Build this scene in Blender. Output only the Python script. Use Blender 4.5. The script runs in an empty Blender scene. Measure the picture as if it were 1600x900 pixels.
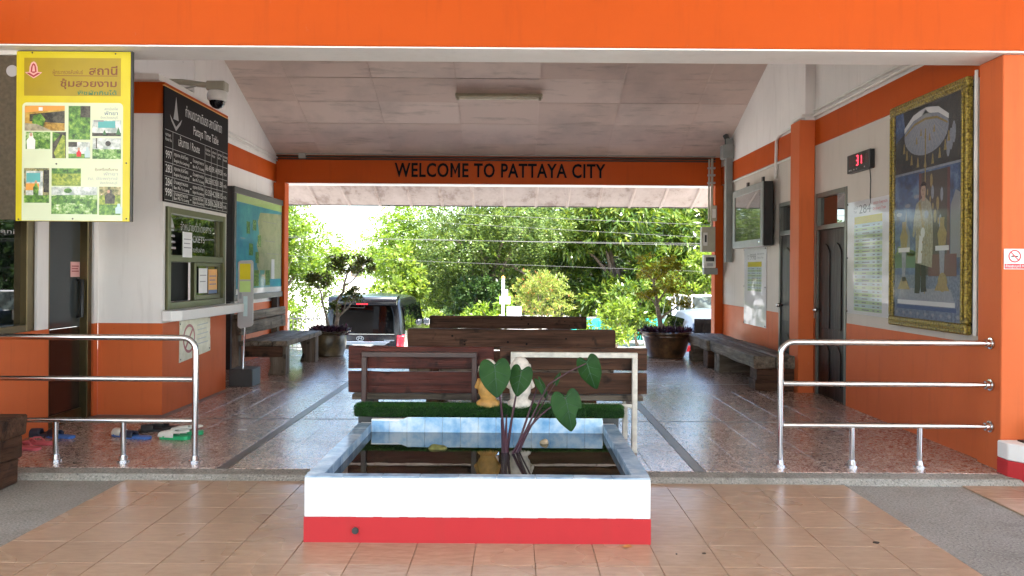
import bpy, bmesh, math, random
import numpy as np
from mathutils import Vector, Matrix

random.seed(7)
rng = np.random.default_rng(11)
SC = bpy.context.scene
COL = SC.collection
R = math.radians

# ------------------------------------------------------------------ camera
CX, HY, F = 805.0, 424.0, 1215.0           # vanishing point and focal length in 1600x900 pixels
CAMZ = 1.45
cam_data = bpy.data.cameras.new('camera')
cam = bpy.data.objects.new('camera', cam_data)
COL.objects.link(cam)
cam_data.sensor_fit = 'HORIZONTAL'
cam_data.sensor_width = 36.0
cam_data.lens = F / 1600 * 36
cam_data.shift_x = -(CX - 800) / 1600
cam_data.shift_y = -(450 - HY) / 1600
cam_data.clip_end = 3000
cam.matrix_world = Matrix.Translation((0, 0, CAMZ)) @ Matrix.Rotation(R(90), 4, 'X') @ Matrix.Rotation(0.0070, 4, 'Z')
SC.camera = cam

# ------------------------------------------------------------------ sky, sun, exposure
SUN_EL, SUN_AZ = 67.0, 150.0                # azimuth from +Y, positive towards +X
w = bpy.data.worlds.new('World')
SC.world = w
w.use_nodes = True
wn = w.node_tree
bgn = wn.nodes['Background']
sky = wn.nodes.new('ShaderNodeTexSky')
sky.sky_type = 'NISHITA'
sky.sun_disc = False
sky.sun_elevation = R(SUN_EL)
sky.sun_rotation = R(SUN_AZ)
sky.air_density = 1.0
sky.dust_density = 1.4
sky.ozone_density = 1.0
wn.links.new(sky.outputs[0], bgn.inputs[0])
bgn.inputs[1].default_value = 0.15
sl = bpy.data.lights.new('sun', 'SUN')
sl.energy = 5.0
sl.angle = R(0.55)
sl.color = (1.0, 0.95, 0.87)
sun = bpy.data.objects.new('sun', sl)
COL.objects.link(sun)
sv = Vector((math.sin(R(SUN_AZ)) * math.cos(R(SUN_EL)), math.cos(R(SUN_AZ)) * math.cos(R(SUN_EL)), math.sin(R(SUN_EL))))
sun.rotation_euler = (-sv).to_track_quat('-Z', 'Y').to_euler()
sun.location = (0, -10, 30)
vs = SC.view_settings
vs.view_transform = 'Standard'
vs.look = 'None'
vs.exposure = 2.9
vs.gamma = 1.0
vs.use_curve_mapping = False
SC.cycles.max_bounces = 10
SC.cycles.diffuse_bounces = 8
SC.cycles.sample_clamp_indirect = 6.0
SC.cycles.caustics_reflective = False
SC.cycles.caustics_refractive = False

# ------------------------------------------------------------------ helpers
def at(px, py, Y):
    """photo pixel (1600x900) at depth Y -> world point"""
    iy = py - 0.007 * (px - 800)
    ix = px + 0.007 * (py - 450)
    return Vector(((ix - CX) * Y / F, Y, CAMZ + (HY - iy) * Y / F))


class MB:
    def __init__(self):
        self.v = []
        self.f = []

    def add(self, vs, fs):
        b = len(self.v)
        self.v += [tuple(p) for p in vs]
        self.f += [tuple(i + b for i in q) for q in fs]
        return self

    def box(self, x0, x1, y0, y1, z0, z1):
        v = [(x, y, z) for x in (x0, x1) for y in (y0, y1) for z in (z0, z1)]
        f = [(0, 1, 3, 2), (4, 6, 7, 5), (0, 4, 5, 1), (2, 3, 7, 6), (0, 2, 6, 4), (1, 5, 7, 3)]
        return self.add(v, f)

    def rough(self, x0, x1, y0, y1, z0, z1, n=7, j=0.004, seed=0):
        """box of weathered timber: cut along its longest side, edges wandering"""
        rr = random.Random(seed)
        d = (x1 - x0, y1 - y0, z1 - z0)
        a = d.index(max(d))
        lo, hi = [x0, y0, z0], [x1, y1, z1]
        b, c = [k for k in range(3) if k != a]
        vs, fs = [], []
        for i in range(n + 1):
            t = lo[a] + d[a] * i / n
            for (sb, sc) in ((0, 0), (1, 0), (1, 1), (0, 1)):
                p = [0, 0, 0]
                p[a] = t + rr.uniform(-j, j) * (1 if 0 < i < n else .6)
                p[b] = (hi[b] if sb else lo[b]) + rr.uniform(-j, j)
                p[c] = (hi[c] if sc else lo[c]) + rr.uniform(-j, j)
                vs.append(p)
        for i in range(n):
            for k in range(4):
                q = (i * 4 + k, i * 4 + (k + 1) % 4, (i + 1) * 4 + (k + 1) % 4, (i + 1) * 4 + k)
                fs.append(q)
        fs.append((3, 2, 1, 0))
        fs.append(tuple(n * 4 + k for k in range(4)))
        return self.add(vs, fs)

    def prism(self, pts, axis, a, b):
        """polygon (2-D) extruded along an axis between a and b"""
        def mk(p, t):
            if axis == 'x': return (t, p[0], p[1])
            if axis == 'y': return (p[0], t, p[1])
            return (p[0], p[1], t)
        n = len(pts)
        v = [mk(p, a) for p in pts] + [mk(p, b) for p in pts]
        f = [tuple(range(n))[::-1], tuple(range(n, 2 * n))]
        f += [(i, (i + 1) % n, n + (i + 1) % n, n + i) for i in range(n)]
        return self.add(v, f)

    def tube(self, pts, rad, n=10, caps=True):
        pts = [Vector(p) for p in pts]
        if not hasattr(rad, '__len__'):
            rad = [rad] * len(pts)
        vs, fs = [], []
        prev = None
        for i, p in enumerate(pts):
            t = (pts[min(i + 1, len(pts) - 1)] - pts[max(i - 1, 0)]).normalized()
            if prev is None:
                a = t.orthogonal().normalized()
            else:
                a = (prev - t * prev.dot(t)).normalized()
            prev = a
            b = t.cross(a)
            for k in range(n):
                an = 2 * math.pi * k / n
                vs.append(p + (a * math.cos(an) + b * math.sin(an)) * rad[i])
        m = len(pts)
        for i in range(m - 1):
            for k in range(n):
                fs.append((i * n + k, i * n + (k + 1) % n, (i + 1) * n + (k + 1) % n, (i + 1) * n + k))
        if caps:
            fs.append(tuple(range(n))[::-1])
            fs.append(tuple((m - 1) * n + k for k in range(n)))
        return self.add(vs, fs)

    def lathe(self, prof, n=24, c=(0, 0, 0), sx=1.0, sy=1.0, wob=None):
        vs, fs = [], []
        for i, (r, z) in enumerate(prof):
            for k in range(n):
                a = 2 * math.pi * k / n
                dr = wob(i, a) if wob else 0
                rr = r + dr
                vs.append((c[0] + rr * math.cos(a) * sx, c[1] + rr * math.sin(a) * sy, c[2] + z))
        m = len(prof)
        for i in range(m - 1):
            for k in range(n):
                fs.append((i * n + k, i * n + (k + 1) % n, (i + 1) * n + (k + 1) % n, (i + 1) * n + k))
        if prof[0][0] > 1e-4: fs.append(tuple(range(n))[::-1])
        if prof[-1][0] > 1e-4: fs.append(tuple((m - 1) * n + k for k in range(n)))
        return self.add(vs, fs)

    def ball(self, c, r, n=14, m=9):
        if not hasattr(r, '__len__'): r = (r, r, r)
        vs = [(c[0], c[1], c[2] - r[2])]
        for i in range(1, m):
            t = math.pi * i / m
            for k in range(n):
                a = 2 * math.pi * k / n
                vs.append((c[0] + r[0] * math.sin(t) * math.cos(a), c[1] + r[1] * math.sin(t) * math.sin(a), c[2] - r[2] * math.cos(t)))
        vs.append((c[0], c[1], c[2] + r[2]))
        fs = [(0, 1 + (k + 1) % n, 1 + k) for k in range(n)]
        for i in range(m - 2):
            for k in range(n):
                fs.append((1 + i * n + k, 1 + i * n + (k + 1) % n, 1 + (i + 1) * n + (k + 1) % n, 1 + (i + 1) * n + k))
        top = len(vs) - 1
        b = 1 + (m - 2) * n
        fs += [(b + k, b + (k + 1) % n, top) for k in range(n)]
        return self.add(vs, fs)

    def mesh(self, name, bevel=0, smooth=False, seg=1):
        me = bpy.data.meshes.new(name)
        me.from_pydata(self.v, [], self.f)
        bm = bmesh.new()
        bm.from_mesh(me)
        bmesh.ops.recalc_face_normals(bm, faces=bm.faces)
        if bevel:
            ed = [e for e in bm.edges if len(e.link_faces) == 2 and e.calc_face_angle(0) > 0.6]
            bmesh.ops.bevel(bm, geom=ed, offset=bevel, segments=seg, affect='EDGES', profile=0.5, clamp_overlap=True)
        bm.to_mesh(me)
        bm.free()
        if smooth:
            me.polygons.foreach_set('use_smooth', [True] * len(me.polygons))
            me.set_sharp_from_angle(angle=R(38))
        return me


def obj(name, mb, mat, parent=None, bevel=0, smooth=False, seg=1):
    me = mb if isinstance(mb, bpy.types.Mesh) else mb.mesh(name, bevel, smooth, seg)
    if mat is not None and not me.materials:
        me.materials.append(mat)
    o = bpy.data.objects.new(name, me)
    COL.objects.link(o)
    o.parent = parent
    return o


def tag(o, label=None, cat=None, group=None, kind=None):
    if label: o['label'] = label
    if cat: o['category'] = cat
    if group: o['group'] = group
    if kind: o['kind'] = kind
    return o


def thing(name, label, cat, loc=(0, 0, 0), rz=0, group=None, frame=None):
    o = bpy.data.objects.new(name, None)
    o.empty_display_size = 0.1
    COL.objects.link(o)
    if frame is not None:
        o.matrix_world = frame
    else:
        o.location = loc
        o.rotation_euler = (0, 0, rz)
    return tag(o, label, cat, group)


def struct(name, mb, mat, **k):
    return tag(obj(name, mb, mat, **k), kind='structure')


def copy_tree(o, parent=None):
    c = o.copy()
    COL.objects.link(c)
    c.parent = parent
    for ch in list(o.children):
        copy_tree(ch, c)
    return c


def fr(face, u0, v0, plane):
    """local frame of a flat thing: x = rightwards, y = up, z = out of the surface"""
    if face == 'right':     # right-hand wall, faces -X; u0 is the Y of its left edge
        O, U, N = Vector((plane, u0, v0)), Vector((0, -1, 0)), Vector((-1, 0, 0))
    elif face == 'left':    # left-hand wall, faces +X
        O, U, N = Vector((plane, u0, v0)), Vector((0, 1, 0)), Vector((1, 0, 0))
    else:                   # faces the camera, -Y
        O, U, N = Vector((u0, plane, v0)), Vector((1, 0, 0)), Vector((0, -1, 0))
    V = Vector((0, 0, 1))
    return Matrix(((U.x, V.x, N.x, O.x), (U.y, V.y, N.y, O.y), (U.z, V.z, N.z, O.z), (0, 0, 0, 1)))


def flat(name, parent, mat, pts, n0=0.001, n1=0.002):
    """thin printed shape in a sign's own plane"""
    return obj(name, MB().prism(pts, 'z', n0, n1), mat, parent)


def rect(name, parent, mat, u0, u1, v0, v1, n0=0.001, n1=0.002, bevel=0):
    return obj(name, MB().box(u0, u1, v0, v1, n0, n1), mat, parent, bevel)


def ell(cu, cv, ru, rv, n=20, a0=0, a1=360):
    return [(cu + ru * math.cos(R(a0 + (a1 - a0) * i / n)), cv + rv * math.sin(R(a0 + (a1 - a0) * i / n))) for i in range(n if a1 - a0 == 360 else n + 1)]


def text_mesh(body, size=1, offset=0, extrude=0, spacing=1.0):
    c = bpy.data.curves.new('t', 'FONT')
    c.body = body
    c.size = size
    c.offset = offset
    c.extrude = extrude
    c.space_character = spacing
    c.resolution_u = 3
    o = bpy.data.objects.new('t', c)
    COL.objects.link(o)
    bpy.context.view_layer.update()
    me = bpy.data.meshes.new_from_object(o.evaluated_get(bpy.context.evaluated_depsgraph_get()))
    bpy.data.objects.remove(o)
    bpy.data.curves.remove(c)
    me.materials.clear()
    return me


def text(body, parent, mat, u, v, h, width=None, n=0.003, align='L', name='lettering', offset=0.0, shear=0):
    """lettering in a sign's plane: v is the baseline, h the font size, fitted to width"""
    me = text_mesh(body, h, offset * h)
    co = np.empty(len(me.vertices) * 3)
    me.vertices.foreach_get('co', co)
    co = co.reshape(-1, 3)
    x0, x1 = co[:, 0].min(), co[:, 0].max()
    s = (width / (x1 - x0)) if width else 1.0
    wd = (x1 - x0) * s
    off = {'L': u, 'C': u - wd / 2, 'R': u - wd}[align]
    co[:, 0] = (co[:, 0] - x0) * s + off + shear * co[:, 1]
    co[:, 1] += v
    co[:, 2] += n
    me.vertices.foreach_set('co', co.ravel())
    me.name = name
    return obj(name, me, mat, parent)


def islands(me):
    n = len(me.vertices)
    par = list(range(n))
    def find(a):
        while par[a] != a:
            par[a] = par[par[a]]
            a = par[a]
        return a
    for p in me.polygons:
        vsx = list(p.vertices)
        for b in vsx[1:]:
            par[find(b)] = find(vsx[0])
    out = {}
    for p in me.polygons:
        out.setdefault(find(p.vertices[0]), []).append(list(p.vertices))
    return out


# ------------------------------------------------------------------ materials
M = {}
def srgb(r, g, b):
    f = lambda c: (c / 255 / 12.92) if c / 255 <= 0.04045 else ((c / 255 + 0.055) / 1.055) ** 2.4
    return (f(r), f(g), f(b))


class NT:
    def __init__(self, name):
        self.m = bpy.data.materials.new(name)
        self.m.use_nodes = True
        self.t = self.m.node_tree
        self.b = self.t.nodes['Principled BSDF']
        M[name] = self.m

    def n(self, typ, **kw):
        nd = self.t.nodes.new(typ)
        for k, v in kw.items():
            if k in nd.inputs: nd.inputs[k].default_value = v
            else: setattr(nd, k, v)
        return nd

    def l(self, a, b):
        self.t.links.new(a, b)

    def coord(self, kind='pos', scale=(1, 1, 1)):
        if kind == 'pos':
            o = self.n('ShaderNodeNewGeometry').outputs['Position']
        else:
            o = self.n('ShaderNodeTexCoord').outputs['Object']
        mp = self.n('ShaderNodeMapping')
        mp.inputs['Scale'].default_value = scale
        self.l(o, mp.inputs[0])
        return mp.outputs[0]

    def noise(self, co, scale, detail=4, rough=0.55):
        nd = self.n('ShaderNodeTexNoise')
        nd.inputs['Scale'].default_value = scale
        nd.inputs['Detail'].default_value = detail
        nd.inputs['Roughness'].default_value = rough
        self.l(co, nd.inputs['Vector'])
        return nd.outputs['Fac']

    def ramp(self, fac, stops):
        nd = self.n('ShaderNodeValToRGB')
        e = nd.color_ramp.elements
        while len(e) < len(stops): e.new(0.5)
        for i, (p, c) in enumerate(stops):
            e[i].position = p
            e[i].color = tuple(c) + (1,)
        self.l(fac, nd.inputs[0])
        return nd.outputs[0]

    def mix(self, a, b, fac, blend='MIX'):
        nd = self.n('ShaderNodeMix', data_type='RGBA', blend_type=blend)
        for sock, val in ((nd.inputs[6], a), (nd.inputs[7], b), (nd.inputs[0], fac)):
            if hasattr(val, 'is_linked') or hasattr(val, 'links'): self.l(val, sock)
            elif isinstance(val, (int, float)): sock.default_value = val
            else: sock.default_value = tuple(val) + (1,)
        return nd.outputs[2]

    def bump(self, h, strength=0.3, dist=0.01):
        nd = self.n('ShaderNodeBump')
        nd.inputs['Strength'].default_value = strength
        nd.inputs['Distance'].default_value = dist
        self.l(h, nd.inputs['Height'])
        self.l(nd.outputs[0], self.b.inputs['Normal'])

    def set(self, **kw):
        for k, v in kw.items():
            k = {'rough': 'Roughness', 'metal': 'Metallic', 'spec': 'Specular IOR Level', 'ior': 'IOR', 'col': 'Base Color', 'coat': 'Coat Weight'}[k]
            if hasattr(v, 'links'): self.l(v, self.b.inputs[k])
            elif k == 'Base Color': self.b.inputs[k].default_value = tuple(v) + (1,)
            else: self.b.inputs[k].default_value = v
        return self


def plain(name, col, rough=0.5, metal=0.0, vary=0.12, scale=6, **kw):
    t = NT(name)
    co = t.coord('pos')
    nz = t.noise(co, scale, 5)
    a = tuple(c * (1 - vary) for c in col)
    b = tuple(min(1, c * (1 + vary)) for c in col)
    t.set(col=t.ramp(nz, [(0.3, a), (0.7, b)]), rough=rough, metal=metal, **kw)
    return t


def paint(name, col, dirt, rough=0.45, streak=0.25):
    """wall paint with faint roller texture, blotches and grime"""
    t = NT(name)
    co = t.coord('pos')
    st = t.coord('pos', (3.0, 3.0, 0.35))
    n1 = t.noise(co, 1.3, 5)
    n2 = t.noise(st, 4.0, 5, 0.6)
    n3 = t.noise(co, 60, 3)
    base = t.mix(tuple(c * 0.86 for c in col), tuple(min(1, c * 1.08) for c in col), n1)
    f = t.ramp(n2, [(0.54, (0, 0, 0)), (0.78, (streak,) * 3)])
    n5 = t.noise(co, 11, 6, 0.75)
    c = t.mix(base, dirt, f)
    c = t.mix(c, tuple(0.5 * x + 0.18 for x in col), t.ramp(n5, [(0.66, (0, 0, 0)), (0.76, (streak * 0.9,) * 3)]))
    n6 = t.noise(co, 26, 3, 0.5)
    c = t.mix(c, tuple(x * 0.35 for x in dirt), t.ramp(n6, [(0.74, (0, 0, 0)), (0.80, (streak * 1.6,) * 3)]))
    t.set(col=c, rough=t.ramp(n1, [(0.3, (rough + 0.08,) * 3), (0.7, (rough - 0.06,) * 3)]), spec=0.14)
    t.bump(n3, 0.12, 0.004)
    return t


paint('orange', (0.46, 0.072, 0.006), (0.25, 0.042, 0.008), 0.5, 0.3)
paint('orange_faded', (0.58, 0.130, 0.040), (0.30, 0.075, 0.03), 0.5, 0.35)
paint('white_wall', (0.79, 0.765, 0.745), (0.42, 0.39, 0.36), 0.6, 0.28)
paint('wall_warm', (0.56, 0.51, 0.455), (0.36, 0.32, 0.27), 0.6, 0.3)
paint('white_clean', (0.80, 0.795, 0.78), (0.5, 0.47, 0.42), 0.5, 0.2)
paint('red_paint', (0.50, 0.036, 0.040), (0.3, 0.05, 0.04), 0.45, 0.25)
paint('beige_soffit', (0.66, 0.62, 0.56), (0.4, 0.34, 0.27), 0.6, 0.3)

t = NT('ceiling_panel')
co = t.coord('pos')
oi = t.n('ShaderNodeObjectInfo').outputs['Random']
n1 = t.noise(co, 1.1, 6, 0.6)
n2 = t.noise(t.coord('pos', (0.5, 2.4, 2.4)), 2.6, 6, 0.65)
base = t.ramp(oi, [(0, (0.64, 0.50, 0.43)), (1, (0.74, 0.61, 0.54))])
c1 = t.mix(base, (0.40, 0.33, 0.30), t.ramp(n1, [(0.47, (0, 0, 0)), (0.7, (0.55,) * 3)]))
c2 = t.mix(c1, (0.30, 0.24, 0.20), t.ramp(n2, [(0.54, (0, 0, 0)), (0.70, (0.55,) * 3)]))
t.set(col=c2, rough=0.8)
t.bump(t.noise(co, 35, 3), 0.15, 0.005)

t = NT('eave_paint')
co = t.coord('pos', (1.0, 0.5, 1.0))
n1 = t.noise(co, 3.0, 7, 0.7)
n2 = t.noise(co, 14, 5, 0.65)
c1 = t.ramp(n1, [(0.36, (0.31, 0.235, 0.20)), (0.46, (0.47, 0.385, 0.34)), (0.6, (0.54, 0.455, 0.41))])
t.set(col=t.mix(c1, (0.25, 0.19, 0.16), t.ramp(n2, [(0.6, (0, 0, 0)), (0.72, (0.5,) * 3)])), rough=0.8)

t = NT('front_tile')
co = t.coord('pos', (1.0, 3.2, 1.0))
oi = t.n('ShaderNodeObjectInfo').outputs['Random']
n1 = t.noise(co, 9, 6, 0.62)
n2 = t.noise(t.coord('pos'), 55, 4, 0.6)
n4 = t.noise(t.coord('pos'), 0.8, 3)
base = t.ramp(n1, [(0.30, (0.34, 0.225, 0.143)), (0.55, (0.42, 0.285, 0.187)), (0.78, (0.48, 0.345, 0.238))])
tone = t.ramp(oi, [(0, (0.92, 0.915, 0.91)), (1, (1.0, 1.0, 1.0))])
c = t.mix(base, tone, 1.0, 'MULTIPLY')
c = t.mix(c, (0.25, 0.14, 0.08), t.ramp(n2, [(0.62, (0, 0, 0)), (0.8, (0.22,) * 3)]))
c = t.mix(c, (0.30, 0.22, 0.16), t.ramp(n4, [(0.5, (0, 0, 0)), (0.8, (0.35,) * 3)]))
t.set(col=c, rough=t.ramp(n4, [(0.3, (0.20,) * 3), (0.7, (0.34,) * 3)]))
t.bump(n2, 0.08, 0.002)

t = NT('floor_tile')
co = t.coord('pos', (1.0, 0.8, 1.0))
def wn(scale, dist, det=2):
    nd = t.n('ShaderNodeTexNoise')
    nd.inputs['Scale'].default_value = scale
    nd.inputs['Detail'].default_value = det
    nd.inputs['Distortion'].default_value = dist
    t.l(co, nd.inputs['Vector'])
    return nd.outputs['Fac']
worm = wn(34, 1.6)
fine = wn(90, 0.5, 3)
oi = t.n('ShaderNodeObjectInfo').outputs['Random']
c = t.ramp(worm, [(0.36, (0.060, 0.036, 0.028)), (0.44, (0.24, 0.16, 0.13)), (0.52, (0.47, 0.345, 0.285)), (0.64, (0.62, 0.49, 0.42))])
c = t.mix(c, (0.25, 0.16, 0.13), t.ramp(fine, [(0.6, (0, 0, 0)), (0.75, (0.5,) * 3)]))
c = t.mix(c, t.ramp(oi, [(0, (0.86, 0.84, 0.83)), (1, (1.0, 1.0, 1.0))]), 1.0, 'MULTIPLY')
big = t.noise(t.coord('pos'), 0.9, 4)
c = t.mix(c, (0.24, 0.17, 0.14), t.ramp(big, [(0.45, (0, 0, 0)), (0.8, (0.45,) * 3)]))
t.set(col=c, rough=t.ramp(big, [(0.3, (0.19,) * 3), (0.7, (0.29,) * 3)]), spec=1.0, ior=2.5)
t.bump(worm, 0.26, 0.004)

plain('floor_strip', (0.13, 0.105, 0.095), 0.35)
plain('grout', (0.27, 0.19, 0.13), 0.85)
plain('grout_dark', (0.24, 0.18, 0.155), 0.85)

t = NT('concrete')
co = t.coord('pos')
n1 = t.noise(co, 0.9, 6, 0.6)
n2 = t.noise(co, 75, 3, 0.7)
n3 = t.noise(co, 3.4, 6, 0.7)
c = t.ramp(n1, [(0.3, (0.20, 0.185, 0.155)), (0.7, (0.33, 0.315, 0.275))])
c = t.mix(c, (0.05, 0.045, 0.04), t.ramp(n2, [(0.53, (0, 0, 0)), (0.66, (0.8,) * 3)]))
c = t.mix(c, (0.48, 0.46, 0.41), t.ramp(n2, [(0.32, (0.7,) * 3), (0.43, (0, 0, 0))]))
c = t.mix(c, (0.10, 0.085, 0.065), t.ramp(n3, [(0.54, (0, 0, 0)), (0.74, (0.6,) * 3)]))
t.set(col=c, rough=0.85)
t.bump(n2, 0.5, 0.006)

t = NT('yard')
co = t.coord('pos')
n1 = t.noise(co, 0.5, 6, 0.6)
n2 = t.noise(co, 30, 4, 0.7)
c = t.ramp(n1, [(0.3, (0.44, 0.42, 0.375)), (0.7, (0.56, 0.54, 0.49))])
c = t.mix(c, (0.16, 0.14, 0.12), t.ramp(n2, [(0.55, (0, 0, 0)), (0.8, (0.5,) * 3)]))
t.set(col=c, rough=0.9)
t.bump(n2, 0.4, 0.01)


def wood(name, dark, mid, light, axis, rough=0.6, knots=0.4):
    """weathered timber, grain along one object axis"""
    t = NT(name)
    sc = [9.0, 9.0, 9.0]
    sc[axis] = 0.7
    tcn = t.n('ShaderNodeTexCoord').outputs['Object']
    oi = t.n('ShaderNodeObjectInfo').outputs['Random']
    ad = t.n('ShaderNodeVectorMath', operation='ADD')
    sca = t.n('ShaderNodeVectorMath', operation='SCALE')
    cb = t.n('ShaderNodeCombineXYZ')
    for k in range(3): t.l(oi, cb.inputs[k])
    t.l(cb.outputs[0], sca.inputs[0]); sca.inputs['Scale'].default_value = 37
    t.l(tcn, ad.inputs[0]); t.l(sca.outputs[0], ad.inputs[1])
    mp = t.n('ShaderNodeMapping'); mp.inputs['Scale'].default_value = sc
    t.l(ad.outputs[0], mp.inputs[0])
    n1 = t.noise(mp.outputs[0], 1.6, 8, 0.65)
    sc2 = [70.0] * 3; sc2[axis] = 2.2
    mp2 = t.n('ShaderNodeMapping'); mp2.inputs['Scale'].default_value = sc2
    t.l(ad.outputs[0], mp2.inputs[0])
    n2 = t.noise(mp2.outputs[0], 1.0, 4, 0.6)
    n3 = t.noise(ad.outputs[0], 6.5, 3, 0.5)
    c = t.ramp(n1, [(0.28, dark), (0.5, mid), (0.74, light)])
    c = t.mix(c, tuple(x * 0.45 for x in dark), t.ramp(n2, [(0.52, (0, 0, 0)), (0.68, (0.75,) * 3)]))
    c = t.mix(c, tuple(x * 0.25 for x in dark), t.ramp(n3, [(0.60, (0, 0, 0)), (0.68, (knots * 2,) * 3)]))
    n7 = t.noise(ad.outputs[0], 1.7, 5, 0.6)
    c = t.mix(c, tuple(min(1, x * 1.9) for x in light), t.ramp(n7, [(0.56, (0, 0, 0)), (0.72, (0.30,) * 3)]))
    t.set(col=c, rough=t.ramp(n1, [(0.3, (rough + 0.12,) * 3), (0.7, (rough - 0.08,) * 3)]), spec=0.22)
    t.bump(n2, 0.75, 0.007)
    return t


for ax, nm in ((0, 'x'), (1, 'y'), (2, 'z')):
    wood('wood_red_' + nm, (0.026, 0.006, 0.004), (0.060, 0.013, 0.008), (0.105, 0.026, 0.016), ax, 0.5)
    wood('wood_brown_' + nm, (0.024, 0.0105, 0.006), (0.066, 0.029, 0.015), (0.135, 0.064, 0.035), ax, 0.65)
    wood('wood_grey_' + nm, (0.052, 0.037, 0.026), (0.14, 0.108, 0.078), (0.27, 0.22, 0.17), ax, 0.6)
wood('door_wood', (0.008, 0.004, 0.003), (0.014, 0.007, 0.005), (0.024, 0.012, 0.008), 1, 0.4, 0.0)

plain('steel', (0.62, 0.61, 0.60), 0.17, 1.0, 0.05, 20)
plain('chrome', (0.8, 0.8, 0.8), 0.08, 1.0, 0.02)
plain('white_enamel', (0.56, 0.53, 0.46), 0.5, 0, 0.25, 14)
plain('brown_enamel', (0.040, 0.016, 0.012), 0.35)
plain('alu_reflected_green', (0.095, 0.095, 0.045), 0.32, 0.5, 0.1)  # olive base colour paints the reflected greenery into the window frame
plain('alu_bronze', (0.10, 0.075, 0.035), 0.3, 0.8, 0.1)
plain('alu_grey', (0.12, 0.125, 0.11), 0.38, 0.3)
plain('black_plastic', (0.012, 0.012, 0.013), 0.4)
plain('dark_metal', (0.035, 0.036, 0.035), 0.45)
plain('grey_paint', (0.22, 0.235, 0.225), 0.5)
plain('pvc_grey', (0.33, 0.33, 0.31), 0.5)
plain('pvc_white', (0.66, 0.65, 0.62), 0.5)
plain('box_beige', (0.36, 0.34, 0.27), 0.5)
plain('black_paint', (0.004, 0.0035, 0.0035), 0.6, spec=0.12)
plain('print_black', (0.006, 0.0045, 0.006), 0.5, spec=0.12)
plain('print_white', (0.74, 0.74, 0.74), 0.4, 0, 0.03)
plain('print_lightgrey', (0.36, 0.36, 0.37), 0.4, 0, 0.03)
plain('print_yellow', (0.58, 0.49, 0.010), 0.35, 0, 0.05)
plain('print_mustard', (0.34, 0.25, 0.006), 0.35, 0, 0.06)
plain('print_mint', (0.60, 0.67, 0.47), 0.35, 0, 0.03)
plain('print_brown', (0.17, 0.055, 0.015), 0.4, 0, 0.03)
plain('print_maroon', (0.32, 0.035, 0.045), 0.4, 0, 0.03)
plain('print_pink', (0.72, 0.40, 0.38), 0.4, 0, 0.03)
plain('print_green', (0.05, 0.16, 0.06), 0.4, 0, 0.03)
plain('print_lime', (0.42, 0.60, 0.20), 0.4, 0, 0.06)
plain('print_paleblue', (0.46, 0.60, 0.62), 0.4, 0, 0.06)
plain('print_palegreen', (0.42, 0.56, 0.33), 0.4, 0, 0.06)
plain('print_blue', (0.035, 0.08, 0.22), 0.4, 0, 0.06)
plain('print_teal', (0.10, 0.38, 0.38), 0.4, 0, 0.06)
plain('print_red', (0.60, 0.03, 0.04), 0.4, 0, 0.05)
plain('print_orange', (0.70, 0.32, 0.06), 0.4, 0, 0.1)
plain('print_skin', (0.50, 0.30, 0.20), 0.4, 0, 0.03)
plain('print_cream', (0.33, 0.30, 0.21), 0.4, 0, 0.35, 45)
plain('print_grey', (0.24, 0.25, 0.27), 0.4, 0, 0.05)
plain('print_darkred', (0.12, 0.018, 0.018), 0.4, 0, 0.1)
plain('print_darkbrown', (0.035, 0.018, 0.012), 0.4, 0, 0.1)
plain('print_gold', (0.33, 0.23, 0.07), 0.4, 0.1, 0.25, 40)
plain('print_silver', (0.27, 0.29, 0.35), 0.4, 0, 0.2, 40)
plain('paper', (0.74, 0.74, 0.76), 0.5, 0, 0.03)
plain('cork', (0.085, 0.068, 0.045), 0.9, 0, 0.25, 40)
plain('rubber', (0.018, 0.018, 0.019), 0.75)
plain('shoe_pink', (0.50, 0.10, 0.12), 0.6)
plain('shoe_navy', (0.020, 0.024, 0.045), 0.6)
plain('shoe_blue', (0.05, 0.14, 0.42), 0.55)
plain('shoe_white', (0.66, 0.66, 0.60), 0.55)
plain('shoe_green', (0.02, 0.36, 0.14), 0.5)
plain('turf_base', (0.010, 0.035, 0.008), 0.8)
plain('stone_tan', (0.38, 0.29, 0.18), 0.8, 0, 0.35, 40)
plain('stone_moss', (0.14, 0.14, 0.035), 0.85, 0, 0.45, 30)
plain('soil', (0.035, 0.024, 0.016), 0.9)
plain('bark', (0.15, 0.115, 0.085), 0.85, 0, 0.35, 30)
plain('bark_pale', (0.29, 0.235, 0.19), 0.8, 0, 0.3, 30)
plain('petiole', (0.055, 0.012, 0.022), 0.35)
plain('leaf_dry', (0.40, 0.17, 0.04), 0.7)
plain('wire', (0.03, 0.03, 0.03), 0.6)
plain('cement_post', (0.42, 0.40, 0.37), 0.8)
plain('van_paint', (0.003, 0.003, 0.004), 0.2, 0.0, 0.05)
plain('car_silver', (0.10, 0.115, 0.135), 0.3, 0.3, 0.03)
plain('truck_white', (0.68, 0.68, 0.68), 0.3, 0, 0.03, coat=0.5)
plain('tail_red', (0.55, 0.012, 0.02), 0.15, 0, 0.15, coat=1.0)
plain('tail_clear', (0.7, 0.6, 0.6), 0.1, 0, 0.05)
plain('tarp', (0.045, 0.058, 0.050), 0.55)
plain('teal_sheet', (0.03, 0.42, 0.36), 0.4)
plain('roof_tile', (0.28, 0.10, 0.06), 0.8)
plain('house_wall', (0.72, 0.70, 0.66), 0.8)
plain('timber_wall', (0.19, 0.12, 0.075), 0.8)
plain('statue_ochre', (0.42, 0.225, 0.055), 0.6, 0, 0.25, 25)
plain('statue_white', (0.56, 0.51, 0.44), 0.65, 0, 0.25, 25)
plain('lamp_tube', (0.72, 0.68, 0.56), 0.4)
plain('lamp_body', (0.36, 0.32, 0.22), 0.55)
plain('lens', (0.01, 0.01, 0.012), 0.08)
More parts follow.
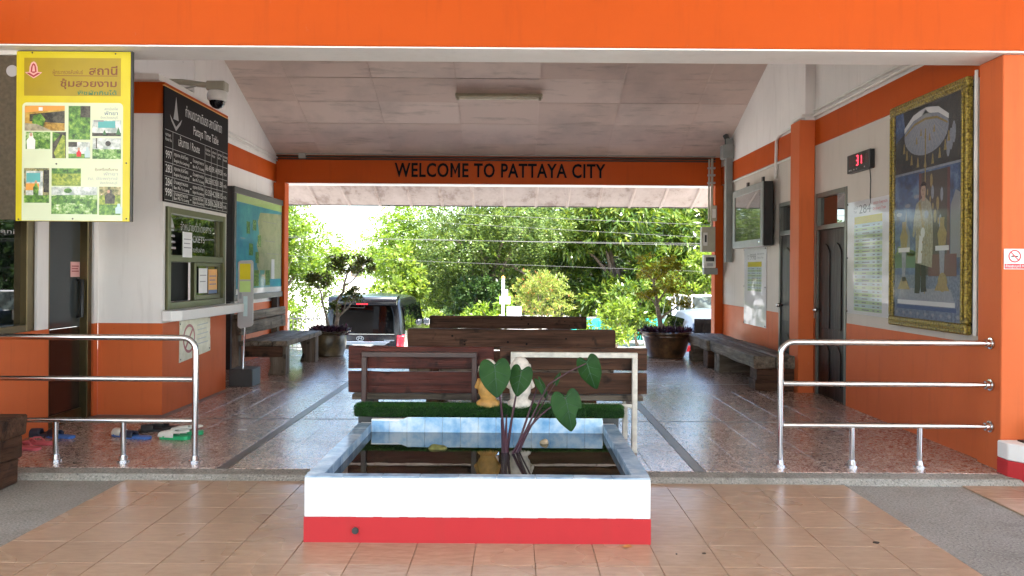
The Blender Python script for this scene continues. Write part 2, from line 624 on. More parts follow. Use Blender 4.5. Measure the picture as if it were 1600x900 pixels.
plain('plaster_patch', (0.5, 0.48, 0.45), 0.8)

t = NT('dark_glass'); t.set(col=(0.006, 0.007, 0.007), rough=0.015, ior=1.75)
t = NT('window_glass'); t.set(col=(0.010, 0.012, 0.010), rough=0.015, ior=2.1)
t = NT('screen_glass'); t.set(col=(0.055, 0.060, 0.058), rough=0.03, ior=2.0)
t = NT('auto_glass'); t.set(col=(0.0012, 0.0012, 0.0014), rough=0.02, ior=1.28)
t = NT('door_view'); t.set(col=(0.040, 0.050, 0.054), rough=0.12, ior=1.45)  # grey-blue paints the dim room wall seen through the upper glass
t = NT('door_view_low'); t.set(col=(0.020, 0.009, 0.008), rough=0.2, ior=1.4)
t = NT('led_red'); t.set(col=(0.05, 0, 0), rough=0.4)
t.b.inputs['Emission Color'].default_value = (1, 0.03, 0.06, 1); t.b.inputs['Emission Strength'].default_value = 0.9

# clear sheet in front of printed map and posters
t = NT('clear_sheet')
tr = t.n('ShaderNodeBsdfTransparent'); gl = t.n('ShaderNodeBsdfGlossy'); gl.inputs['Roughness'].default_value = 0.04
fz = t.n('ShaderNodeLayerWeight'); fz.inputs['Blend'].default_value = 0.15
mx = t.n('ShaderNodeMixShader')
t.l(fz.outputs['Fresnel'], mx.inputs[0]); t.l(tr.outputs[0], mx.inputs[1]); t.l(gl.outputs[0], mx.inputs[2])
t.l(mx.outputs[0], t.t.nodes['Material Output'].inputs[0])

t = NT('glare_haze_sheet')  # pale diffuse share paints a washed-out glare haze over the portrait glass
tr = t.n('ShaderNodeBsdfTransparent'); gl = t.n('ShaderNodeBsdfGlossy'); gl.inputs['Roughness'].default_value = 0.06
df = t.n('ShaderNodeBsdfDiffuse'); df.inputs['Color'].default_value = (0.42, 0.43, 0.44, 1)
fz = t.n('ShaderNodeLayerWeight'); fz.inputs['Blend'].default_value = 0.17
m1 = t.n('ShaderNodeMixShader'); m2 = t.n('ShaderNodeMixShader')
nz = t.noise(t.coord('pos'), 3, 4)
t.l(t.ramp(nz, [(0.3, (0.06,) * 3), (0.7, (0.14,) * 3)]), m1.inputs[0])
t.l(tr.outputs[0], m1.inputs[1]); t.l(df.outputs[0], m1.inputs[2])
t.l(fz.outputs['Fresnel'], m2.inputs[0]); t.l(m1.outputs[0], m2.inputs[1]); t.l(gl.outputs[0], m2.inputs[2])
t.l(m2.outputs[0], t.t.nodes['Material Output'].inputs[0])

# pool water: murky, still, faint ripple
t = NT('water')
co = t.coord('pos')
t.set(col=t.ramp(t.noise(co, 2.2, 5), [(0.3, (0.004, 0.005, 0.002)), (0.6, (0.012, 0.013, 0.005)), (0.8, (0.028, 0.026, 0.010))]), rough=0.015, ior=1.5)
t.bump(t.noise(co, 5, 2), 0.03, 0.01)

# blue marbled pool tile
t = NT('pool_tile')
tcn = t.coord('pos')
n1 = t.noise(tcn, 9, 5, 0.6)
oi = t.n('ShaderNodeObjectInfo').outputs['Random']
c = t.ramp(n1, [(0.33, (0.16, 0.37, 0.62)), (0.5, (0.38, 0.58, 0.76)), (0.66, (0.68, 0.78, 0.84))])
c = t.mix(c, t.ramp(oi, [(0, (0.85, 0.9, 0.95)), (1, (1, 1, 1))]), 1.0, 'MULTIPLY')
t.set(col=c, rough=0.16)
t = NT('rim_tile')
n1 = t.noise(t.coord('pos'), 7, 5, 0.6)
oi = t.n('ShaderNodeObjectInfo').outputs['Random']
c = t.ramp(n1, [(0.33, (0.17, 0.27, 0.38)), (0.5, (0.30, 0.42, 0.54)), (0.68, (0.52, 0.61, 0.68))])
c = t.mix(c, t.ramp(oi, [(0, (0.8, 0.85, 0.9)), (1, (1, 1, 1))]), 1.0, 'MULTIPLY')
t.set(col=c, rough=0.2)

# glazed brown pot
t = NT('glaze_brown')
co = t.coord('pos')
n1 = t.noise(co, 6, 5, 0.6)
c = t.ramp(n1, [(0.35, (0.030, 0.016, 0.009)), (0.55, (0.105, 0.050, 0.020)), (0.75, (0.22, 0.125, 0.045))])
t.set(col=c, rough=0.28)
t.bump(t.noise(co, 9, 3), 0.5, 0.015)
t = NT('glaze_olive')
n1 = t.noise(t.coord('pos'), 7, 5, 0.6)
c = t.ramp(n1, [(0.35, (0.040, 0.028, 0.014)), (0.55, (0.105, 0.075, 0.035)), (0.75, (0.20, 0.14, 0.06))])
t.set(col=c, rough=0.35)
t.bump(t.noise(t.coord('pos'), 12, 3), 0.5, 0.012)

# gilded, carved frame
t = NT('gilt')
co = t.coord('pos')
vo = t.n('ShaderNodeTexVoronoi'); vo.inputs['Scale'].default_value = 60
t.l(co, vo.inputs['Vector'])
c = t.ramp(vo.outputs['Distance'], [(0.1, (0.38, 0.29, 0.05)), (0.5, (0.24, 0.175, 0.03)), (0.8, (0.11, 0.075, 0.014))])
t.set(col=c, rough=0.4, metal=0.35)
t.bump(vo.outputs['Distance'], 0.6, 0.01)

# printed pictures: small photographs and the portrait's backdrop
def photo(name, stops, scale, detail=6, stretch=(1, 1, 1)):
    t = NT(name)
    n1 = t.noise(t.coord('pos', stretch), scale, detail, 0.7)
    t.set(col=t.ramp(n1, stops), rough=0.3)
photo('photo_leaf', [(0.35, (0.015, 0.045, 0.012)), (0.5, (0.08, 0.22, 0.03)), (0.62, (0.24, 0.42, 0.06)), (0.75, (0.62, 0.70, 0.30))], 28)
photo('photo_lime', [(0.35, (0.06, 0.13, 0.02)), (0.5, (0.24, 0.33, 0.04)), (0.65, (0.50, 0.52, 0.08)), (0.78, (0.70, 0.66, 0.35))], 34)
photo('photo_bright', [(0.38, (0.02, 0.08, 0.015)), (0.5, (0.15, 0.34, 0.06)), (0.58, (0.42, 0.55, 0.25)), (0.7, (0.80, 0.82, 0.75))], 30)
photo('photo_mixed', [(0.36, (0.03, 0.04, 0.02)), (0.48, (0.20, 0.21, 0.08)), (0.58, (0.45, 0.38, 0.18)), (0.7, (0.70, 0.68, 0.58))], 26)
photo('photo_white', [(0.4, (0.30, 0.36, 0.34)), (0.6, (0.72, 0.75, 0.72))], 16)
photo('photo_gold', [(0.35, (0.10, 0.055, 0.01)), (0.5, (0.44, 0.26, 0.04)), (0.7, (0.64, 0.44, 0.10))], 14)
photo('photo_shade', [(0.4, (0.012, 0.012, 0.010)), (0.6, (0.09, 0.085, 0.06))], 30)
photo('sky_print', [(0.36, (0.012, 0.028, 0.085)), (0.52, (0.035, 0.09, 0.24)), (0.68, (0.17, 0.27, 0.42))], 5)
photo('night_print', [(0.4, (0.006, 0.006, 0.010)), (0.6, (0.026, 0.020, 0.018)), (0.75, (0.10, 0.075, 0.04))], 16)
photo('carpet_print', [(0.4, (0.07, 0.10, 0.19)), (0.6, (0.20, 0.25, 0.34))], 40)
photo('map_sea', [(0.35, (0.03, 0.24, 0.40)), (0.6, (0.06, 0.38, 0.46)), (0.75, (0.12, 0.50, 0.48))], 3.2)
photo('map_land', [(0.35, (0.30, 0.36, 0.20)), (0.55, (0.46, 0.47, 0.28)), (0.75, (0.40, 0.52, 0.30))], 5)
photo('notice_print', [(0.4, (0.55, 0.50, 0.36)), (0.6, (0.68, 0.63, 0.50))], 9)


def leafmat(name, stops, trans=0.45, rough=0.42):
    """leaf: reflects, and lets sunlight through; each leaf its own shade of green"""
    t = NT(name)
    rp = t.n('ShaderNodeNewGeometry').outputs['Random Per Island']
    c = t.ramp(rp, stops)
    t.set(col=c, rough=rough, spec=0.35)
    tl = t.n('ShaderNodeBsdfTranslucent')
    hs = t.n('ShaderNodeHueSaturation')
    hs.inputs['Saturation'].default_value = 1.1
    hs.inputs['Value'].default_value = 1.5
    hs.inputs['Hue'].default_value = 0.485
    t.l(c, hs.inputs['Color']); t.l(hs.outputs[0], tl.inputs['Color'])
    mx = t.n('ShaderNodeMixShader'); mx.inputs[0].default_value = trans
    t.l(t.b.outputs[0], mx.inputs[1]); t.l(tl.outputs[0], mx.inputs[2])
    t.l(mx.outputs[0], t.t.nodes['Material Output'].inputs[0])

leafmat('leaf_tamarind', [(0, (0.040, 0.078, 0.014)), (0.6, (0.072, 0.115, 0.020)), (1, (0.125, 0.165, 0.032))], 0.36)
leafmat('leaf_light', [(0, (0.075, 0.14, 0.016)), (0.6, (0.12, 0.20, 0.022)), (1, (0.18, 0.25, 0.035))])
leafmat('leaf_mango', [(0, (0.032, 0.070, 0.011)), (0.5, (0.066, 0.115, 0.015)), (0.85, (0.115, 0.165, 0.022)), (1, (0.19, 0.22, 0.036))], 0.36, 0.3)
leafmat('leaf_dark', [(0, (0.016, 0.042, 0.010)), (1, (0.048, 0.088, 0.020))], 0.35)
leafmat('leaf_bush', [(0, (0.085, 0.15, 0.020)), (0.8, (0.15, 0.21, 0.030)), (1, (0.20, 0.24, 0.06))])
leafmat('leaf_flower', [(0, (0.12, 0.17, 0.030)), (0.85, (0.19, 0.23, 0.050)), (0.94, (0.26, 0.22, 0.07)), (1, (0.50, 0.17, 0.07))])
leafmat('leaf_bonsai', [(0, (0.13, 0.15, 0.020)), (0.7, (0.22, 0.21, 0.03)), (1, (0.30, 0.25, 0.045))], 0.6)
leafmat('leaf_bonsai_dark', [(0, (0.045, 0.070, 0.016)), (0.8, (0.085, 0.11, 0.024)), (1, (0.15, 0.11, 0.05))], 0.45)
leafmat('leaf_purple', [(0, (0.018, 0.007, 0.012)), (0.7, (0.050, 0.016, 0.030)), (1, (0.09, 0.03, 0.055))], 0.2)
leafmat('blade_turf', [(0, (0.012, 0.060, 0.008)), (0.7, (0.025, 0.110, 0.014)), (1, (0.06, 0.16, 0.03))], 0.2)

t = NT('taro_leaf')
co = t.coord('obj')
n1 = t.noise(co, 7, 4)
c = t.ramp(n1, [(0.35, (0.013, 0.054, 0.011)), (0.65, (0.027, 0.092, 0.018))])
t.set(col=c, rough=0.55, spec=0.22)
tl = t.n('ShaderNodeBsdfTranslucent'); tl.inputs[0].default_value = (0.02, 0.08, 0.008, 1)
mx = t.n('ShaderNodeMixShader'); mx.inputs[0].default_value = 0.25
t.l(t.b.outputs[0], mx.inputs[1]); t.l(tl.outputs[0], mx.inputs[2]); t.l(mx.outputs[0], t.t.nodes['Material Output'].inputs[0])
plain('taro_vein', (0.05, 0.10, 0.06), 0.6, spec=0.2)

# ================================================================== THE SETTING
FZ = 0.05                 # waiting-hall floor
GZ = -1.02                # yard behind the platform
XL, XR = -4.10, 3.52      # hall side walls
YB = 13.28                # near face of the rear beam
YF0, YF1 = 5.50, 5.85     # front beam
DADO, BAND0, BAND1 = 0.925, 2.95, 3.25
RIDGE_Y = 9.56
def ceil_z(y): return 3.43 + 0.40 * (YB - y) if y > RIDGE_Y else 3.43 + 0.40 * (YB - RIDGE_Y) - 0.40 * (RIDGE_Y - y)

g = MB()
xs = [-400, -30, 30, 400]
prof = [(-400, -0.006), (-40, -0.006), (13.60, -0.006), (13.62, GZ), (60, GZ), (1500, GZ)]
vsx = [(x, y, z) for (y, z) in prof for x in xs]
fsx = [(i * 4 + k, i * 4 + k + 1, i * 4 + k + 5, i * 4 + k + 4) for i in range(len(prof) - 1) for k in range(3)]
struct('ground', g.add(vsx, fsx), M['yard'])
# bare aggregate concrete apron by the hall
struct('apron', MB().box(-12, 12, 1.6, 5.31, -0.2, 0.0), M['concrete'])
# sloped kerb strip up to the hall floor
k = MB()
k.prism([(5.312, -0.1), (5.312, 0.006), (5.345, 0.042), (5.47, FZ - 0.003), (5.47, -0.1)], 'x', -12, 12)
struct('kerb', k, M['concrete'], bevel=0.004)

# tiled entrance path, tile by tile
fp = struct('entrance_path', MB().box(-2.652, 2.252, 1.9, 5.309, -0.1, 0.004), M['grout'])
tile_me = MB().box(-0.1515, 0.1515, -0.1485, 0.1485, -0.004, 0.005).mesh('tile', 0.0016)
tile_me.materials.append(M['front_tile'])
for i in range(16):
    for j in range(11):
        x, y = -2.65 + 0.3065 * (i + 0.5), 5.305 - 0.30 * (j + 0.5)
        if -1.0 < x - 0.16 and x + 0.16 < 0.6 and 4.2 < y - 0.15: continue
        o = obj('tile', tile_me, None, fp)
        o.location = (x + random.uniform(-.0008, .0008), y, 0.004 + random.uniform(0, .0008))
fp2 = struct('side_path', MB().box(3.06, 6.0, 1.9, 5.309, -0.1, 0.004), M['grout'])
for i in range(5):
    for j in range(8):
        o = obj('tile', tile_me, None, fp2)
        o.location = (3.06 + 0.3065 * (i + 0.5), 5.305 - 0.30 * (j + 0.5), 0.004 + random.uniform(0, .0008))

# waiting-hall floor: textured tiles with dark divider strips
wf = struct('hall_floor', MB().box(-7.5, 3.9, 5.472, 13.59, -0.3, FZ - 0.008), M['grout_dark'])
P_ = 0.3015
ft_me = MB().box(-0.1495, 0.1495, -0.1495, 0.1495, -0.008, 0.0).mesh('tile', 0.0018)
ft_me.materials.append(M['floor_tile'])
colx = []
x = -2.095 - P_ * 7
while x < -2.095 - 0.01:
    colx.append(x + P_ / 2); x += P_
x = -2.01
nmid = 11
pm = (1.27 + 2.01) / nmid
mid = [(-2.01 + pm * (i + 0.5)) for i in range(nmid)]
colx += mid
x = 1.352
while x < XR - 0.02:
    colx.append(x + P_ / 2); x += P_
rows = []
y = 5.475
strips_y = []
for r_ in range(27):
    if r_ in (6, 14, 22):
        strips_y.append(y); y += 0.045
    rows.append(y + P_ / 2); y += P_
far = MB()
cnt = 0
for y in rows:
    for x in colx:
        if y > 7.4 and x < -3.36 - 0 and y < 9.1: continue
        s = 1.0
        if x in mid: s = (pm - 0.003) / 0.299
        z = FZ + random.uniform(-.0008, .0008)
        if y < 9.25:
            o = obj('tile', ft_me, None, wf)
            o.location = (x, y, z)
            o.scale = (s, 1, 1)
            cnt += 1
        else:
            far.box(x - 0.1495 * s, x + 0.1495 * s, y - 0.1495, y + 0.1495, z - 0.008, z)
tag(obj('tile', far, M['floor_tile'], wf), kind='stuff')
for xs_ in (-2.0525, 1.311):
    obj('divider_strip', MB().box(xs_ - 0.037, xs_ + 0.037, 5.473, 13.58, FZ - 0.0078, FZ - 0.001), M['floor_strip'], wf)
for ys_ in strips_y:
    for a, b in ((-4.0, -2.093), (-2.012, 1.271), (1.351, 3.5)):
        obj('divider_strip', MB().box(a, b, ys_ + 0.003, ys_ + 0.042, FZ - 0.0078, FZ - 0.001), M['floor_strip'], wf)

# ceiling of sloped boards
cl = struct('ceiling', MB().prism([(YF1, ceil_z(YF1) + 0.03), (RIDGE_Y, ceil_z(RIDGE_Y) + 0.03), (15.05, ceil_z(15.05) + 0.03), (15.05, ceil_z(15.05) + 0.06), (RIDGE_Y, ceil_z(RIDGE_Y) + 0.10), (YF1, ceil_z(YF1) + 0.10)], 'x', XL - 2.4, XR + 0.3), M['plaster_patch'])
ang = math.atan(0.40)
pan = MB().box(-0.606, 0.606, -0.2985, 0.2985, 0, 0.012).mesh('ceiling_panel', 0.003)
pan.materials.append(M['ceiling_panel'])
dy = 0.604 * math.cos(ang)
px0 = at(440, 100, 11.0).x
for r_ in range(9):
    yc = YB + 0.22 - dy * (r_ + 0.5)
    for c_ in range(-2, 7):
        xc = px0 + 1.222 * (c_ + 0.5)
        if xc > XR + 0.55 or xc < XL - 0.55: continue
        o = obj('ceiling_panel', pan, None, cl)
        o.location = (xc, yc, ceil_z(yc) - 0.002 + random.uniform(-.002, .004))
        o.rotation_euler = (-ang + random.uniform(-.006, .006), random.uniform(-.003, .003), 0)
for c_ in range(-1, 7):     # cover battens along the slope
    xc = px0 + 1.222 * c_
    if not XL < xc < XR: continue
    b = MB()
    y0, y1 = RIDGE_Y + 0.1, YB + 0.1
    b.prism([(y0, ceil_z(y0) - 0.012), (y1, ceil_z(y1) - 0.012), (y1, ceil_z(y1) - 0.003), (y0, ceil_z(y0) - 0.003)], 'x', xc - 0.010, xc + 0.010)
    obj('batten', b, M['ceiling_panel'], cl)

# rear eave: corrugated sheets beyond the rear beam
ev = thing('rear_eave', 'pale stained eave sheeting sloping down behind the lettered beam', 'eave', (0, 0, 0))
sheet = MB()
n_ = 12
for i in range(17):
    x0 = XL - 1.0 + i * 0.60
    sh = MB()
    vv, ff = [], []
    pr = [(0.0, 0), (0.06, 0), (0.075, 0.022), (0.105, 0.022), (0.12, 0), (0.60, 0)]
    for (dx, dz) in pr:
        for (yy) in (YB + 0.36, 15.0):
            vv.append((x0 + dx, yy, ceil_z(yy) - 0.035 - dz))
    for q in range(len(pr) - 1):
        ff.append((2 * q, 2 * q + 1, 2 * q + 3, 2 * q + 2))
    obj('eave_sheet', sh.add(vv, ff), M['eave_paint'], ev)
obj('fascia_board', MB().box(XL - 1.0, XR + 2.6, 15.0, 15.03, ceil_z(15) - 0.05, ceil_z(15) + 0.16), M['dark_metal'], ev)
obj('purlin', MB().box(XL - 1.0, XR + 2.6, 14.1, 14.15, ceil_z(14.1) - 0.095, ceil_z(14.1) - 0.062), M['beige_soffit'], ev)

# main roof above the ceiling (out of the picture, casts the shade)
rf = MB()
rf.prism([(YF0 + 0.02, 3.72), (RIDGE_Y, 5.3), (15.2, ceil_z(15.2) + 0.08), (15.2, ceil_z(15.2) + 0.13), (RIDGE_Y, 5.38), (YF0 + 0.02, 3.80)], 'x', -9.0, 7.5)
tag(obj('main_roof', rf, M['roof_tile']), 'tiled gable roof over the waiting hall', 'roof')

# unseen flat canopy, added over the forecourt to keep the sun off the hall front
cn = thing('added_sun_canopy', 'added flat white canopy, out of view, shading the forecourt', 'canopy')
obj('slab', MB().box(-9, 9, -8.6, 5.49, 4.25, 4.40), M['white_clean'], cn, 0.01)
obj('fascia', MB().box(-9.02, 9.02, -8.64, -8.602, 3.9, 4.5), M['orange'], cn)
for x_ in (-8.4, 8.4):
    for y_ in (-8.2, -1.6):
        obj('column', MB().box(x_ - 0.15, x_ + 0.15, y_ - 0.15, y_ + 0.15, -0.005, 4.249), M['orange'], cn)

# front beam
fb = thing('front_beam', 'wide bright orange beam with pale soffit across the hall front', 'beam')
obj('beam_face', MB().box(-9, 9, YF0, YF1, 3.036, 4.15), M['orange'], fb, 0.006)
obj('soffit', MB().box(-8.9, XR + 0.4, YF0 + 0.004, YF1 + 0.004, 3.024, 3.0345), M['white_clean'], fb)

# right-hand front pillar
pl = thing('front_pillar', 'square orange front pillar holding the right end of the rails', 'pillar')
obj('shaft', MB().box(3.47, 4.05, 5.545, 5.83, -0.05, 3.022), M['orange_faded'], pl, 0.006)

# right-hand wall with two doors
rw = thing('right_wall', 'white wall with orange dado and band, right side of the hall', 'wall')
segs = [(5.83, 8.25), (9.10, 9.45), (10.36, 13.42)]
wm, dm = MB(), MB()
for a, b in segs:
    wm.box(XR, XR + 0.16, a, b, DADO, BAND0)
    dm.box(XR - 0.004, XR + 0.16, a, b, 0.0, DADO)
for a, b in ((8.25, 9.10), (9.45, 10.36)):
    wm.box(XR, XR + 0.16, a, b, 2.38, BAND0)
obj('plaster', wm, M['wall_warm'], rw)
obj('dado', dm, M['orange_faded'], rw)
obj('painted_band', MB().box(XR - 0.012, XR + 0.16, 5.83, 13.42, BAND0, BAND1), M['orange'], rw, 0.003)
obj('gable', MB().prism([(5.83, BAND1 + .001), (13.42, BAND1 + .001), (13.42, ceil_z(13.42) + 0.02), (RIDGE_Y, ceil_z(RIDGE_Y) + 0.05), (5.83, ceil_z(5.83) + 0.02)], 'x', XR - 0.002, XR + 0.16), M['white_wall'], rw)
obj('column', MB().box(3.325, XR - 0.013, 9.12, 9.42, 0.0, BAND1), M['orange_faded'], rw, 0.006)
obj('upper_column', MB().box(3.40, XR - 0.003, 9.15, 9.40, BAND1 + .001, 4.85), M['white_wall'], rw, 0.004)
obj('corner_post', MB().box(3.375, XR - 0.005, YB - 0.13, YB + 0.10, 0.0, BAND0 - 0.02), M['orange'], rw, 0.004)


def carved_door(y_far, y_near, nm, lab):
    d = thing(nm, lab, None)
    del_keys = [k for k in d.keys() if k == 'category']
    d.parent = rw
    wdt = y_far - y_near
    d.matrix_world = fr('right', y_far, FZ, XR + 0.05)
    fm = MB()
    fm.box(0, 0.055, 0, 2.33, 0, 0.06); fm.box(wdt - 0.055, wdt, 0, 2.33, 0, 0.06)
    fm.box(0.055, wdt - 0.055, 2.275, 2.33, 0, 0.06); fm.box(0.055, wdt - 0.055, 1.90, 1.955, 0, 0.06)
    obj('frame', fm, M['alu_grey'], d, 0.004)
    obj('transom_pane', MB().box(0.055, wdt - 0.055, 1.955, 2.275, 0.012, 0.02), M['window_glass'], d)
    lf = obj('leaf', MB().box(0.058, wdt - 0.058, 0.008, 1.897, 0.005, 0.04), M['door_wood'], d, 0.003)
    for (v0, v1) in ((0.16, 0.62), (0.78, 1.74)):
        for (u0, u1) in ((0.15, wdt / 2 - 0.035), (wdt / 2 + 0.035, wdt - 0.15)):
            pts = [(u0, v0), (u1, v0), (u1, v1 - 0.09), ((u0 * .25 + u1 * .75), v1 - 0.025), ((u0 + u1) / 2, v1), ((u0 * .75 + u1 * .25), v1 - 0.025), (u0, v1 - 0.09)]
            obj('panel', MB().prism(pts, 'z', 0.0405, 0.052), M['door_wood'], d, 0.008)
    hm = MB().tube([(0.115, 0.98, 0.04), (0.115, 0.98, 0.085)], 0.016, 12)
    hm.ball((0.115, 0.98, 0.10), 0.028)
    obj('handle', hm, M['steel'], d, 0, True)
    obj('backing', MB().box(0.002, wdt - 0.002, 0.002, 2.328, -0.045, -0.005), M['black_paint'], d)
    return d
carved_door(9.10, 8.25, 'door', 'dark carved door nearest the portrait')
carved_door(10.36, 9.45, 'door', 'dark carved door behind the orange column')

# left-hand rear wall
lw = thing('left_wall', 'white wall with orange dado and band behind the map board', 'wall')
obj('plaster', MB().box(XL - 0.16, XL, 9.15, 13.42, DADO, BAND0), M['white_wall'], lw)
obj('dado', MB().box(XL - 0.16, XL + 0.004, 9.15, 13.42, 0, DADO), M['orange_faded'], lw)
obj('painted_band', MB().box(XL - 0.16, XL + 0.012, 9.15, 13.42, BAND0, BAND1), M['orange'], lw, 0.003)
obj('gable', MB().prism([(9.95, BAND1 + .001), (13.42, BAND1 + .001), (13.42, ceil_z(13.42) + 0.02), (9.95, ceil_z(9.95) + 0.03)], 'x', XL - 0.16, XL + 0.002), M['white_wall'], lw)
obj('cross_wall', MB().box(-9, XL + 0.0, 9.90, 10.06, BAND1 - 0.6, 5.05), M['white_wall'], lw)
obj('corner_post', MB().box(XL + 0.005, -3.905, YB - 0.13, YB + 0.10, 0.0, BAND0 - 0.02), M['orange'], lw, 0.004)

# rear lintel beam with the welcome lettering
bb = thing('rear_beam', 'orange rear beam reading WELCOME TO PATTAYA CITY', 'beam')
obj('beam_body', MB().box(XL + 0.003, XR - 0.014, YB, YB + 0.34, BAND0 - 0.012, 3.415), M['orange'], bb, 0.004)
obj('soffit', MB().box(XL + 0.003, XR - 0.014, YB + 0.003, YB + 0.337, BAND0 - 0.022, BAND0 - 0.013), M['white_clean'], bb)
me = text_mesh('WELCOME TO PATTAYA CITY', 1.0, 0.020, 0.02, 1.08)
co = np.empty(len(me.vertices) * 3); me.vertices.foreach_get('co', co); co = co.reshape(-1, 3)
x0, x1 = co[:, 0].min(), co[:, 0].max(); z0, z1 = co[:, 1].min(), co[:, 1].max()
pA, pB = at(617, 256, YB), at(946, 279, YB)
zc0 = CAMZ + (HY - 278.0) * YB / F
zc1 = CAMZ + (HY - 255.5) * YB / F
wb_ = bmesh.new(); wb_.from_mesh(me); bmesh.ops.remove_doubles(wb_, verts=wb_.verts, dist=1e-5); wb_.to_mesh(me); wb_.free()
co = np.empty(len(me.vertices) * 3); me.vertices.foreach_get('co', co); co = co.reshape(-1, 3)
bpy_co = []
for (a, b, c) in co:
    bpy_co.append((pA.x + (a - x0) / (x1 - x0) * (pB.x - pA.x), YB - 0.010 - c * 0.3, zc0 + (b - z0) / (z1 - z0) * (zc1 - zc0)))
isl = sorted(islands(me).items(), key=lambda kv: min(bpy_co[i][0] for p in kv[1] for i in p))
for li, (root_, polys) in enumerate(isl):
    ids = sorted({i for p in polys for i in p})
    if li == 5:      # M: four clean strokes
        xa, xb = min(bpy_co[i][0] for i in ids), max(bpy_co[i][0] for i in ids)
        st_ = 0.036
        xm, ym = (xa + xb) / 2, zc0 + 0.045
        mm = [(xa, zc0), (xa + st_, zc0), (xa + st_ + 0.004, zc1 - 0.075), (xm, ym), (xb - st_ - 0.004, zc1 - 0.075), (xb - st_, zc0), (xb, zc0), (xb, zc1), (xb - st_ * 0.95, zc1), (xm, ym + 0.072), (xa + st_ * 0.95, zc1), (xa, zc1)]
        obj('letter', MB().prism(mm, 'y', YB - 0.016, YB - 0.004), M['black_paint'], bb)
        continue
    mp_ = {v: i for i, v in enumerate(ids)}
    lm = bpy.data.meshes.new('letter')
    lm.from_pydata([bpy_co[i] for i in ids], [], [[mp_[i] for i in p] for p in polys])
    obj('letter', lm, M['black_paint'], bb)
bpy.data.meshes.remove(me)

# ================================================================== TICKET OFFICE (left)
BX, BY0, BY1 = -3.40, 7.50, 9.14
OX = -4.02
to = thing('ticket_office', 'white and orange ticket office with glass door and counter window', 'ticket office')
wm, dm = MB(), MB()
# booth front and side walls (window opening in the side)
WY0, WY1, WZ0, WZ1 = 7.56, 9.06, 1.05, 2.06
wm.box(OX, BX, BY0, BY0 + 0.05, DADO, BAND0)
wm.box(BX - 0.14, BX, BY0 + 0.05, BY1, WZ1, BAND0)
wm.box(BX - 0.14, BX, BY0 + 0.05, BY1, DADO, WZ0)
wm.box(BX - 0.14, BX, WY1, BY1, WZ0, WZ1)
dm.box(OX + 0.001, BX + 0.004, BY0 - 0.004, BY0 + 0.05, 0, DADO)
dm.box(BX - 0.14, BX + 0.004, BY0 + 0.05, BY1, 0, DADO)
wm.box(XL - 0.1, BX - 0.14, BY1 - 0.05, BY1 - 0.002, 0, BAND0)
# office wall running forward, with a window and the door
DY0, DY1 = 6.70, 7.42
QY0, QY1 = 5.0, 6.54
wm.box(OX - 0.14, OX, QY1, DY0, DADO, BAND0)
dm.box(OX - 0.14, OX + 0.004, QY1, DY0, 0, DADO)
wm.box(OX - 0.14, OX, DY0, DY1, 2.35, BAND0)
wm.box(OX - 0.14, OX, DY1, BY0, DADO, BAND0)
dm.box(OX - 0.14, OX + 0.0005, DY1, BY0 - 0.005, 0, DADO)
wm.box(OX - 0.14, OX, 4.4, QY1, 2.25, BAND0)
dm.box(OX - 0.14, OX + 0.004, 4.4, QY1, 0, DADO)
wm.box(OX - 0.14, OX, 4.4, QY0, DADO, 2.25)
wm.box(-9, OX - 0.14, 4.4, 4.5, 0, 3.3)
obj('plaster', wm, M['white_wall'], to)
obj('dado', dm, M['orange_faded'], to)
bm_ = MB()
bm_.box(OX, BX + 0.012, BY0 - 0.012, BY0 + 0.05, BAND0, BAND1)
bm_.box(BX - 0.14, BX + 0.012, BY0 + 0.05, BY1, BAND0, BAND1)
bm_.box(OX - 0.14, OX + 0.012, 4.4, BY0 - 0.013, BAND0, BAND1)
obj('painted_band', bm_, M['orange'], to)
obj('roof_slab', MB().box(-9, BX - 0.005, 7.4, BY1 - 0.003, BAND1 + 0.001, BAND1 + 0.06), M['white_wall'], to)
obj('roof_slab', MB().box(-9, OX - 0.005, 4.42, 7.399, BAND1 + 0.001, BAND1 + 0.06), M['white_wall'], to)
# counter sill
sl_ = MB().prism([(BX + 0.005, 7.47), (BX + 0.10, 7.47), (BX + 0.17, 7.56), (BX + 0.17, 9.28), (BX + 0.005, 9.28)], 'z', 0.945, 1.045)
obj('counter_sill', sl_, M['white_clean'], to, 0.006)
# counter window
cw = thing('window', None, None)
cw.parent = to
cw.matrix_world = fr('left', WY0, WZ0, BX - 0.06)
W_, H_ = WY1 - WY0, WZ1 - WZ0
fm = MB()
fm.box(0, 0.07, 0, H_, 0, 0.085); fm.box(W_ - 0.07, W_, 0, H_, 0, 0.085)
fm.box(0.07, W_ - 0.07, 0, 0.07, 0, 0.085); fm.box(0.07, W_ - 0.07, H_ - 0.06, H_, 0, 0.085)
fm.box(0.07, W_ - 0.07, 0.47, 0.54, 0, 0.08)
fm.box(W_ / 2 - 0.06, W_ / 2 - 0.01, 0.07, 0.47, 0.01, 0.06)
fm.box(W_ / 2 - 0.01, W_ - 0.07, 0.07, 0.12, 0.02, 0.06); fm.box(W_ / 2 - 0.01, W_ - 0.07, 0.43, 0.47, 0.02, 0.06)
fm.box(W_ - 0.15, W_ - 0.07, 0.12, 0.43, 0.02, 0.06)
fm.box(W_ - 0.15, W_ - 0.07, 0.54, H_ - 0.06, 0.02, 0.05)
obj('frame', fm, M['alu_reflected_green'], cw, 0.004)
obj('pane', MB().box(0.07, W_ - 0.15, 0.54, H_ - 0.06, 0.022, 0.03), M['window_glass'], cw)
obj('pane', MB().box(W_ / 2 - 0.01, W_ - 0.15, 0.12, 0.43, 0.03, 0.036), M['window_glass'], cw)
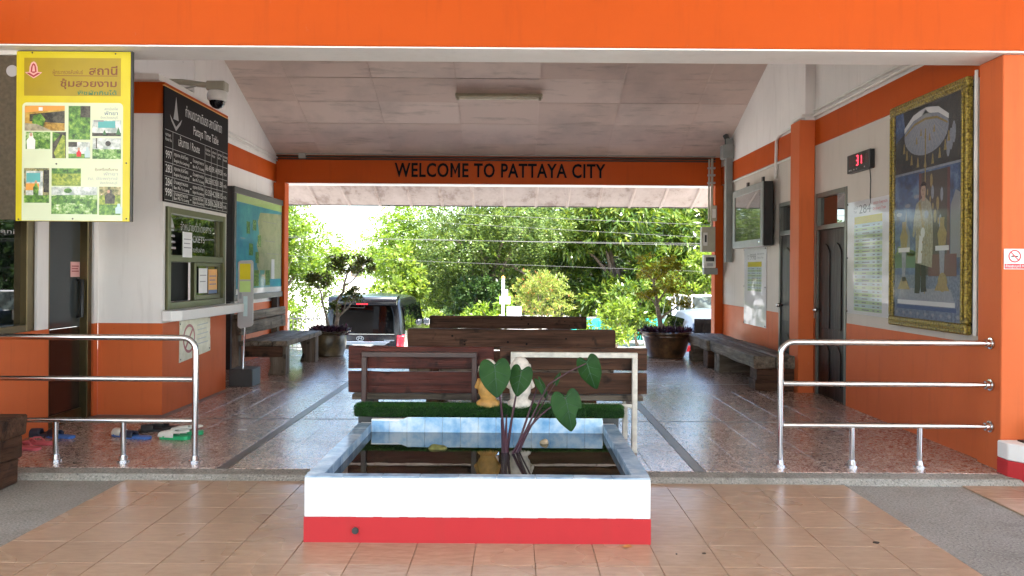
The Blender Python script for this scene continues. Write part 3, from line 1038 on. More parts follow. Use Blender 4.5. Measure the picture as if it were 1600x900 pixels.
obj('hatch_dark_sheet', MB().box(0.07, W_ / 2 - 0.06, 0.07, 0.47, -0.02, -0.01), M['black_paint'], cw)  # black sheet stands in for the unlit room behind the open hatch
pr = M['print_lightgrey']
text('จำหน่ายตั๋วโดยสาร', cw, pr, 0.40, 0.80, 0.115, 0.80, 0.031)
text('TICKETS', cw, pr, 0.60, 0.685, 0.10, 0.42, 0.031, offset=0.01)
text('ห้ามรับฝาก', cw, pr, 0.66, 0.58, 0.07, 0.35, 0.031)
em = MB()
for dz_, ww in ((0.60, 0.20), (0.66, 0.18), (0.72, 0.15), (0.78, 0.11)):
    em.box(0.19 - ww / 2, 0.19 + ww / 2, dz_, dz_ + 0.022, 0.031, 0.032)
em.prism([(0.12, 0.81), (0.26, 0.81), (0.19, 0.92)], 'z', 0.031, 0.032)
obj('emblem', em, pr, cw)
def notice(parent, u0, u1, v0, v1, n, nlines=4, mat='paper', ink='print_grey', nm='paper_notice'):
    p_ = rect(nm, parent, M[mat], u0, u1, v0, v1, n, n + 0.002)
    for i in range(nlines):
        vv = v1 - (v1 - v0) * (0.28 + 0.5 * i / max(1, nlines))
        rect('print_line', p_, M[ink], u0 + (u1 - u0) * 0.12, u1 - (u1 - u0) * (0.12 + 0.1 * (i % 2)), vv - 0.006, vv + 0.004, n + 0.0022, n + 0.003)
    return p_
notice(cw, 0.33, 0.56, 0.52, 0.78, 0.082, 3)
notice(cw, 0.79, 1.02, 0.14, 0.41, 0.062, 2)
c_ = notice(cw, 1.05, 1.30, 0.13, 0.40, 0.062, 3, 'print_orange', 'print_blue')
rect('print_line', c_, M['print_blue'], 1.05, 1.30, 0.13, 0.17, 0.0642, 0.065)
# glass door of the office
od = thing('door', 'dark glass office door with pull handle', None)
od.parent = to
od.matrix_world = fr('left', DY0, FZ, OX - 0.08)
dw = DY1 - DY0
fm = MB()
fm.box(0, 0.03, 0, 2.30, 0, 0.075); fm.box(dw - 0.14, dw - 0.07, 0, 2.30, 0, 0.10); fm.box(dw - 0.03, dw, 0, 2.30, 0, 0.06)
fm.box(0.03, dw - 0.14, 0, 0.10, 0, 0.05); fm.box(0.03, dw - 0.14, 2.22, 2.30, 0, 0.05)
obj('frame', fm, M['alu_bronze'], od, 0.004)
obj('pane', MB().box(0.03, dw - 0.14, 0.86, 2.22, 0.015, 0.025), M['door_view'], od)
obj('lower_pane', MB().box(0.03, dw - 0.14, 0.10, 0.858, 0.015, 0.0248), M['door_view_low'], od)  # brown paints the darker lower room wall seen through the same glass
obj('jamb', MB().box(dw - 0.07, dw - 0.03, 0, 2.30, 0, 0.05), M['dark_metal'], od)
hd = MB().tube([(dw - 0.185, 0.95, 0.03), (dw - 0.185, 0.95, 0.07), (dw - 0.185, 1.29, 0.07), (dw - 0.185, 1.29, 0.03)], 0.017, 10)
obj('pull_handle', hd, M['black_plastic'], od, 0, True)
notice(od, dw - 0.30, dw - 0.15, 1.32, 1.46, 0.027, 3, 'print_pink', 'print_maroon', 'door_sticker')
# office window
ow = thing('window', 'office window left of the glass door', None)
ow.parent = to
ow.matrix_world = fr('left', QY0, 0.925, OX - 0.07)
W_, H_ = QY1 - QY0, 1.325
fm = MB()
fm.box(0, 0.06, 0, H_, 0, 0.09); fm.box(W_ - 0.10, W_ - 0.0, 0, H_, 0, 0.05); fm.box(W_ - 0.16, W_ - 0.10, 0, H_, 0, 0.085)
fm.box(0.06, W_ - 0.16, 0, 0.06, 0, 0.085); fm.box(0.06, W_ - 0.16, H_ - 0.06, H_, 0, 0.085)
obj('frame', fm, M['alu_bronze'], ow, 0.004)
obj('pane', MB().box(0.06, W_ - 0.16, 0.06, H_ - 0.06, 0.02, 0.03), M['dark_glass'], ow)
text('chathani', ow, pr, 0.80, 0.80, 0.06, 0.5, 0.031)

# timetable board on the booth
tt = thing('timetable_board', 'black timetable banner with white rows above the ticket window', 'timetable', frame=fr('left', 7.47, 2.10, BX + 0.006))
TW, TH = 1.66, 1.11
rect('banner', tt, M['print_black'], 0, TW, 0, TH, 0.0, 0.012)
rect('edge_trim', tt, M['print_orange'], -0.012, TW, TH, TH + 0.012, 0.0, 0.013)
pw = M['print_white']
text('กำหนดเวลาเดินรถ สถานีพัทยา', tt, pw, 0.48, TH - 0.20, 0.145, 0.98, 0.013)
text('Pattaya Time Table', tt, pw, 0.68, TH - 0.35, 0.13, 0.68, 0.013)
em = MB()
em.prism([(0.20, 0.83), (0.32, 0.83), (0.29, 0.93), (0.26, 1.06), (0.23, 0.93)], 'z', 0.0125, 0.0132)
em.prism([(0.12, 0.86), (0.26, 0.76), (0.40, 0.86), (0.36, 0.80), (0.26, 0.72), (0.16, 0.80)], 'z', 0.0125, 0.0133)
obj('emblem', em, M['print_lightgrey'], tt)
lines = MB()
rowv = [0.70, 0.53, 0.385, 0.25, 0.12, 0.02]
for v_ in rowv: lines.box(0.02, TW - 0.02, v_ - 0.003, v_ + 0.003, 0.0125, 0.0132)
for u_ in (0.19, 0.985, 1.16, 1.33, 1.50): lines.box(u_ - 0.003, u_ + 0.003, 0.02, 0.70, 0.0125, 0.0134)
obj('grid_lines', lines, M['print_lightgrey'], tt)
text('หมายเลข\nRoute No.', tt, pw, 0.03, 0.64, 0.045, 0.14, 0.013)
text('เส้นทาง / Route', tt, pw, 0.32, 0.585, 0.12, 0.52, 0.013)
for u_, s_ in ((1.0, 'หัวลำโพง\nHua Lum'), (1.175, 'ฉะเชิงเทรา\nPattaya'), (1.345, 'พลูตาหลวง\nBan Plu'), (1.515, 'หมายเหตุ\nRemark')):
    text(s_, tt, pw, u_, 0.64, 0.04, 0.13, 0.013)
trows = [('997', 'กรุงเทพ (หัวลำโพง)', 'Bangkok (Hua Lamphong)', 'บ้านพลูตาหลวง', 'Ban Plu Ta Luang', ('06.45', '09.14', '09.50')),
         ('283', 'กรุงเทพ (หัวลำโพง)', 'Bangkok (Hua Lamphong)', 'บ้านพลูตาหลวง', 'Ban Plu Ta Luang', ('06.55', '10.35', '11.50')),
         ('284', 'บ้านพลูตาหลวง', 'Ban Plu Ta Luang', 'กรุงเทพ (หัวลำโพง)', 'Bangkok (Hua Lamphong)', ('13.35', '14.21', '18.15')),
         ('998', 'บ้านพลูตาหลวง', 'Ban Plu Ta Luang', 'กรุงเทพ (หัวลำโพง)', 'Bangkok (Hua Lamphong)', ('15.50', '16.26', '18.50'))]
for i, (no, a, b, c, d, tm) in enumerate(trows):
    vt, vb = rowv[i + 1], rowv[i + 2]
    hgt = vt - vb
    text(no, tt, pw, 0.035, vb + 0.04, 0.11, 0.135, 0.013)
    text(a, tt, pw, 0.22, vb + hgt * 0.58, 0.05, 0.33, 0.013)
    text(b, tt, pw, 0.22, vb + hgt * 0.18, 0.045, 0.36, 0.013)
    rect('dash', tt, pw, 0.605, 0.635, vb + hgt * 0.45, vb + hgt * 0.52, 0.0125, 0.0132)
    text(c, tt, pw, 0.67, vb + hgt * 0.58, 0.05, 0.28, 0.013)
    text(d, tt, pw, 0.67, vb + hgt * 0.18, 0.045, 0.29, 0.013)
    for u_, s_ in zip((0.998, 1.17, 1.34), tm):
        text(s_, tt, pw, u_, vb + hgt * 0.3, 0.09, 0.15, 0.013)
    text('ทุกวัน', tt, pw, 1.525, vb + hgt * 0.35, 0.05, 0.09, 0.013)

# notice on the booth's orange wall
nb = thing('wall_notice', 'peeling cream notice with red circle on the orange counter wall', 'notice', frame=fr('left', 7.86, 0.50, BX + 0.006) @ Matrix.Rotation(R(2.0), 4, 'Z'))
obj('sheet', MB().prism([(0, 0), (0.80, 0.02), (0.80, 0.17), (0.785, 0.22), (0.80, 0.27), (0.80, 0.42), (0.02, 0.42)], 'z', 0, 0.006), M['notice_print'], nb)
rg = MB()
oc, ic = ell(0.24, 0.22, 0.15, 0.15, 28), ell(0.24, 0.22, 0.122, 0.122, 28)
for i in range(28):
    j = (i + 1) % 28
    rg.add([(*oc[i], 0.0065), (*oc[j], 0.0065), (*ic[j], 0.0065), (*ic[i], 0.0065)], [(0, 1, 2, 3)])
rg.prism([(0.135, 0.135), (0.155, 0.115), (0.345, 0.305), (0.325, 0.325)], 'z', 0.0062, 0.0068)
obj('red_ring', rg, M['print_maroon'], nb)
for i in range(5):
    rect('print_line', nb, M['print_lightgrey'], 0.45, 0.74 - 0.05 * (i % 2), 0.33 - i * 0.05, 0.34 - i * 0.05, 0.0062, 0.0068)
for u_, v_ in ((0.03, 0.03), (0.03, 0.39), (0.77, 0.05), (0.77, 0.39)):
    obj('screw', MB().lathe([(0.008, 0), (0.008, 0.003), (0.0, 0.005)], 8, (u_, v_, 0.006)), M['dark_metal'], nb)

# ceiling lamp
fl = thing('tube_light', 'unlit fluorescent batten fixed to the sloped ceiling', 'lamp', loc=(at(780, 137, 11.62).x, 11.60, ceil_z(11.60) - 0.016))
fl.rotation_euler = (-ang, 0, 0.0)
obj('housing', MB().box(-0.65, 0.65, -0.035, 0.035, -0.05, 0), M['lamp_body'], fl, 0.006)
obj('tube', MB().tube([(-0.61, 0, -0.075), (0.61, 0, -0.075)], 0.016, 12), M['lamp_tube'], fl, 0, True)
for s in (-1, 1):
    obj('lamp_holder', MB().box(s * 0.61 - 0.02, s * 0.61 + 0.02, -0.02, 0.02, -0.095, -0.05), M['lamp_body'], fl, 0.004)

# conduits and electrical gear
cd = thing('beam_conduit', 'thin cable conduits running along the top of the lettered beam', 'conduit')
for k_, (z_, r_) in enumerate(((3.385, 0.016), (3.345, 0.013), (3.43, 0.012))):
    obj('pipe', MB().tube([(XL + 0.02, YB - 0.025, z_), (-1, YB - 0.025, z_ - 0.004), (1.5, YB - 0.025, z_), (XR - 0.12, YB - 0.025, z_ - 0.003)], r_, 8), M['dark_metal'] if k_ < 2 else M['pvc_grey'], cd, 0, True)
obj('junction_box', MB().box(-3.70, -3.58, YB - 0.06, YB - 0.001, 3.35, 3.44), M['pvc_grey'], cd, 0.006)
cd = thing('wall_conduit', 'white conduit following the orange band along the right wall', 'conduit')
pts = [(XR - 0.03, 5.9, 3.30), (XR - 0.03, 9.10, 3.295), (3.36, 9.12, 3.295), (3.36, 9.43, 3.295), (XR - 0.03, 9.45, 3.295), (XR - 0.03, 10.30, 3.29), (XR - 0.03, 10.42, 3.22), (XR - 0.03, 10.45, 2.72)]
obj('pipe', MB().tube(pts, 0.020, 8), M['pvc_white'], cd, 0, True)
obj('pipe', MB().tube([(XR - 0.03, 5.9, 3.36), (XR - 0.03, 9.10, 3.355)], 0.014, 8), M['pvc_white'], cd, 0, True)
cd = thing('band_conduit', 'thin white pipe under the orange band above the wall display', 'conduit')
obj('pipe', MB().tube([(XR - 0.02, 9.46, BAND0 - 0.03), (XR - 0.02, 12.7, BAND0 - 0.03)], 0.012, 8), M['pvc_white'], cd, 0, True)
cd = thing('office_conduit', 'pair of thin pipes on the white wall above the ticket office', 'conduit')
obj('pipe', MB().tube([(-5.2, 9.88, 4.0), (-4.12, 9.88, 3.70)], 0.018, 8), M['pvc_grey'], cd, 0, True)
obj('pipe', MB().tube([(-5.2, 9.88, 3.94), (-4.12, 9.88, 3.64)], 0.014, 8), M['pvc_grey'], cd, 0, True)
obj('pipe', MB().tube([(XL + 0.03, 9.96, 3.42), (XL + 0.03, 13.25, 3.36)], 0.016, 8), M['pvc_white'], cd, 0, True)
obj('pipe', MB().tube([(XL + 0.03, 9.96, 3.34), (XL + 0.03, 13.25, 3.31)], 0.012, 8), M['pvc_white'], cd, 0, True)

dt = thing('cable_duct', 'grey vertical cable duct in the rear corner beside the display', 'duct')
obj('duct', MB().box(3.395, 3.50, 12.55, 12.66, 1.62, 3.62), M['grey_paint'], dt, 0.005)
obj('head_box', MB().box(3.34, 3.512, 12.53, 12.74, 3.30, 3.52), M['grey_paint'], dt, 0.006)
obj('goose_neck', MB().tube([(3.43, 12.62, 3.52), (3.43, 12.62, 3.62), (3.40, 12.64, 3.69)], 0.045, 10), M['dark_metal'], dt, 0, True)
obj('riser_pipe', MB().tube([(3.31, YB - 0.16, 1.9), (3.31, YB - 0.16, 3.38)], 0.022, 8), M['box_beige'], dt, 0, True)
obj('riser_pipe', MB().tube([(3.26, YB - 0.16, 2.3), (3.26, YB - 0.16, 3.36)], 0.016, 8), M['box_beige'], dt, 0, True)
for z_ in (2.95, 3.08, 3.20):
    obj('clip', MB().box(3.24, 3.36, YB - 0.19, YB - 0.13, z_, z_ + 0.03), M['pvc_grey'], dt)
sb = thing('switch_box', 'small beige switch on the rear corner post above the breaker box', 'switch', loc=(3.33, YB - 0.20, 2.32))
obj('case', MB().box(-0.05, 0.05, -0.03, 0.06, 0, 0.26), M['box_beige'], sb, 0.008)
obj('rocker', MB().box(-0.03, 0.03, -0.042, -0.0305, 0.05, 0.20), M['pvc_white'], sb, 0.004)
bx_ = thing('breaker_box', 'beige metal breaker box on the orange rear corner post', 'breaker box', loc=(3.235, YB - 0.24, 1.80))
obj('case', MB().box(-0.115, 0.115, -0.02, 0.105, 0, 0.42), M['box_beige'], bx_, 0.010)
obj('cover_plate', MB().box(-0.09, -0.02, -0.034, -0.0205, 0.10, 0.32), M['pvc_white'], bx_, 0.005)
obj('lever', MB().box(-0.07, -0.04, -0.055, -0.0345, 0.16, 0.28), M['black_plastic'], bx_, 0.004)
mt = thing('electric_meter', 'pale electric meter hanging below the breaker box', 'meter', loc=(3.26, YB - 0.24, 1.42))
obj('case', MB().box(-0.10, 0.10, -0.02, 0.105, 0.11, 0.33), M['pvc_white'], mt, 0.012)
obj('dial_window', MB().box(-0.07, 0.07, -0.028, -0.0205, 0.22, 0.29), M['dark_glass'], mt)
obj('terminal_cover', MB().box(-0.10, 0.13, -0.03, 0.105, 0, 0.108), M['grey_paint'], mt, 0.008)
rect_ = obj('rating_plate', MB().box(-0.05, 0.05, -0.0255, -0.0205, 0.14, 0.19), M['print_lightgrey'], mt)

# wall display cabinet
tv = thing('display_cabinet', 'black framed flat display cabinet hung high on the right wall', 'display', frame=fr('right', 11.90, 1.82, 3.335))
obj('case', MB().box(0, 1.44, 0, 0.87, -0.13, -0.004), M['black_plastic'], tv, 0.008)
fm = MB()
fm.box(0, 1.44, 0, 0.10, -0.003, 0.014); fm.box(0, 1.44, 0.77, 0.87, -0.003, 0.014); fm.box(0, 0.10, 0.10, 0.77, -0.003, 0.0135); fm.box(1.34, 1.44, 0.10, 0.77, -0.003, 0.0135)
obj('bezel', fm, M['grey_paint'], tv, 0.004)
obj('screen', MB().box(0.10, 1.34, 0.10, 0.77, -0.003, 0.003), M['screen_glass'], tv)
for u_ in (0.45, 1.15):
    obj('hanger', MB().box(u_ - 0.03, u_ + 0.03, 0.86, 0.96, -0.10, -0.07), M['black_plastic'], tv)
obj('wall_bracket', MB().box(0.35, 1.1, 0.2, 0.7, -0.184, -0.131), M['dark_metal'], tv)
obj('power_light', MB().lathe([(0.016, 0), (0.016, 0.004), (0, 0.006)], 10, (1.30, 0.05, 0.014)), M['chrome'], tv)

# posters 284 and 998
def route_poster(lab, no, yl, z0, W, H, nrow, tab0, tab1):
    p_ = thing('route_poster', lab, 'poster', frame=fr('right', yl, z0, XR - 0.006), group='route posters on the right wall')
    sh = MB()
    nx, ny = 8, 14
    rr = random.Random(int(no))
    vv = [(W * i / nx, H * j / ny, 0.004 + 0.007 * rr.random()) for j in range(ny + 1) for i in range(nx + 1)]
    ff = [(j * (nx + 1) + i, j * (nx + 1) + i + 1, (j + 1) * (nx + 1) + i + 1, (j + 1) * (nx + 1) + i) for j in range(ny) for i in range(nx)]
    rect('paper_sheet', p_, M['paper'], 0, W, 0, H, 0, 0.003)
    u0, u1 = W * 0.17, W * 0.80
    rect('heading_bar', p_, M['print_yellow'], u0, u1, H * tab1 - 0.075, H * tab1, 0.0032, 0.0038)
    text(no, p_, M['print_grey'], W * 0.28, H * tab1 + 0.03, 0.13, W * 0.27, 0.0034)
    text('ขบวนที่\nTrain', p_, M['print_grey'], W * 0.15, H * tab1 + 0.08, 0.04, W * 0.10, 0.0034)
    text('รถธรรมดา บ้านพลูตาหลวง', p_, M['print_red'] if no == '284' else M['print_grey'], W * 0.60, H * tab1 + 0.10, 0.04, W * 0.30, 0.0034)
    text('Ordinary Train', p_, M['print_red'] if no == '284' else M['print_grey'], W * 0.60, H * tab1 + 0.045, 0.04, W * 0.27, 0.0034)
    top = H * tab1 - 0.08
    dh = (top - H * tab0) / nrow
    for i in range(nrow):
        v1 = top - i * dh
        row = rect('table_row', p_, M['print_palegreen' if i % 2 else 'print_paleblue'], u0, u1, v1 - dh + 0.003, v1, 0.0032, 0.0038)
        ink = MB()
        for a, b in ((0.05, 0.09 + 0.1 * rr.random()), (0.30, 0.42 + 0.16 * rr.random()), (0.68, 0.76), (0.84, 0.92)):
            ink.box(u0 + (u1 - u0) * a, u0 + (u1 - u0) * b, v1 - dh * 0.7, v1 - dh * 0.38, 0.0040, 0.0044)
        obj('print_line', ink, M['print_grey'], row)
    ob = obj('clear_cover', sh.add(vv, ff), M['clear_sheet'], p_, 0, True)
    for u_ in (0.02, W - 0.02):
        for v_ in (0.02, H * 0.5, H - 0.02):
            obj('pin', MB().lathe([(0.010, 0), (0.008, 0.006), (0, 0.009)], 8, (u_, v_, 0.011)), M['dark_metal'], p_)
    return p_
route_poster('tall green striped poster headed 284 beside the gilt portrait', '284', 8.22, 1.035, 0.97, 1.16, 24, 0.03, 0.86)
route_poster('green striped poster headed 998 under the wall display', '998', 11.92, 0.68, 1.05, 1.14, 10, 0.44, 0.82)

# led clock
lc = thing('led_clock', 'black wall clock showing a red lit digit above the 284 poster', 'clock', frame=fr('right', 8.14, 2.49, XR - 0.055))
obj('case', MB().box(0, 0.52, 0, 0.19, -0.053, 0), M['black_plastic'], lc, 0.006)
segs7 = {'a': (0.1, 0.9, 1.85, 2.0), 'b': (0.8, 1.0, 1.05, 1.9), 'c': (0.8, 1.0, 0.1, 0.95), 'd': (0.1, 0.9, 0, 0.15), 'e': (0, 0.2, 0.1, 0.95), 'f': (0, 0.2, 1.05, 1.9), 'g': (0.1, 0.9, 0.93, 1.07)}
def digit(u, v, s, on, mat_on, nm):
    dgt = MB()
    for k_ in on:
        a, b, c, d = segs7[k_]
        dgt.box(u + a * s, u + b * s, v + c * s, v + d * s, 0.0, 0.002)
    return obj(nm, dgt, mat_on, lc)
plain('led_dim', (0.09, 0.016, 0.018), 0.5)
digit(0.06, 0.065, 0.045, 'abcdefg', M['led_dim'], 'dim_digit')
digit(0.125, 0.065, 0.045, 'abcdefg', M['led_dim'], 'dim_digit')
digit(0.215, 0.06, 0.052, 'abgcd', M['led_red'], 'lit_digit')
digit(0.30, 0.065, 0.045, 'bc', M['led_red'], 'lit_digit')
digit(0.365, 0.065, 0.045, 'abcdefg', M['led_dim'], 'dim_digit')
digit(0.43, 0.065, 0.045, 'abcdefg', M['led_dim'], 'dim_digit')
for u_ in (0.05, 0.09, 0.16, 0.22, 0.40):
    obj('indicator', MB().box(u_, u_ + 0.02, 0.022, 0.034, 0.0, 0.002), M['print_lightgrey'], lc)
obj('cable', MB().tube([(0.46, 0.0, -0.03), (0.47, -0.1, -0.035), (0.44, -0.28, -0.045), (0.45, -0.34, -0.048)], 0.005, 6), M['black_plastic'], lc)

# gilt framed portrait
pt = thing('framed_portrait', 'tall gilt framed ceremonial portrait under a white parasol', 'portrait', frame=fr('right', 7.20, 0.985, XR - 0.045))
PW, PH, FWD = 1.235, 1.99, 0.082
pc = MB().box(FWD, PW - FWD, FWD, PH - FWD, -0.010, 0.0)
obj('backing', MB().box(0.01, PW - 0.01, 0.01, PH - 0.01, -0.04, -0.012), M['black_paint'], pt)
pic = obj('picture', pc, M['sky_print'], pt)
for (a, b, c, d) in ((0, PW, 0, FWD), (0, PW, PH - FWD, PH), (0, FWD, FWD, PH - FWD), (PW - FWD, PW, FWD, PH - FWD)):
    m_ = obj('frame_rail', MB().box(a, b, c, d, -0.035, 0.022), M['gilt'], pt, 0.010)
    hz_ = (b - a) > (d - c)
    e = 0.028
    mm = MB().box(a + (e if hz_ else 0.032), b - (e if hz_ else 0.032), c + (0.032 if hz_ else e), d - (0.032 if hz_ else e), 0.0222, 0.034)
    obj('moulding', mm, M['gilt'], m_, 0.006)
obj('cover_glass', MB().add([(FWD, FWD, 0.016), (PW - FWD, FWD, 0.016), (PW - FWD, PH - FWD, 0.016), (FWD, PH - FWD, 0.016)], [(0, 1, 2, 3)]), M['glare_haze_sheet'], pt)
def pp(nm, mat, pts, lv): return flat(nm, pic, M[mat], pts, 0.0004 * lv, 0.0004 * lv + 0.0003)
Lx, Rx = FWD + 0.001, PW - FWD - 0.001
pp('upper_ground', 'night_print', [(Lx, 1.36), (Rx, 1.36), (Rx, PH - FWD), (Lx, PH - FWD)], 1)
pp('cornice', 'print_silver', [(Lx, 1.345), (Rx, 1.345), (Rx, 1.365), (Lx, 1.365)], 2)
pp('blue_drape', 'sky_print', [(Lx, 1.65), (0.26, 1.72), (0.22, PH - FWD), (Lx, PH - FWD)], 2)
pp('parasol', 'print_silver', ell(0.60, 1.68, 0.355, 0.20, 30), 3)
pp('parasol_rim', 'print_white', [(0.245, 1.72), (0.40, 1.80), (0.60, 1.83), (0.80, 1.80), (0.955, 1.72), (0.955, 1.76), (0.80, 1.85), (0.60, 1.88), (0.40, 1.85), (0.245, 1.76)], 4)
pp('parasol_rim', 'print_gold', [(0.26, 1.685), (0.42, 1.755), (0.60, 1.775), (0.78, 1.755), (0.94, 1.685), (0.94, 1.70), (0.78, 1.775), (0.60, 1.795), (0.42, 1.775), (0.26, 1.70)], 5)
for i in range(9):
    a_ = R(195 + i * 150 / 8)
    u_, v_ = 0.60 + 0.37 * math.cos(a_), 1.68 + 0.22 * math.sin(a_)
    pp('tassel', 'print_gold', [(u_ - 0.006, v_), (u_ + 0.006, v_), (u_ + 0.022, v_ - 0.085), (u_ - 0.022, v_ - 0.085)], 5)
for i in range(5):
    u_, v_ = 0.46 + 0.07 * i, 1.62 + 0.03 * ((i * 2) % 3)
    pp('tassel', 'print_gold', [(u_ - 0.004, v_ + .03), (u_ + 0.004, v_ + .03), (u_ + 0.015, v_ - 0.03), (u_ - 0.015, v_ - 0.03)], 6)
pp('parasol_pole', 'print_gold', [(0.595, 0.30), (0.612, 0.30), (0.612, 1.70), (0.595, 1.70)], 6)
for i in range(3):
    u_ = 0.95 + 0.04 * i
    pp('chandelier', 'print_silver', ell(u_, 1.50 + 0.05 * i, 0.028, 0.09, 10), 4)
pp('spire', 'print_grey', [(0.17, 0.62), (0.36, 0.62), (0.345, 0.84), (0.30, 0.90), (0.285, 1.05), (0.265, 0.90), (0.20, 0.84)], 2)
pp('lawn', 'print_green', [(Lx, 0.52), (0.45, 0.52), (0.45, 0.66), (Lx, 0.64)], 3)
pp('doorway', 'print_darkbrown', [(0.50, 0.45), (0.98, 0.45), (0.98, 1.33), (0.50, 1.33)], 2)
pp('door_edge', 'print_darkred', [(0.50, 0.45), (0.54, 0.45), (0.54, 1.33), (0.50, 1.33)], 3)
pp('door_edge', 'print_darkred', [(0.94, 0.45), (0.98, 0.45), (0.98, 1.33), (0.94, 1.33)], 3)
for i, (u_, v_) in enumerate(((0.72, 1.15), (0.80, 1.05), (0.86, 1.12), (0.76, 0.95), (0.84, 0.90), (0.70, 1.25))):
    pp('ornament', 'print_gold' if i % 2 else 'print_silver', ell(u_, v_, 0.022, 0.06, 8), 4)
pp('side_panel', 'print_grey', [(0.99, 0.60), (Rx, 0.60), (Rx, 1.10), (1.06, 1.14), (0.99, 1.02)], 2)
pp('throne', 'print_darkred', [(0.66, 0.45), (1.08, 0.45), (1.08, 0.63), (0.66, 0.63)], 4)
pp('carpet', 'carpet_print', [(Lx, FWD), (Rx, FWD), (Rx, 0.46), (Lx, 0.46)], 2)
pp('dais', 'print_silver', [(0.14, 0.235), (1.06, 0.235), (1.0, 0.345), (0.20, 0.345)], 4)
pp('dais_edge', 'print_white', [(0.14, 0.20), (1.06, 0.20), (1.06, 0.238), (0.14, 0.238)], 5)
pp('dais_edge', 'print_blue', [(0.12, 0.16), (1.08, 0.16), (1.08, 0.192), (0.12, 0.192)], 5)
for u_ in (0.25, 0.87):
    pp('stand', 'print_white', [(u_ - 0.10, 0.66), (u_ + 0.10, 0.66), (u_ + 0.10, 0.70), (u_ - 0.10, 0.70)], 6)
    pp('stand', 'print_silver', [(u_ - 0.025, 0.40), (u_ + 0.025, 0.40), (u_ + 0.04, 0.66), (u_ - 0.04, 0.66)], 6)
    pp('stand', 'print_gold', [(u_ - 0.11, 0.33), (u_ + 0.11, 0.33), (u_ + 0.03, 0.44), (u_ - 0.03, 0.44)], 6)
    pp('urn', 'print_gold', [(u_ - 0.05, 0.70), (u_ + 0.05, 0.70), (u_ + 0.07, 0.80), (u_ + 0.03, 0.86), (u_ + 0.035, 0.93), (u_ - 0.035, 0.93), (u_ - 0.03, 0.86), (u_ - 0.07, 0.80)], 6)
pp('urn', 'print_gold', ell(0.88, 0.40, 0.07, 0.08, 14), 7)
# the standing figure: boots, robe, sash, face, hair
pp('boots', 'print_black', [(0.44, 0.30), (0.52, 0.30), (0.535, 0.34), (0.54, 0.58), (0.45, 0.58), (0.445, 0.36)], 8)
pp('boots', 'print_black', [(0.545, 0.31), (0.64, 0.32), (0.625, 0.36), (0.62, 0.58), (0.545, 0.58)], 8)
pp('robe', 'print_cream', [(0.455, 0.56), (0.60, 0.54), (0.72, 0.52), (0.735, 0.75), (0.725, 0.95), (0.70, 1.06), (0.615, 1.115), (0.545, 1.11), (0.46, 1.07), (0.425, 0.95), (0.40, 0.80), (0.43, 0.78), (0.455, 0.86)], 9)
pp('trousers', 'print_white', [(0.49, 0.56), (0.555, 0.56), (0.575, 0.78), (0.52, 0.80)], 10)
pp('sash', 'print_gold', [(0.50, 1.08), (0.53, 1.09), (0.60, 0.86), (0.57, 0.84)], 11)
pp('glove', 'print_white', ell(0.575, 0.82, 0.035, 0.045, 10), 12)
pp('star', 'print_silver', ell(0.63, 0.97, 0.035, 0.035, 8), 12)
pp('neck', 'print_skin', [(0.555, 1.09), (0.605, 1.09), (0.60, 1.14), (0.56, 1.14)], 10)
pp('face', 'print_skin', ell(0.578, 1.175, 0.040, 0.056, 16), 11)
pp('hair', 'print_black', [(0.538, 1.185), (0.545, 1.215), (0.578, 1.218), (0.612, 1.215), (0.62, 1.18), (0.628, 1.225), (0.605, 1.25), (0.565, 1.252), (0.535, 1.23)], 12)
plain('print_fold', (0.28, 0.24, 0.15), 0.4, 0, 0.3, 45)
for pts_ in ([(0.60, 0.56), (0.615, 0.56), (0.64, 0.90), (0.63, 0.92)], [(0.67, 0.54), (0.685, 0.54), (0.69, 0.92), (0.68, 0.92)], [(0.47, 0.62), (0.48, 0.62), (0.50, 0.92), (0.49, 0.92)], [(0.64, 1.04), (0.70, 0.98), (0.705, 0.80), (0.66, 0.82)]):
    pp('robe_fold', 'print_fold', pts_, 10)
for i in range(16):
    u_, v_ = 0.47 + 0.23 * ((i * 7) % 16) / 16, 0.60 + 0.44 * ((i * 5) % 16) / 16
    pp('embroidery', 'print_gold', ell(u_, v_, 0.008, 0.012, 6), 11)
for u_ in (0.563, 0.592):
    pp('brow', 'print_darkbrown', [(u_ - 0.010, 1.188), (u_ + 0.010, 1.188), (u_ + 0.009, 1.192), (u_ - 0.009, 1.192)], 12)
    pp('eye', 'print_black', ell(u_, 1.179, 0.0065, 0.0035, 8), 12)
pp('nose', 'print_fold', [(0.574, 1.158), (0.583, 1.158), (0.580, 1.178), (0.576, 1.178)], 12)
pp('mouth', 'print_darkred', ell(0.578, 1.147, 0.011, 0.0035, 8), 12)
for i in range(14):
    u_ = 0.27 + 0.66 * i / 13
    pp('parasol_rib', 'print_lightgrey', [(0.595, 1.862), (0.605, 1.862), (u_ + 0.004, 1.60 - 0.09 * math.sin(math.pi * i / 13)), (u_ - 0.004, 1.60 - 0.09 * math.sin(math.pi * i / 13))], 4)
for i in range(9):
    u_ = 0.13 + 0.97 * i / 8
    pp('carpet_motif', 'print_silver', [(u_, 0.105), (u_ + 0.03, 0.125), (u_, 0.145), (u_ - 0.03, 0.125)], 4)
for i in range(7):
    pp('cloud', 'print_silver' if i % 3 == 0 else 'print_blue', ell(0.16 + 0.05 * i, 1.0 + 0.24 * ((i * 3) % 7) / 7, 0.05, 0.018, 12), 2)
for i in range(10):
    u_, v_ = 0.13 + 0.30 * ((i * 3) % 10) / 10, 0.64 + 0.05 * ((i * 7) % 10) / 10
    pp('tree_print', 'photo_leaf', ell(u_, v_, 0.035, 0.03, 9), 3)
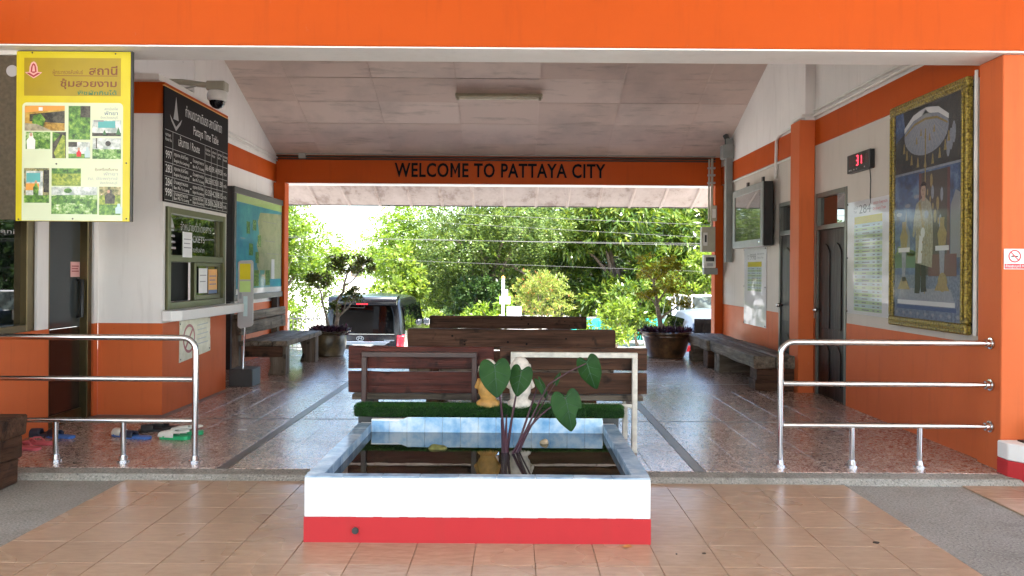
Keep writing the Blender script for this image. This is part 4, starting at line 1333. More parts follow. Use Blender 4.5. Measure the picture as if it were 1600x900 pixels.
for i in range(8):
    u_, v_ = 0.60 + 0.34 * ((i * 3) % 8) / 8, 0.72 + 0.5 * ((i * 5) % 8) / 8
    pp('ornament', 'print_gold', ell(u_, v_, 0.012, 0.03, 7), 5)
obj('hanging_cord', MB().tube([(PW + 0.02, PH, -0.03), (PW + 0.022, 1.0, -0.032), (PW + 0.02, 0.02, -0.03)], 0.008, 6), M['print_grey'], pt)
obj('edge_tube', MB().tube([(PW + 0.05, PH + 0.03, -0.025), (PW + 0.05, 0.0, -0.025)], 0.014, 8), M['pvc_white'], pt, 0, True)

# map board on the left wall
mp_ = thing('map_board', 'large glazed tourist map in dark frame on the left wall', 'map board', frame=fr('left', 10.88, 1.0, XL + 0.15))
MW, MH = 2.36, 1.62
obj('case', MB().box(0, MW, 0, MH, -0.145, -0.012), M['black_plastic'], mp_, 0.006)
fm = MB()
fm.box(0, MW, 0, 0.09, -0.011, 0.02); fm.box(0, MW, MH - 0.09, MH, -0.011, 0.02); fm.box(0, 0.08, 0.09, MH - 0.09, -0.011, 0.0195); fm.box(MW - 0.08, MW, 0.09, MH - 0.09, -0.011, 0.0195)
obj('frame', fm, M['dark_metal'], mp_, 0.005)
sh_ = rect('map_sheet', mp_, M['map_sea'], 0.08, MW - 0.08, 0.09, MH - 0.09, -0.011, -0.004)
land = [(1.02, 0.52), (1.10, 0.70), (1.0, 0.82), (1.12, 1.0), (1.05, 1.18), (1.16, 1.33), (MW - 0.1, 1.38), (MW - 0.1, 0.30), (1.30, 0.30), (1.12, 0.40)]
flat('land', sh_, M['map_land'], land, -0.0035, -0.003)
for (a, b, c, d, m_) in ((0.55, 0.70, 0.98, 1.16, 'photo_leaf'), (0.82, 0.98, 1.04, 1.20, 'photo_bright'), (0.66, 0.84, 0.66, 0.84, 'photo_leaf'), (1.05, 1.20, 0.80, 0.98, 'photo_bright'), (0.95, 1.1, 0.55, 0.72, 'photo_leaf')):
    rect('photo', sh_, M[m_], a, b, c, d, -0.0028, -0.0022)
for i in range(4):
    rect('photo', sh_, M['photo_leaf' if i % 2 else 'print_teal'], 0.62 + i * 0.27, 0.84 + i * 0.27, 0.20, 0.44, -0.0028, -0.0022)
for (a, b, v) in ((0.3, 0.5, 0.9), (1.3, 2.0, 1.2), (1.4, 1.9, 0.9), (1.5, 2.1, 0.7)):
    rect('print_line', sh_, M['print_lightgrey'], a, b, v, v + 0.01, -0.0028, -0.0022)
rect('paper_notice', sh_, M['paper'], 1.72, 1.88, 0.30, 0.62, -0.0018, -0.0008)
rect('legend_strip', sh_, M['print_white'], 0.08, MW - 0.08, 0.09, 0.17, -0.0028, -0.0022)
rect('heading_strip', sh_, M['print_lime'], 0.08, MW - 0.08, MH - 0.20, MH - 0.09, -0.0028, -0.0022)
obj('glass', MB().add([(0.08, 0.09, 0.012), (MW - 0.08, 0.09, 0.012), (MW - 0.08, MH - 0.09, 0.012), (0.08, MH - 0.09, 0.012)], [(0, 1, 2, 3)]), M['clear_sheet'], mp_)
obj('leg', MB().box(0.0, 0.16, -0.95, -0.001, -0.13, -0.03), M['dark_metal'], mp_, 0.005)
obj('leg', MB().box(MW - 0.22, MW - 0.02, -0.95, -0.001, -0.13, -0.03), M['dark_metal'], mp_, 0.005)

# paddle sign on a pole beside the booth
ps = thing('paddle_sign', 'narrow white paddle sign on thin pole beside the ticket counter', 'sign', loc=(-3.255, 9.33, FZ))
obj('base', MB().box(-0.15, 0.13, -0.06, 0.24, 0, 0.21), M['dark_metal'], ps, 0.008)
obj('pole', MB().tube([(0.0, 0, 0.21), (0.0, 0, 0.30), (0.02, 0, 0.75)], 0.012, 8), M['chrome'], ps, 0, True)
bp = [(-0.055, 0.70), (-0.03, 0.69), (0.10, 0.72), (0.115, 0.75), (0.115, 1.49), (0.09, 1.515), (-0.045, 1.505), (-0.07, 1.48), (-0.07, 0.72)]
obj('blade', MB().prism(bp, 'y', -0.012, 0.012), M['print_lightgrey'], ps, 0.004)
def psr(a, b, c, d, m_): obj('print_panel', MB().box(a, b, -0.0145, -0.0122, c, d), M[m_], ps)
psr(-0.045, 0.085, 1.28, 1.47, 'print_yellow'); psr(-0.045, 0.085, 1.13, 1.26, 'print_lime'); psr(0.0, 0.05, 0.84, 1.08, 'print_paleblue'); psr(-0.05, -0.02, 1.05, 1.12, 'print_grey')

# cctv on the booth roof
cc = thing('security_camera', 'dome security camera on a pale arm over the timetable', 'camera', loc=(-3.66, 8.15, BAND1 + 0.06))
obj('mount_plate', MB().box(-0.08, 0.03, -0.06, 0.06, 0.0, 0.05), M['pvc_white'], cc, 0.006)
obj('arm', MB().tube([(-0.02, 0, 0.05), (0.02, 0, 0.10), (0.15, 0.02, 0.105), (0.45, 0.06, 0.075)], [0.034, 0.034, 0.03, 0.03], 10), M['box_beige'], cc, 0, True)
obj('head_box', MB().box(0.40, 0.60, 0.0, 0.13, 0.02, 0.12), M['box_beige'], cc, 0.012)
hs_ = obj('dome_shell', MB().lathe([(0.02, 0.03), (0.09, 0.02), (0.105, -0.02), (0.10, -0.07), (0.085, -0.085)], 20, (0.50, 0.065, 0)), M['pvc_white'], cc, 0, True)
obj('dome', MB().lathe([(0.082, -0.085), (0.074, -0.12), (0.05, -0.15), (0.02, -0.163), (0.0, -0.165)], 20, (0.50, 0.065, 0)), M['lens'], hs_, 0, True)
obj('cable', MB().tube([(0.05, -0.02, 0.07), (0.12, -0.03, 0.02), (0.2, -0.02, 0.03), (0.3, 0.0, 0.06)], 0.010, 6), M['pvc_grey'], cc, 0, True)

# ================================================================== YELLOW BOARD (front left)
yb = thing('garden_board', 'yellow garden station poster board hanging under the front beam', 'board', frame=fr('front', at(26, 200, 5.62).x, 1.79, 5.62))
BW, BH = 0.822, 1.225
def bz(zx, zy): return ((zx - 82) / 565 * BW, (880 - zy) / 842 * BH)
obj('backing', MB().box(0.004, BW + 0.012, -0.002, BH + 0.006, -0.03, -0.002), M['dark_metal'], yb, 0.002)
rect('sheet', yb, M['print_yellow'], 0, BW, 0, BH, -0.001, 0.003)
a, b = bz(120, 258), bz(600, 70)
rect('heading_panel', yb, M['print_mustard'], a[0], b[0], a[1], b[1], 0.0032, 0.0038)
a, b = bz(112, 878), bz(612, 292)
r_ = 0.03
pts = [(a[0], a[1]), (b[0], a[1])] + [(b[0] - r_ + r_ * math.cos(R(q)), b[1] - r_ + r_ * math.sin(R(q))) for q in (0, 30, 60, 90)] + [(a[0] + r_ + r_ * math.cos(R(q)), b[1] - r_ + r_ * math.sin(R(q))) for q in (90, 120, 150, 180)]
flat('photo_panel', yb, M['print_mint'], pts, 0.0034, 0.0040)
def ytext(s, x1, y0, y1, x0, mat, nm='lettering', of=0.0):
    p0, p1 = bz(x0, y1), bz(x1, y0)
    text(s, yb, M[mat], p0[0], p0[1], (p1[1] - p0[1]) * 1.25, p1[0] - p0[0], 0.0046, 'L', nm, of)
ytext('สถานี', 583, 108, 152, 442, 'print_brown', of=0.02)
ytext('ผู้กระทรวงสัมพันธ์', 412, 128, 150, 262, 'print_brown')
ytext('ชุ้มสวยงาม', 580, 175, 212, 300, 'print_brown', of=0.02)
ytext('พืชผักกินได้', 580, 230, 252, 385, 'print_green', of=0.02)
a, b = bz(270, 160), bz(583, 157)
rect('rule', yb, M['print_brown'], a[0], b[0], a[1], b[1], 0.004, 0.0044)
em = MB()
def ez(pts): return [bz(*p) for p in pts]
em.prism(ez([(145, 145), (147, 115), (155, 95), (168, 88), (178, 95), (186, 115), (188, 145), (178, 150), (155, 150)]), 'z', 0.004, 0.0046)
em.prism(ez([(124, 142), (145, 140), (167, 152), (188, 140), (209, 142), (190, 158), (167, 172), (145, 158)]), 'z', 0.004, 0.0044)
e_ = obj('emblem', em, M['print_pink'], yb)
em = MB()
em.prism(ez([(152, 140), (154, 118), (160, 102), (167, 97), (174, 102), (180, 118), (182, 140), (170, 146), (163, 146)]), 'z', 0.0047, 0.0050)
em.prism(ez([(132, 145), (146, 144), (167, 157), (187, 144), (201, 145), (187, 155), (167, 167), (146, 155)]), 'z', 0.0047, 0.0051)
obj('emblem_print', em, M['print_maroon'], e_)
em = MB()
em.prism(ez([(160, 138), (163, 112), (167, 106), (171, 112), (174, 138)]), 'z', 0.0052, 0.0054)
obj('emblem_print', em, M['print_pink'], e_)
ytext('สถานีรถไฟ', 586, 315, 328, 520, 'print_grey')
ytext('พัทยา', 586, 332, 352, 520, 'print_blue')
ytext('จังหวัดชลบุรี', 586, 358, 370, 500, 'print_grey')
ytext('ชุ้มเครื่องดื่มชาม', 588, 615, 628, 475, 'print_brown')
ytext('พัทยา', 588, 634, 652, 518, 'print_lightgrey')
ytext('ณ. ชัยพฤกษ์', 588, 658, 674, 440, 'print_lightgrey')
ytext('จังหวัดชลบุรี', 586, 682, 694, 500, 'print_grey')
def yphoto(x0, y0, x1, y1, mat, extra=()):
    a, b = bz(x0, y1), bz(x1, y0)
    p_ = rect('photo', yb, M[mat], a[0], b[0], a[1], b[1], 0.0042, 0.0050)
    for i, (m_, pts) in enumerate(extra):
        q = [(a[0] + u * (b[0] - a[0]), a[1] + v * (b[1] - a[1])) for u, v in pts]
        flat('photo_shape', p_, M[m_], q, 0.0051 + 0.0003 * i, 0.0053 + 0.0003 * i)
def rc(u0, v0, u1, v1): return [(u0, v0), (u1, v0), (u1, v1), (u0, v1)]
man = lambda u, w_, h0, h1: [(u - w_, h0), (u + w_, h0), (u + w_ * 1.1, h0 + (h1 - h0) * .55), (u + w_ * .5, h0 + (h1 - h0) * .72), (u + w_ * .4, h1), (u - w_ * .4, h1), (u - w_ * .5, h0 + (h1 - h0) * .72), (u - w_ * 1.1, h0 + (h1 - h0) * .55)]
yphoto(125, 308, 323, 432, 'photo_gold', (('photo_gold', rc(0, 0, 1, 1)), ('photo_shade', [(0.12, 0.38), (1, 0.30), (1, 0.80), (0.12, 0.66)]), ('print_orange', [(0, 0.72), (1, 0.86), (1, 1), (0.2, 1), (0, 0.95)]), ('photo_leaf', [(0.18, 0.30), (0.46, 0.14), (0.52, 0.45), (0.40, 0.68), (0.22, 0.60)]), ('print_cream', [(0, 0), (0.7, 0), (0.30, 0.26), (0, 0.30)]), ('paper', rc(0.35, 0.80, 0.45, 0.94))))
yphoto(342, 308, 450, 475, 'photo_leaf', (('photo_shade', rc(0.55, 0.66, 1, 1)),))
yphoto(460, 378, 603, 457, 'photo_white', (('print_teal', rc(0.20, 0.52, 0.80, 0.95)), ('photo_shade', rc(0, 0, 1, 0.20)), ('print_green', [(0.82, 0.1), (1.0, 0.1), (0.91, 0.58)]), ('print_green', [(0.36, 0.1), (0.50, 0.1), (0.43, 0.4)]), ('print_grey', rc(0.05, 0.9, 0.4, 1.0))))
yphoto(130, 438, 252, 523, 'photo_bright', (('photo_leaf', rc(0.40, 0.05, 1, 0.55)), ('print_white', man(0.22, 0.16, 0.0, 0.95)), ('print_skin', ell(0.22, 0.84, 0.055, 0.11, 10))))
yphoto(263, 438, 330, 568, 'photo_shade', (('photo_lime', [(0.25, 0), (0.95, 0), (0.95, 0.85), (0.75, 0.9), (0.1, 0.2)]), ('photo_leaf', [(0, 0.55), (0.6, 0.92), (0, 1)])))
yphoto(343, 487, 450, 568, 'photo_white', (('photo_leaf', rc(0, 0, 1, 0.28)), ('print_red', man(0.48, 0.10, 0.1, 0.55)), ('print_skin', ell(0.48, 0.58, 0.06, 0.10, 10)), ('print_paleblue', man(0.88, 0.12, 0.05, 0.7)), ('photo_shade', rc(0, 0.7, 0.4, 1))))
yphoto(462, 467, 603, 570, 'photo_bright', (('photo_white', rc(0, 0.45, 1, 1)), ('photo_bright', rc(0, 0, 1, 0.47)), ('photo_shade', ell(0.55, 0.74, 0.10, 0.13, 12)), ('photo_shade', rc(0.12, 0.5, 0.16, 1))))
yphoto(123, 618, 248, 790, 'photo_mixed', (('photo_leaf', rc(0, 0, 1, 0.22)), ('photo_white', rc(0.08, 0.22, 0.75, 0.92)), ('print_teal', rc(0.10, 0.60, 0.65, 0.86)), ('print_orange', rc(0.08, 0.36, 0.60, 0.56)), ('photo_shade', rc(0.78, 0.3, 1, 0.95)), ('photo_leaf', man(0.48, 0.10, 0.22, 0.62)), ('print_skin', ell(0.48, 0.60, 0.05, 0.05, 10))))
yphoto(260, 618, 405, 705, 'photo_lime', (('photo_leaf', rc(0, 0.66, 1, 1)), ('photo_lime', rc(0, 0.55, 1, 0.70))))
yphoto(260, 710, 487, 845, 'photo_bright', (('photo_white', rc(0, 0.70, 1, 1)), ('photo_leaf', rc(0, 0.0, 1, 0.55)), ('photo_leaf', ell(0.36, 0.86, 0.09, 0.09, 12)), ('photo_leaf', [(0, 0.5), (0.35, 0.52), (0.30, 0.68), (0, 0.66)]), ('photo_bright', [(0, 0), (0.9, 0), (0.8, 0.35), (0.3, 0.42), (0, 0.3)])))
yphoto(497, 708, 603, 848, 'photo_lime', (('photo_mixed', rc(0, 0.70, 1, 1)), ('photo_shade', man(0.50, 0.22, 0.40, 0.90)), ('print_skin', ell(0.44, 0.83, 0.07, 0.06, 10)), ('photo_leaf', rc(0, 0, 1, 0.36)), ('print_paleblue', man(0.92, 0.15, 0.05, 0.4))))
for zx, zy in ((160, 45), (573, 48), (97, 872), (366, 868), (632, 866), (630, 590), (283, 596)):
    u_, v_ = bz(zx, zy)
    obj('screw', MB().lathe([(0.006, 0), (0.006, 0.003), (0, 0.005)], 8, (u_, v_, 0.003)), M['dark_metal'], yb)
cbd = thing('pin_board', 'bare brown board beside the yellow poster under the front beam', 'board', frame=fr('front', -4.35, 1.80, 5.60 + 0.03))
obj('panel', MB().box(0, 0.742, 0, 1.19, -0.025, 0), M['cork'], cbd, 0.003)
obj('top_rail', MB().box(0, 0.75, 1.192, 1.225, -0.03, 0.004), M['pvc_white'], cbd, 0.003)
for b_ in (yb,):
    pass
obj('disc_label', MB().lathe([(0.042, 0), (0.042, 0.004), (0, 0.0045)], 24, (0.745 - 0.045, 1.075, 0.001)), M['print_lightgrey'], cbd)

# no-smoking sign on the pillar
ns = thing('no_smoking_sign', 'small white and red no-smoking sign on the orange pillar', 'sign', frame=fr('front', at(1569, 397, 5.54).x, 1.49, 5.543))
rect('plate', ns, M['print_white'], 0, 0.30, 0, 0.145, 0.0, 0.004)
rect('red_strip', ns, M['print_red'], 0.004, 0.296, 0.004, 0.040, 0.0042, 0.0048)
text('ห้ามสูบบุหรี่ NO SMOKING', ns, M['print_white'], 0.012, 0.014, 0.026, 0.275, 0.0052)
for cu in (0.075, 0.222):
    rg = MB()
    oc, ic = ell(cu, 0.093, 0.046, 0.046, 24), ell(cu, 0.093, 0.036, 0.036, 24)
    for i in range(24):
        j = (i + 1) % 24
        rg.add([(*oc[i], 0.0054), (*oc[j], 0.0054), (*ic[j], 0.0054), (*ic[i], 0.0054)], [(0, 1, 2, 3)])
    rg.prism([(cu - 0.031, 0.120), (cu - 0.025, 0.126), (cu + 0.031, 0.066), (cu + 0.025, 0.060)], 'z', 0.0050, 0.0056)
    obj('ban_ring', rg, M['print_red'], ns)
    rect('cigarette', ns, M['print_black'], cu - 0.025, cu + 0.025, 0.088, 0.097, 0.0044, 0.0048)

# ================================================================== RAILS
def flange(c, ax, r=0.042):
    m = MB()
    c = Vector(c); d = Vector(ax)
    m.tube([c, c + d * 0.012, c + d * 0.014, c + d * 0.045], [r, r, r * 0.72, r * 0.66], 16)
    return m
def railing(lab, xs_posts, x_end, sgn, yy, flg):
    rl = thing('handrail', lab, 'handrail', group='stainless handrails at the hall front')
    X = xs_posts[0]
    zt, zm, zl = 0.950, 0.648, 0.345
    rr_ = 0.022
    bend = [(X, yy, FZ), (X, yy, zt - 0.09)] + [(X + sgn * 0.09 * (1 - math.cos(R(q))), yy, zt - 0.09 + 0.09 * math.sin(R(q))) for q in (18, 36, 54, 72, 90)] + [(x_end, yy, zt)]
    obj('top_rail', MB().tube(bend, rr_, 14), M['steel'], rl, 0, True)
    obj('rail', MB().tube([(X + sgn * 0.018, yy, zm), (x_end, yy, zm)], rr_ * 0.86, 12), M['steel'], rl, 0, True)
    obj('rail', MB().tube([(X + sgn * 0.018, yy, zl), (x_end, yy, zl)], rr_ * 0.86, 12), M['steel'], rl, 0, True)
    obj('base_flange', flange((X, yy, FZ), (0, 0, 1)), M['steel'], rl, 0, True)
    for xp in xs_posts[1:]:
        obj('post', MB().tube([(xp, yy, FZ), (xp, yy, zl - 0.012)], rr_ * 0.9, 12), M['steel'], rl, 0, True)
        obj('base_flange', flange((xp, yy, FZ), (0, 0, 1)), M['steel'], rl, 0, True)
    if flg:
        for z_ in (zt, zm, zl):
            obj('wall_flange', flange((3.468, yy, z_), (-1, 0, 0)), M['steel'], rl, 0, True)
    return rl
railing('stainless handrail bolted to the orange pillar at right', [1.936, 2.46, 2.952], 3.46, 1, 5.655, True)
railing('stainless handrail in front of the ticket office door at left', [-2.32, -2.842, -3.335, -3.85], -5.2, -1, 5.655, False)

# ================================================================== POOL
PX0, PX1, PY0, PY1 = -1.108, 0.725, 4.116, 5.56
PZ, RZ, WT = 0.352, 0.142, 0.088
po = thing('pond', 'raised rectangular pond, white wall over red base, blue tiled inside', 'pond', (0, 0, 0))
wl = MB()
def ringwall(m, z0, z1, e=0):
    m.box(PX0 - e, PX1 + e, PY0 - e, PY0 + 0.055, z0, z1)
    m.box(PX0 - e, PX0 + WT, PY0 + 0.055, PY1, z0, z1)
    m.box(PX1 - WT, PX1 + e, PY0 + 0.055, PY1, z0, z1)
    m.box(PX0 - e, PX1 + e, PY1, PY1 + 0.07, z0, z1)
wl1, wl2 = MB(), MB()
ringwall(wl1, RZ, PZ)
ringwall(wl2, 0.004, RZ, 0.003)
gx = random.Random(3)
edge_ = [(PX0 - 0.001, RZ - 0.01)] + [(PX0 + (PX1 - PX0) * i / 40, RZ + gx.uniform(-0.002, 0.002)) for i in range(1, 40)] + [(PX1 + 0.001, RZ - 0.01)]
rl_ = MB()
for (xa, za), (xb, zb) in zip(edge_[:-1], edge_[1:]):
    rl_.box(xa, xb, PY0 - 0.0042, PY0 - 0.0034, RZ - 0.014, max(za, RZ - 0.002) + 0.003)
obj('paint_edge', rl_, M['red_paint'], po)
obj('white_wall', wl1, M['white_clean'], po, 0.004)
obj('red_base', wl2, M['red_paint'], po, 0.003)
obj('basin_floor', MB().box(PX0 + 0.05, PX1 - 0.05, PY0 + 0.03, PY1, 0.01, 0.03), M['black_paint'], po)
WLV = 0.306
obj('water', MB().box(PX0 + WT - 0.004, PX1 - WT + 0.004, PY0 + 0.05, PY1 + 0.004, 0.2, WLV), M['water'], po)
# rim tiles
def rimtile(x0, x1, y0, y1, z=PZ):
    obj('rim_tile', MB().box(x0 + 0.001, x1 - 0.001, y0 + 0.001, y1 - 0.001, z + 0.0005, z + 0.008 + random.uniform(0, .001)), M['rim_tile'], po, 0.0015)
nn = 9
for i in range(nn):
    a = PX0 + (PX1 - PX0) * i / nn
    rimtile(a, a + (PX1 - PX0) / nn, PY0 - 0.003, PY0 + 0.06)
nn = 7
for i in range(nn):
    a = PY0 + 0.06 + (PY1 - PY0 - 0.06) * i / nn
    b = a + (PY1 - PY0 - 0.06) / nn
    rimtile(PX0 - 0.002, PX0 + WT + 0.006, a, b)
    rimtile(PX1 - WT - 0.006, PX1 + 0.002, a, b)
    for sx_, xx in ((1, PX0 + WT), (-1, PX1 - WT)):
        x0_, x1_ = sorted((xx, xx + sx_ * 0.006))
        obj('wall_tile', MB().box(x0_, x1_, a + 0.001, b - 0.001, 0.1, PZ), M['rim_tile'], po, 0.001)
# raised rear wall with tiles
obj('rear_wall', MB().box(PX0 + WT + 0.008, PX1 - WT - 0.0075, PY1 - 0.045, PY1 - 0.0005, 0.05, 0.395), M['white_clean'], po)
nn = 13
iw = PX1 - PX0 - 2 * WT - 0.02
for i in range(nn):
    a = PX0 + WT + 0.01 + iw * i / nn
    b = a + iw / nn
    zt = 0.412
    if i == 0: zt = 0.385
    if i == 1:
        obj('wall_tile', MB().prism([(a + .001, 0.1), (b - .001, 0.1), (b - .001, 0.41), (a + 0.09, 0.395), (a + 0.05, 0.378), (a + .001, 0.384)], 'y', PY1 - 0.052, PY1 - 0.0455), M['pool_tile'], po, 0.001)
        continue
    obj('wall_tile', MB().box(a + 0.001, b - 0.001, PY1 - 0.052, PY1 - 0.0455, 0.1, zt), M['pool_tile'], po, 0.0012)
nz_ = MB().tube([(-0.835, PY0 + 0.01, 0.075), (-0.835, PY0 - 0.016, 0.075)], 0.018, 14)
obj('drain_nozzle', nz_, M['dark_metal'], po, 0, True)
obj('drain_collar', MB().tube([(-0.835, PY0 - 0.004, 0.075), (-0.835, PY0 - 0.0065, 0.075)], 0.025, 14), M['red_paint'], po, 0, True)

# stones in the pond
def stone(nm, lab, c, r, mat, seed):
    m = MB().ball((0, 0, 0), r, 14, 9)
    rr = random.Random(seed)
    ph = [rr.uniform(0, 6.3) for _ in range(4)]
    m.v = [(x * (1 + 0.14 * math.sin(x * 40 + ph[0]) + 0.10 * math.sin(y * 50 + ph[1])), y * (1 + 0.12 * math.sin(z * 60 + ph[2])), z * (1 + 0.15 * math.sin(x * 55 + ph[3]))) for x, y, z in m.v]
    o = obj(nm, m, M[mat], None, 0, True)
    o.location = c
    return tag(o, lab, 'stone')
pS = at(684, 701, 5.02); stone('stone', 'mossy yellow-green stone breaking the pond water', (pS.x, 5.02, WLV - 0.008), (0.075, 0.05, 0.032), 'stone_moss', 3)
pS = at(851, 690, 5.18); stone('stone', 'small tan stone in the pond right of the taro stems', (pS.x, 5.18, WLV + 0.004), (0.034, 0.03, 0.026), 'stone_tan', 5)

# turf-covered ledge behind the pond
LX0, LX1, LY0, LY1 = -1.165, 0.80, 5.64, 5.80
lg = thing('turf_ledge', 'low ledge wrapped in green artificial turf behind the pond', 'ledge')
obj('core', MB().box(LX0 + 0.03, LX1 - 0.04, LY0 + 0.02, LY1 - 0.02, FZ, 0.40), M['dark_metal'], lg)
obj('mat', MB().box(LX0, LX1, LY0, LY1, 0.385, 0.462), M['turf_base'], lg, 0.02, False, 3)
NB = 26000
u = rng.random(NB)
bx = LX0 + (LX1 - LX0) * rng.random(NB)
top = rng.random(NB) < 0.55
by = np.where(top, LY0 + (LY1 - LY0) * rng.random(NB), LY0 + 0.002)
bz_ = np.where(top, 0.458, 0.39 + 0.07 * rng.random(NB))
d = np.stack([rng.normal(0, 0.45, NB), np.where(top, rng.normal(-0.15, 0.45, NB), -0.9 + rng.normal(0, .3, NB)), np.where(top, 1.0, 0.15 + rng.normal(0, .4, NB))], 1)
d /= np.linalg.norm(d, axis=1)[:, None]
ln = (0.014 + 0.012 * rng.random(NB))[:, None]
base = np.stack([bx, by, bz_], 1)
side = np.cross(d, rng.normal(0, 1, (NB, 3))); side /= np.linalg.norm(side, axis=1)[:, None]
v3 = np.stack([base - side * 0.0016, base + side * 0.0016, base + d * ln], 1).reshape(-1, 3)

def np_mesh(name, verts, k):
    """mesh of separate k-gons from an array of corners"""
    n = len(verts) // k
    me = bpy.data.meshes.new(name)
    me.vertices.add(len(verts)); me.vertices.foreach_set('co', verts.astype(np.float32).ravel())
    me.loops.add(len(verts)); me.loops.foreach_set('vertex_index', np.arange(len(verts), dtype=np.int32))
    me.polygons.add(n); me.polygons.foreach_set('loop_start', np.arange(0, len(verts), k, dtype=np.int32))
    me.update(calc_edges=True)
    return me
tag(obj('turf_blades', np_mesh('turf_blades', v3, 3), M['blade_turf'], lg), kind='stuff')

# two child-monk figurines standing on the ledge, seen from behind
def figurine(lab, mat, x, h, seed, head_mat):
    f = thing('garden_figurine', lab, 'figurine', loc=(x, 5.715, 0.455), group='figurines on the turf ledge')
    m = MB()
    s = h / 0.40
    m.lathe([(0.0, 0.0), (0.085, 0.0), (0.088, 0.02), (0.078, 0.045), (0.058, 0.06), (0.06, 0.075), (0.075, 0.10), (0.078, 0.14), (0.070, 0.18), (0.060, 0.215), (0.040, 0.235), (0.0, 0.242)], 22, (0, 0, 0), s, s * 0.85)
    m.v = [(a, b, c * s) for a, b, c in m.v]
    n0 = len(m.v)
    for sx in (-1, 1):
        m.tube([(sx * 0.058 * s, 0.01 * s, 0.20 * s), (sx * 0.082 * s, 0.03 * s, 0.15 * s), (sx * 0.05 * s, 0.065 * s, 0.125 * s)], [0.026 * s, 0.026 * s, 0.02 * s], 10)
        m.ball((sx * 0.048 * s, 0.02 * s, 0.022 * s), (0.045 * s, 0.06 * s, 0.03 * s), 12, 7)
    o = obj('robe', m, M[mat], f, 0, True)
    hm = MB().ball((0, 0, 0.292 * s), (0.066 * s, 0.068 * s, 0.072 * s), 20, 14)
    for sx in (-1, 1): hm.ball((sx * 0.066 * s, 0.005, 0.285 * s), (0.012 * s, 0.018 * s, 0.028 * s), 10, 7)
    obj('head', hm, M[head_mat], f, 0, True)
    return f
figurine('ochre child-monk figurine half hidden by the left taro leaf', 'statue_ochre', at(763, 600, 5.7).x, 0.385, 1, 'statue_white')
figurine('white child-monk figurine beside the ochre one', 'statue_white', at(813, 600, 5.7).x, 0.405, 2, 'statue_white')

# ================================================================== TARO
ta = thing('taro_plant', 'taro plant with heart-shaped leaves on purple stems in the pond', 'plant', loc=(at(789, 708, 4.92).x, 4.92, WLV - 0.02))
ta_o = ta.location.copy()
def taro_leaf(c_px, Y, half_w, length, tip_dir, face, notch=0.28, bite=None):
    """heart leaf: tip_dir = angle in the picture plane of the tip, face = turn about its midrib"""
    nseg = 22
    pts = []
    for i in range(nseg + 1):
        tt_ = i / nseg
        # half outline from the notch round a lobe to the tip
        a = tt_
        y = notch * 0.62 + (0.40 if a < 0.0 else 0) 
        pts.append(a)
    prof_ = [(0.0, 0.02), (0.14, 0.16), (0.34, 0.30), (0.58, 0.33), (0.80, 0.24), (0.94, 0.06), (1.0, -0.16), (0.98, -0.36), (0.88, -0.58), (0.70, -0.80), (0.46, -1.0), (0.22, -1.16), (0.0, -1.30)]
    T = 1.63
    vv, ff = [], []
    rows_ = []
    rings = 5
    out = [(x_, y_) for x_, y_ in prof_] + [(-x_, y_) for x_, y_ in prof_[-2:0:-1]]
    n = len(out)
    for r__ in range(rings + 1):
        f_ = r__ / rings
        for k_, (x_, y_) in enumerate(out):
            xx = x_ * f_ * half_w
            yy = (y_ * f_) * length / T
            # cupped, drooping at the tip and slightly rippled edge
            zz = -0.10 * half_w * (abs(x_) * f_) ** 1.5 * 1.2 + 0.05 * half_w * math.cos(k_ * 1.9) * f_ ** 3 - 0.22 * length * max(0, -y_ * f_) ** 2 * 0.35
            vv.append((xx, yy, zz))
    for r__ in range(rings):
        for k_ in range(n):
            ff.append((r__ * n + k_, r__ * n + (k_ + 1) % n, (r__ + 1) * n + (k_ + 1) % n, (r__ + 1) * n + k_))
    if bite:
        ff = [q for q in ff if not any((Vector((vv[i][0] / half_w, vv[i][1] / length)) - Vector(bite[:2])).length < bite[2] for i in q)]
    m = MB().add(vv, ff)
    me = bpy.data.meshes.new('leaf')
    me.from_pydata(m.v, [], m.f)
    bm = bmesh.new(); bm.from_mesh(me)
    bmesh.ops.remove_doubles(bm, verts=bm.verts, dist=1e-5)
    bmesh.ops.recalc_face_normals(bm, faces=bm.faces)
    bm.to_mesh(me); bm.free()
    me.polygons.foreach_set('use_smooth', [True] * len(me.polygons))
    o = obj('leaf', me, M['taro_leaf'], ta)
    so = o.modifiers.new('thick', 'SOLIDIFY'); so.thickness = 0.0015
    sub = o.modifiers.new('sub', 'SUBSURF'); sub.levels = 1; sub.render_levels = 1
    P = at(c_px[0], c_px[1], Y)
    # plane faces the camera, then turned
    Mx = Matrix.Translation(P - ta_o) @ Matrix.Rotation(R(90), 4, 'X') @ Matrix.Rotation(R(tip_dir), 4, 'Z') @ Matrix.Rotation(R(face[0]), 4, 'Y') @ Matrix.Rotation(R(face[1]), 4, 'X')
    o.matrix_local = Mx
    # veins
    vm = MB()
    vm.tube([(0, 0, 0.001), (0, -0.4 * length, -0.015 * length), (0, -0.75 * length, -0.05 * length)], [0.0026, 0.0018, 0.0006], 6)
    for sx in (-1, 1):
        for (a, b, c, d) in ((0.02, 0.0, 0.62, 0.16), (0.0, -0.12, 0.75, -0.30), (0.0, -0.30, 0.55, -0.52)):
            vm.tube([(sx * a * half_w, b * length, 0.0012), (sx * c * half_w, d * length * 0.9, -0.06 * half_w)], [0.0016, 0.0005], 5)
    obj('vein', vm, M['taro_vein'], o)
    return P - ta_o
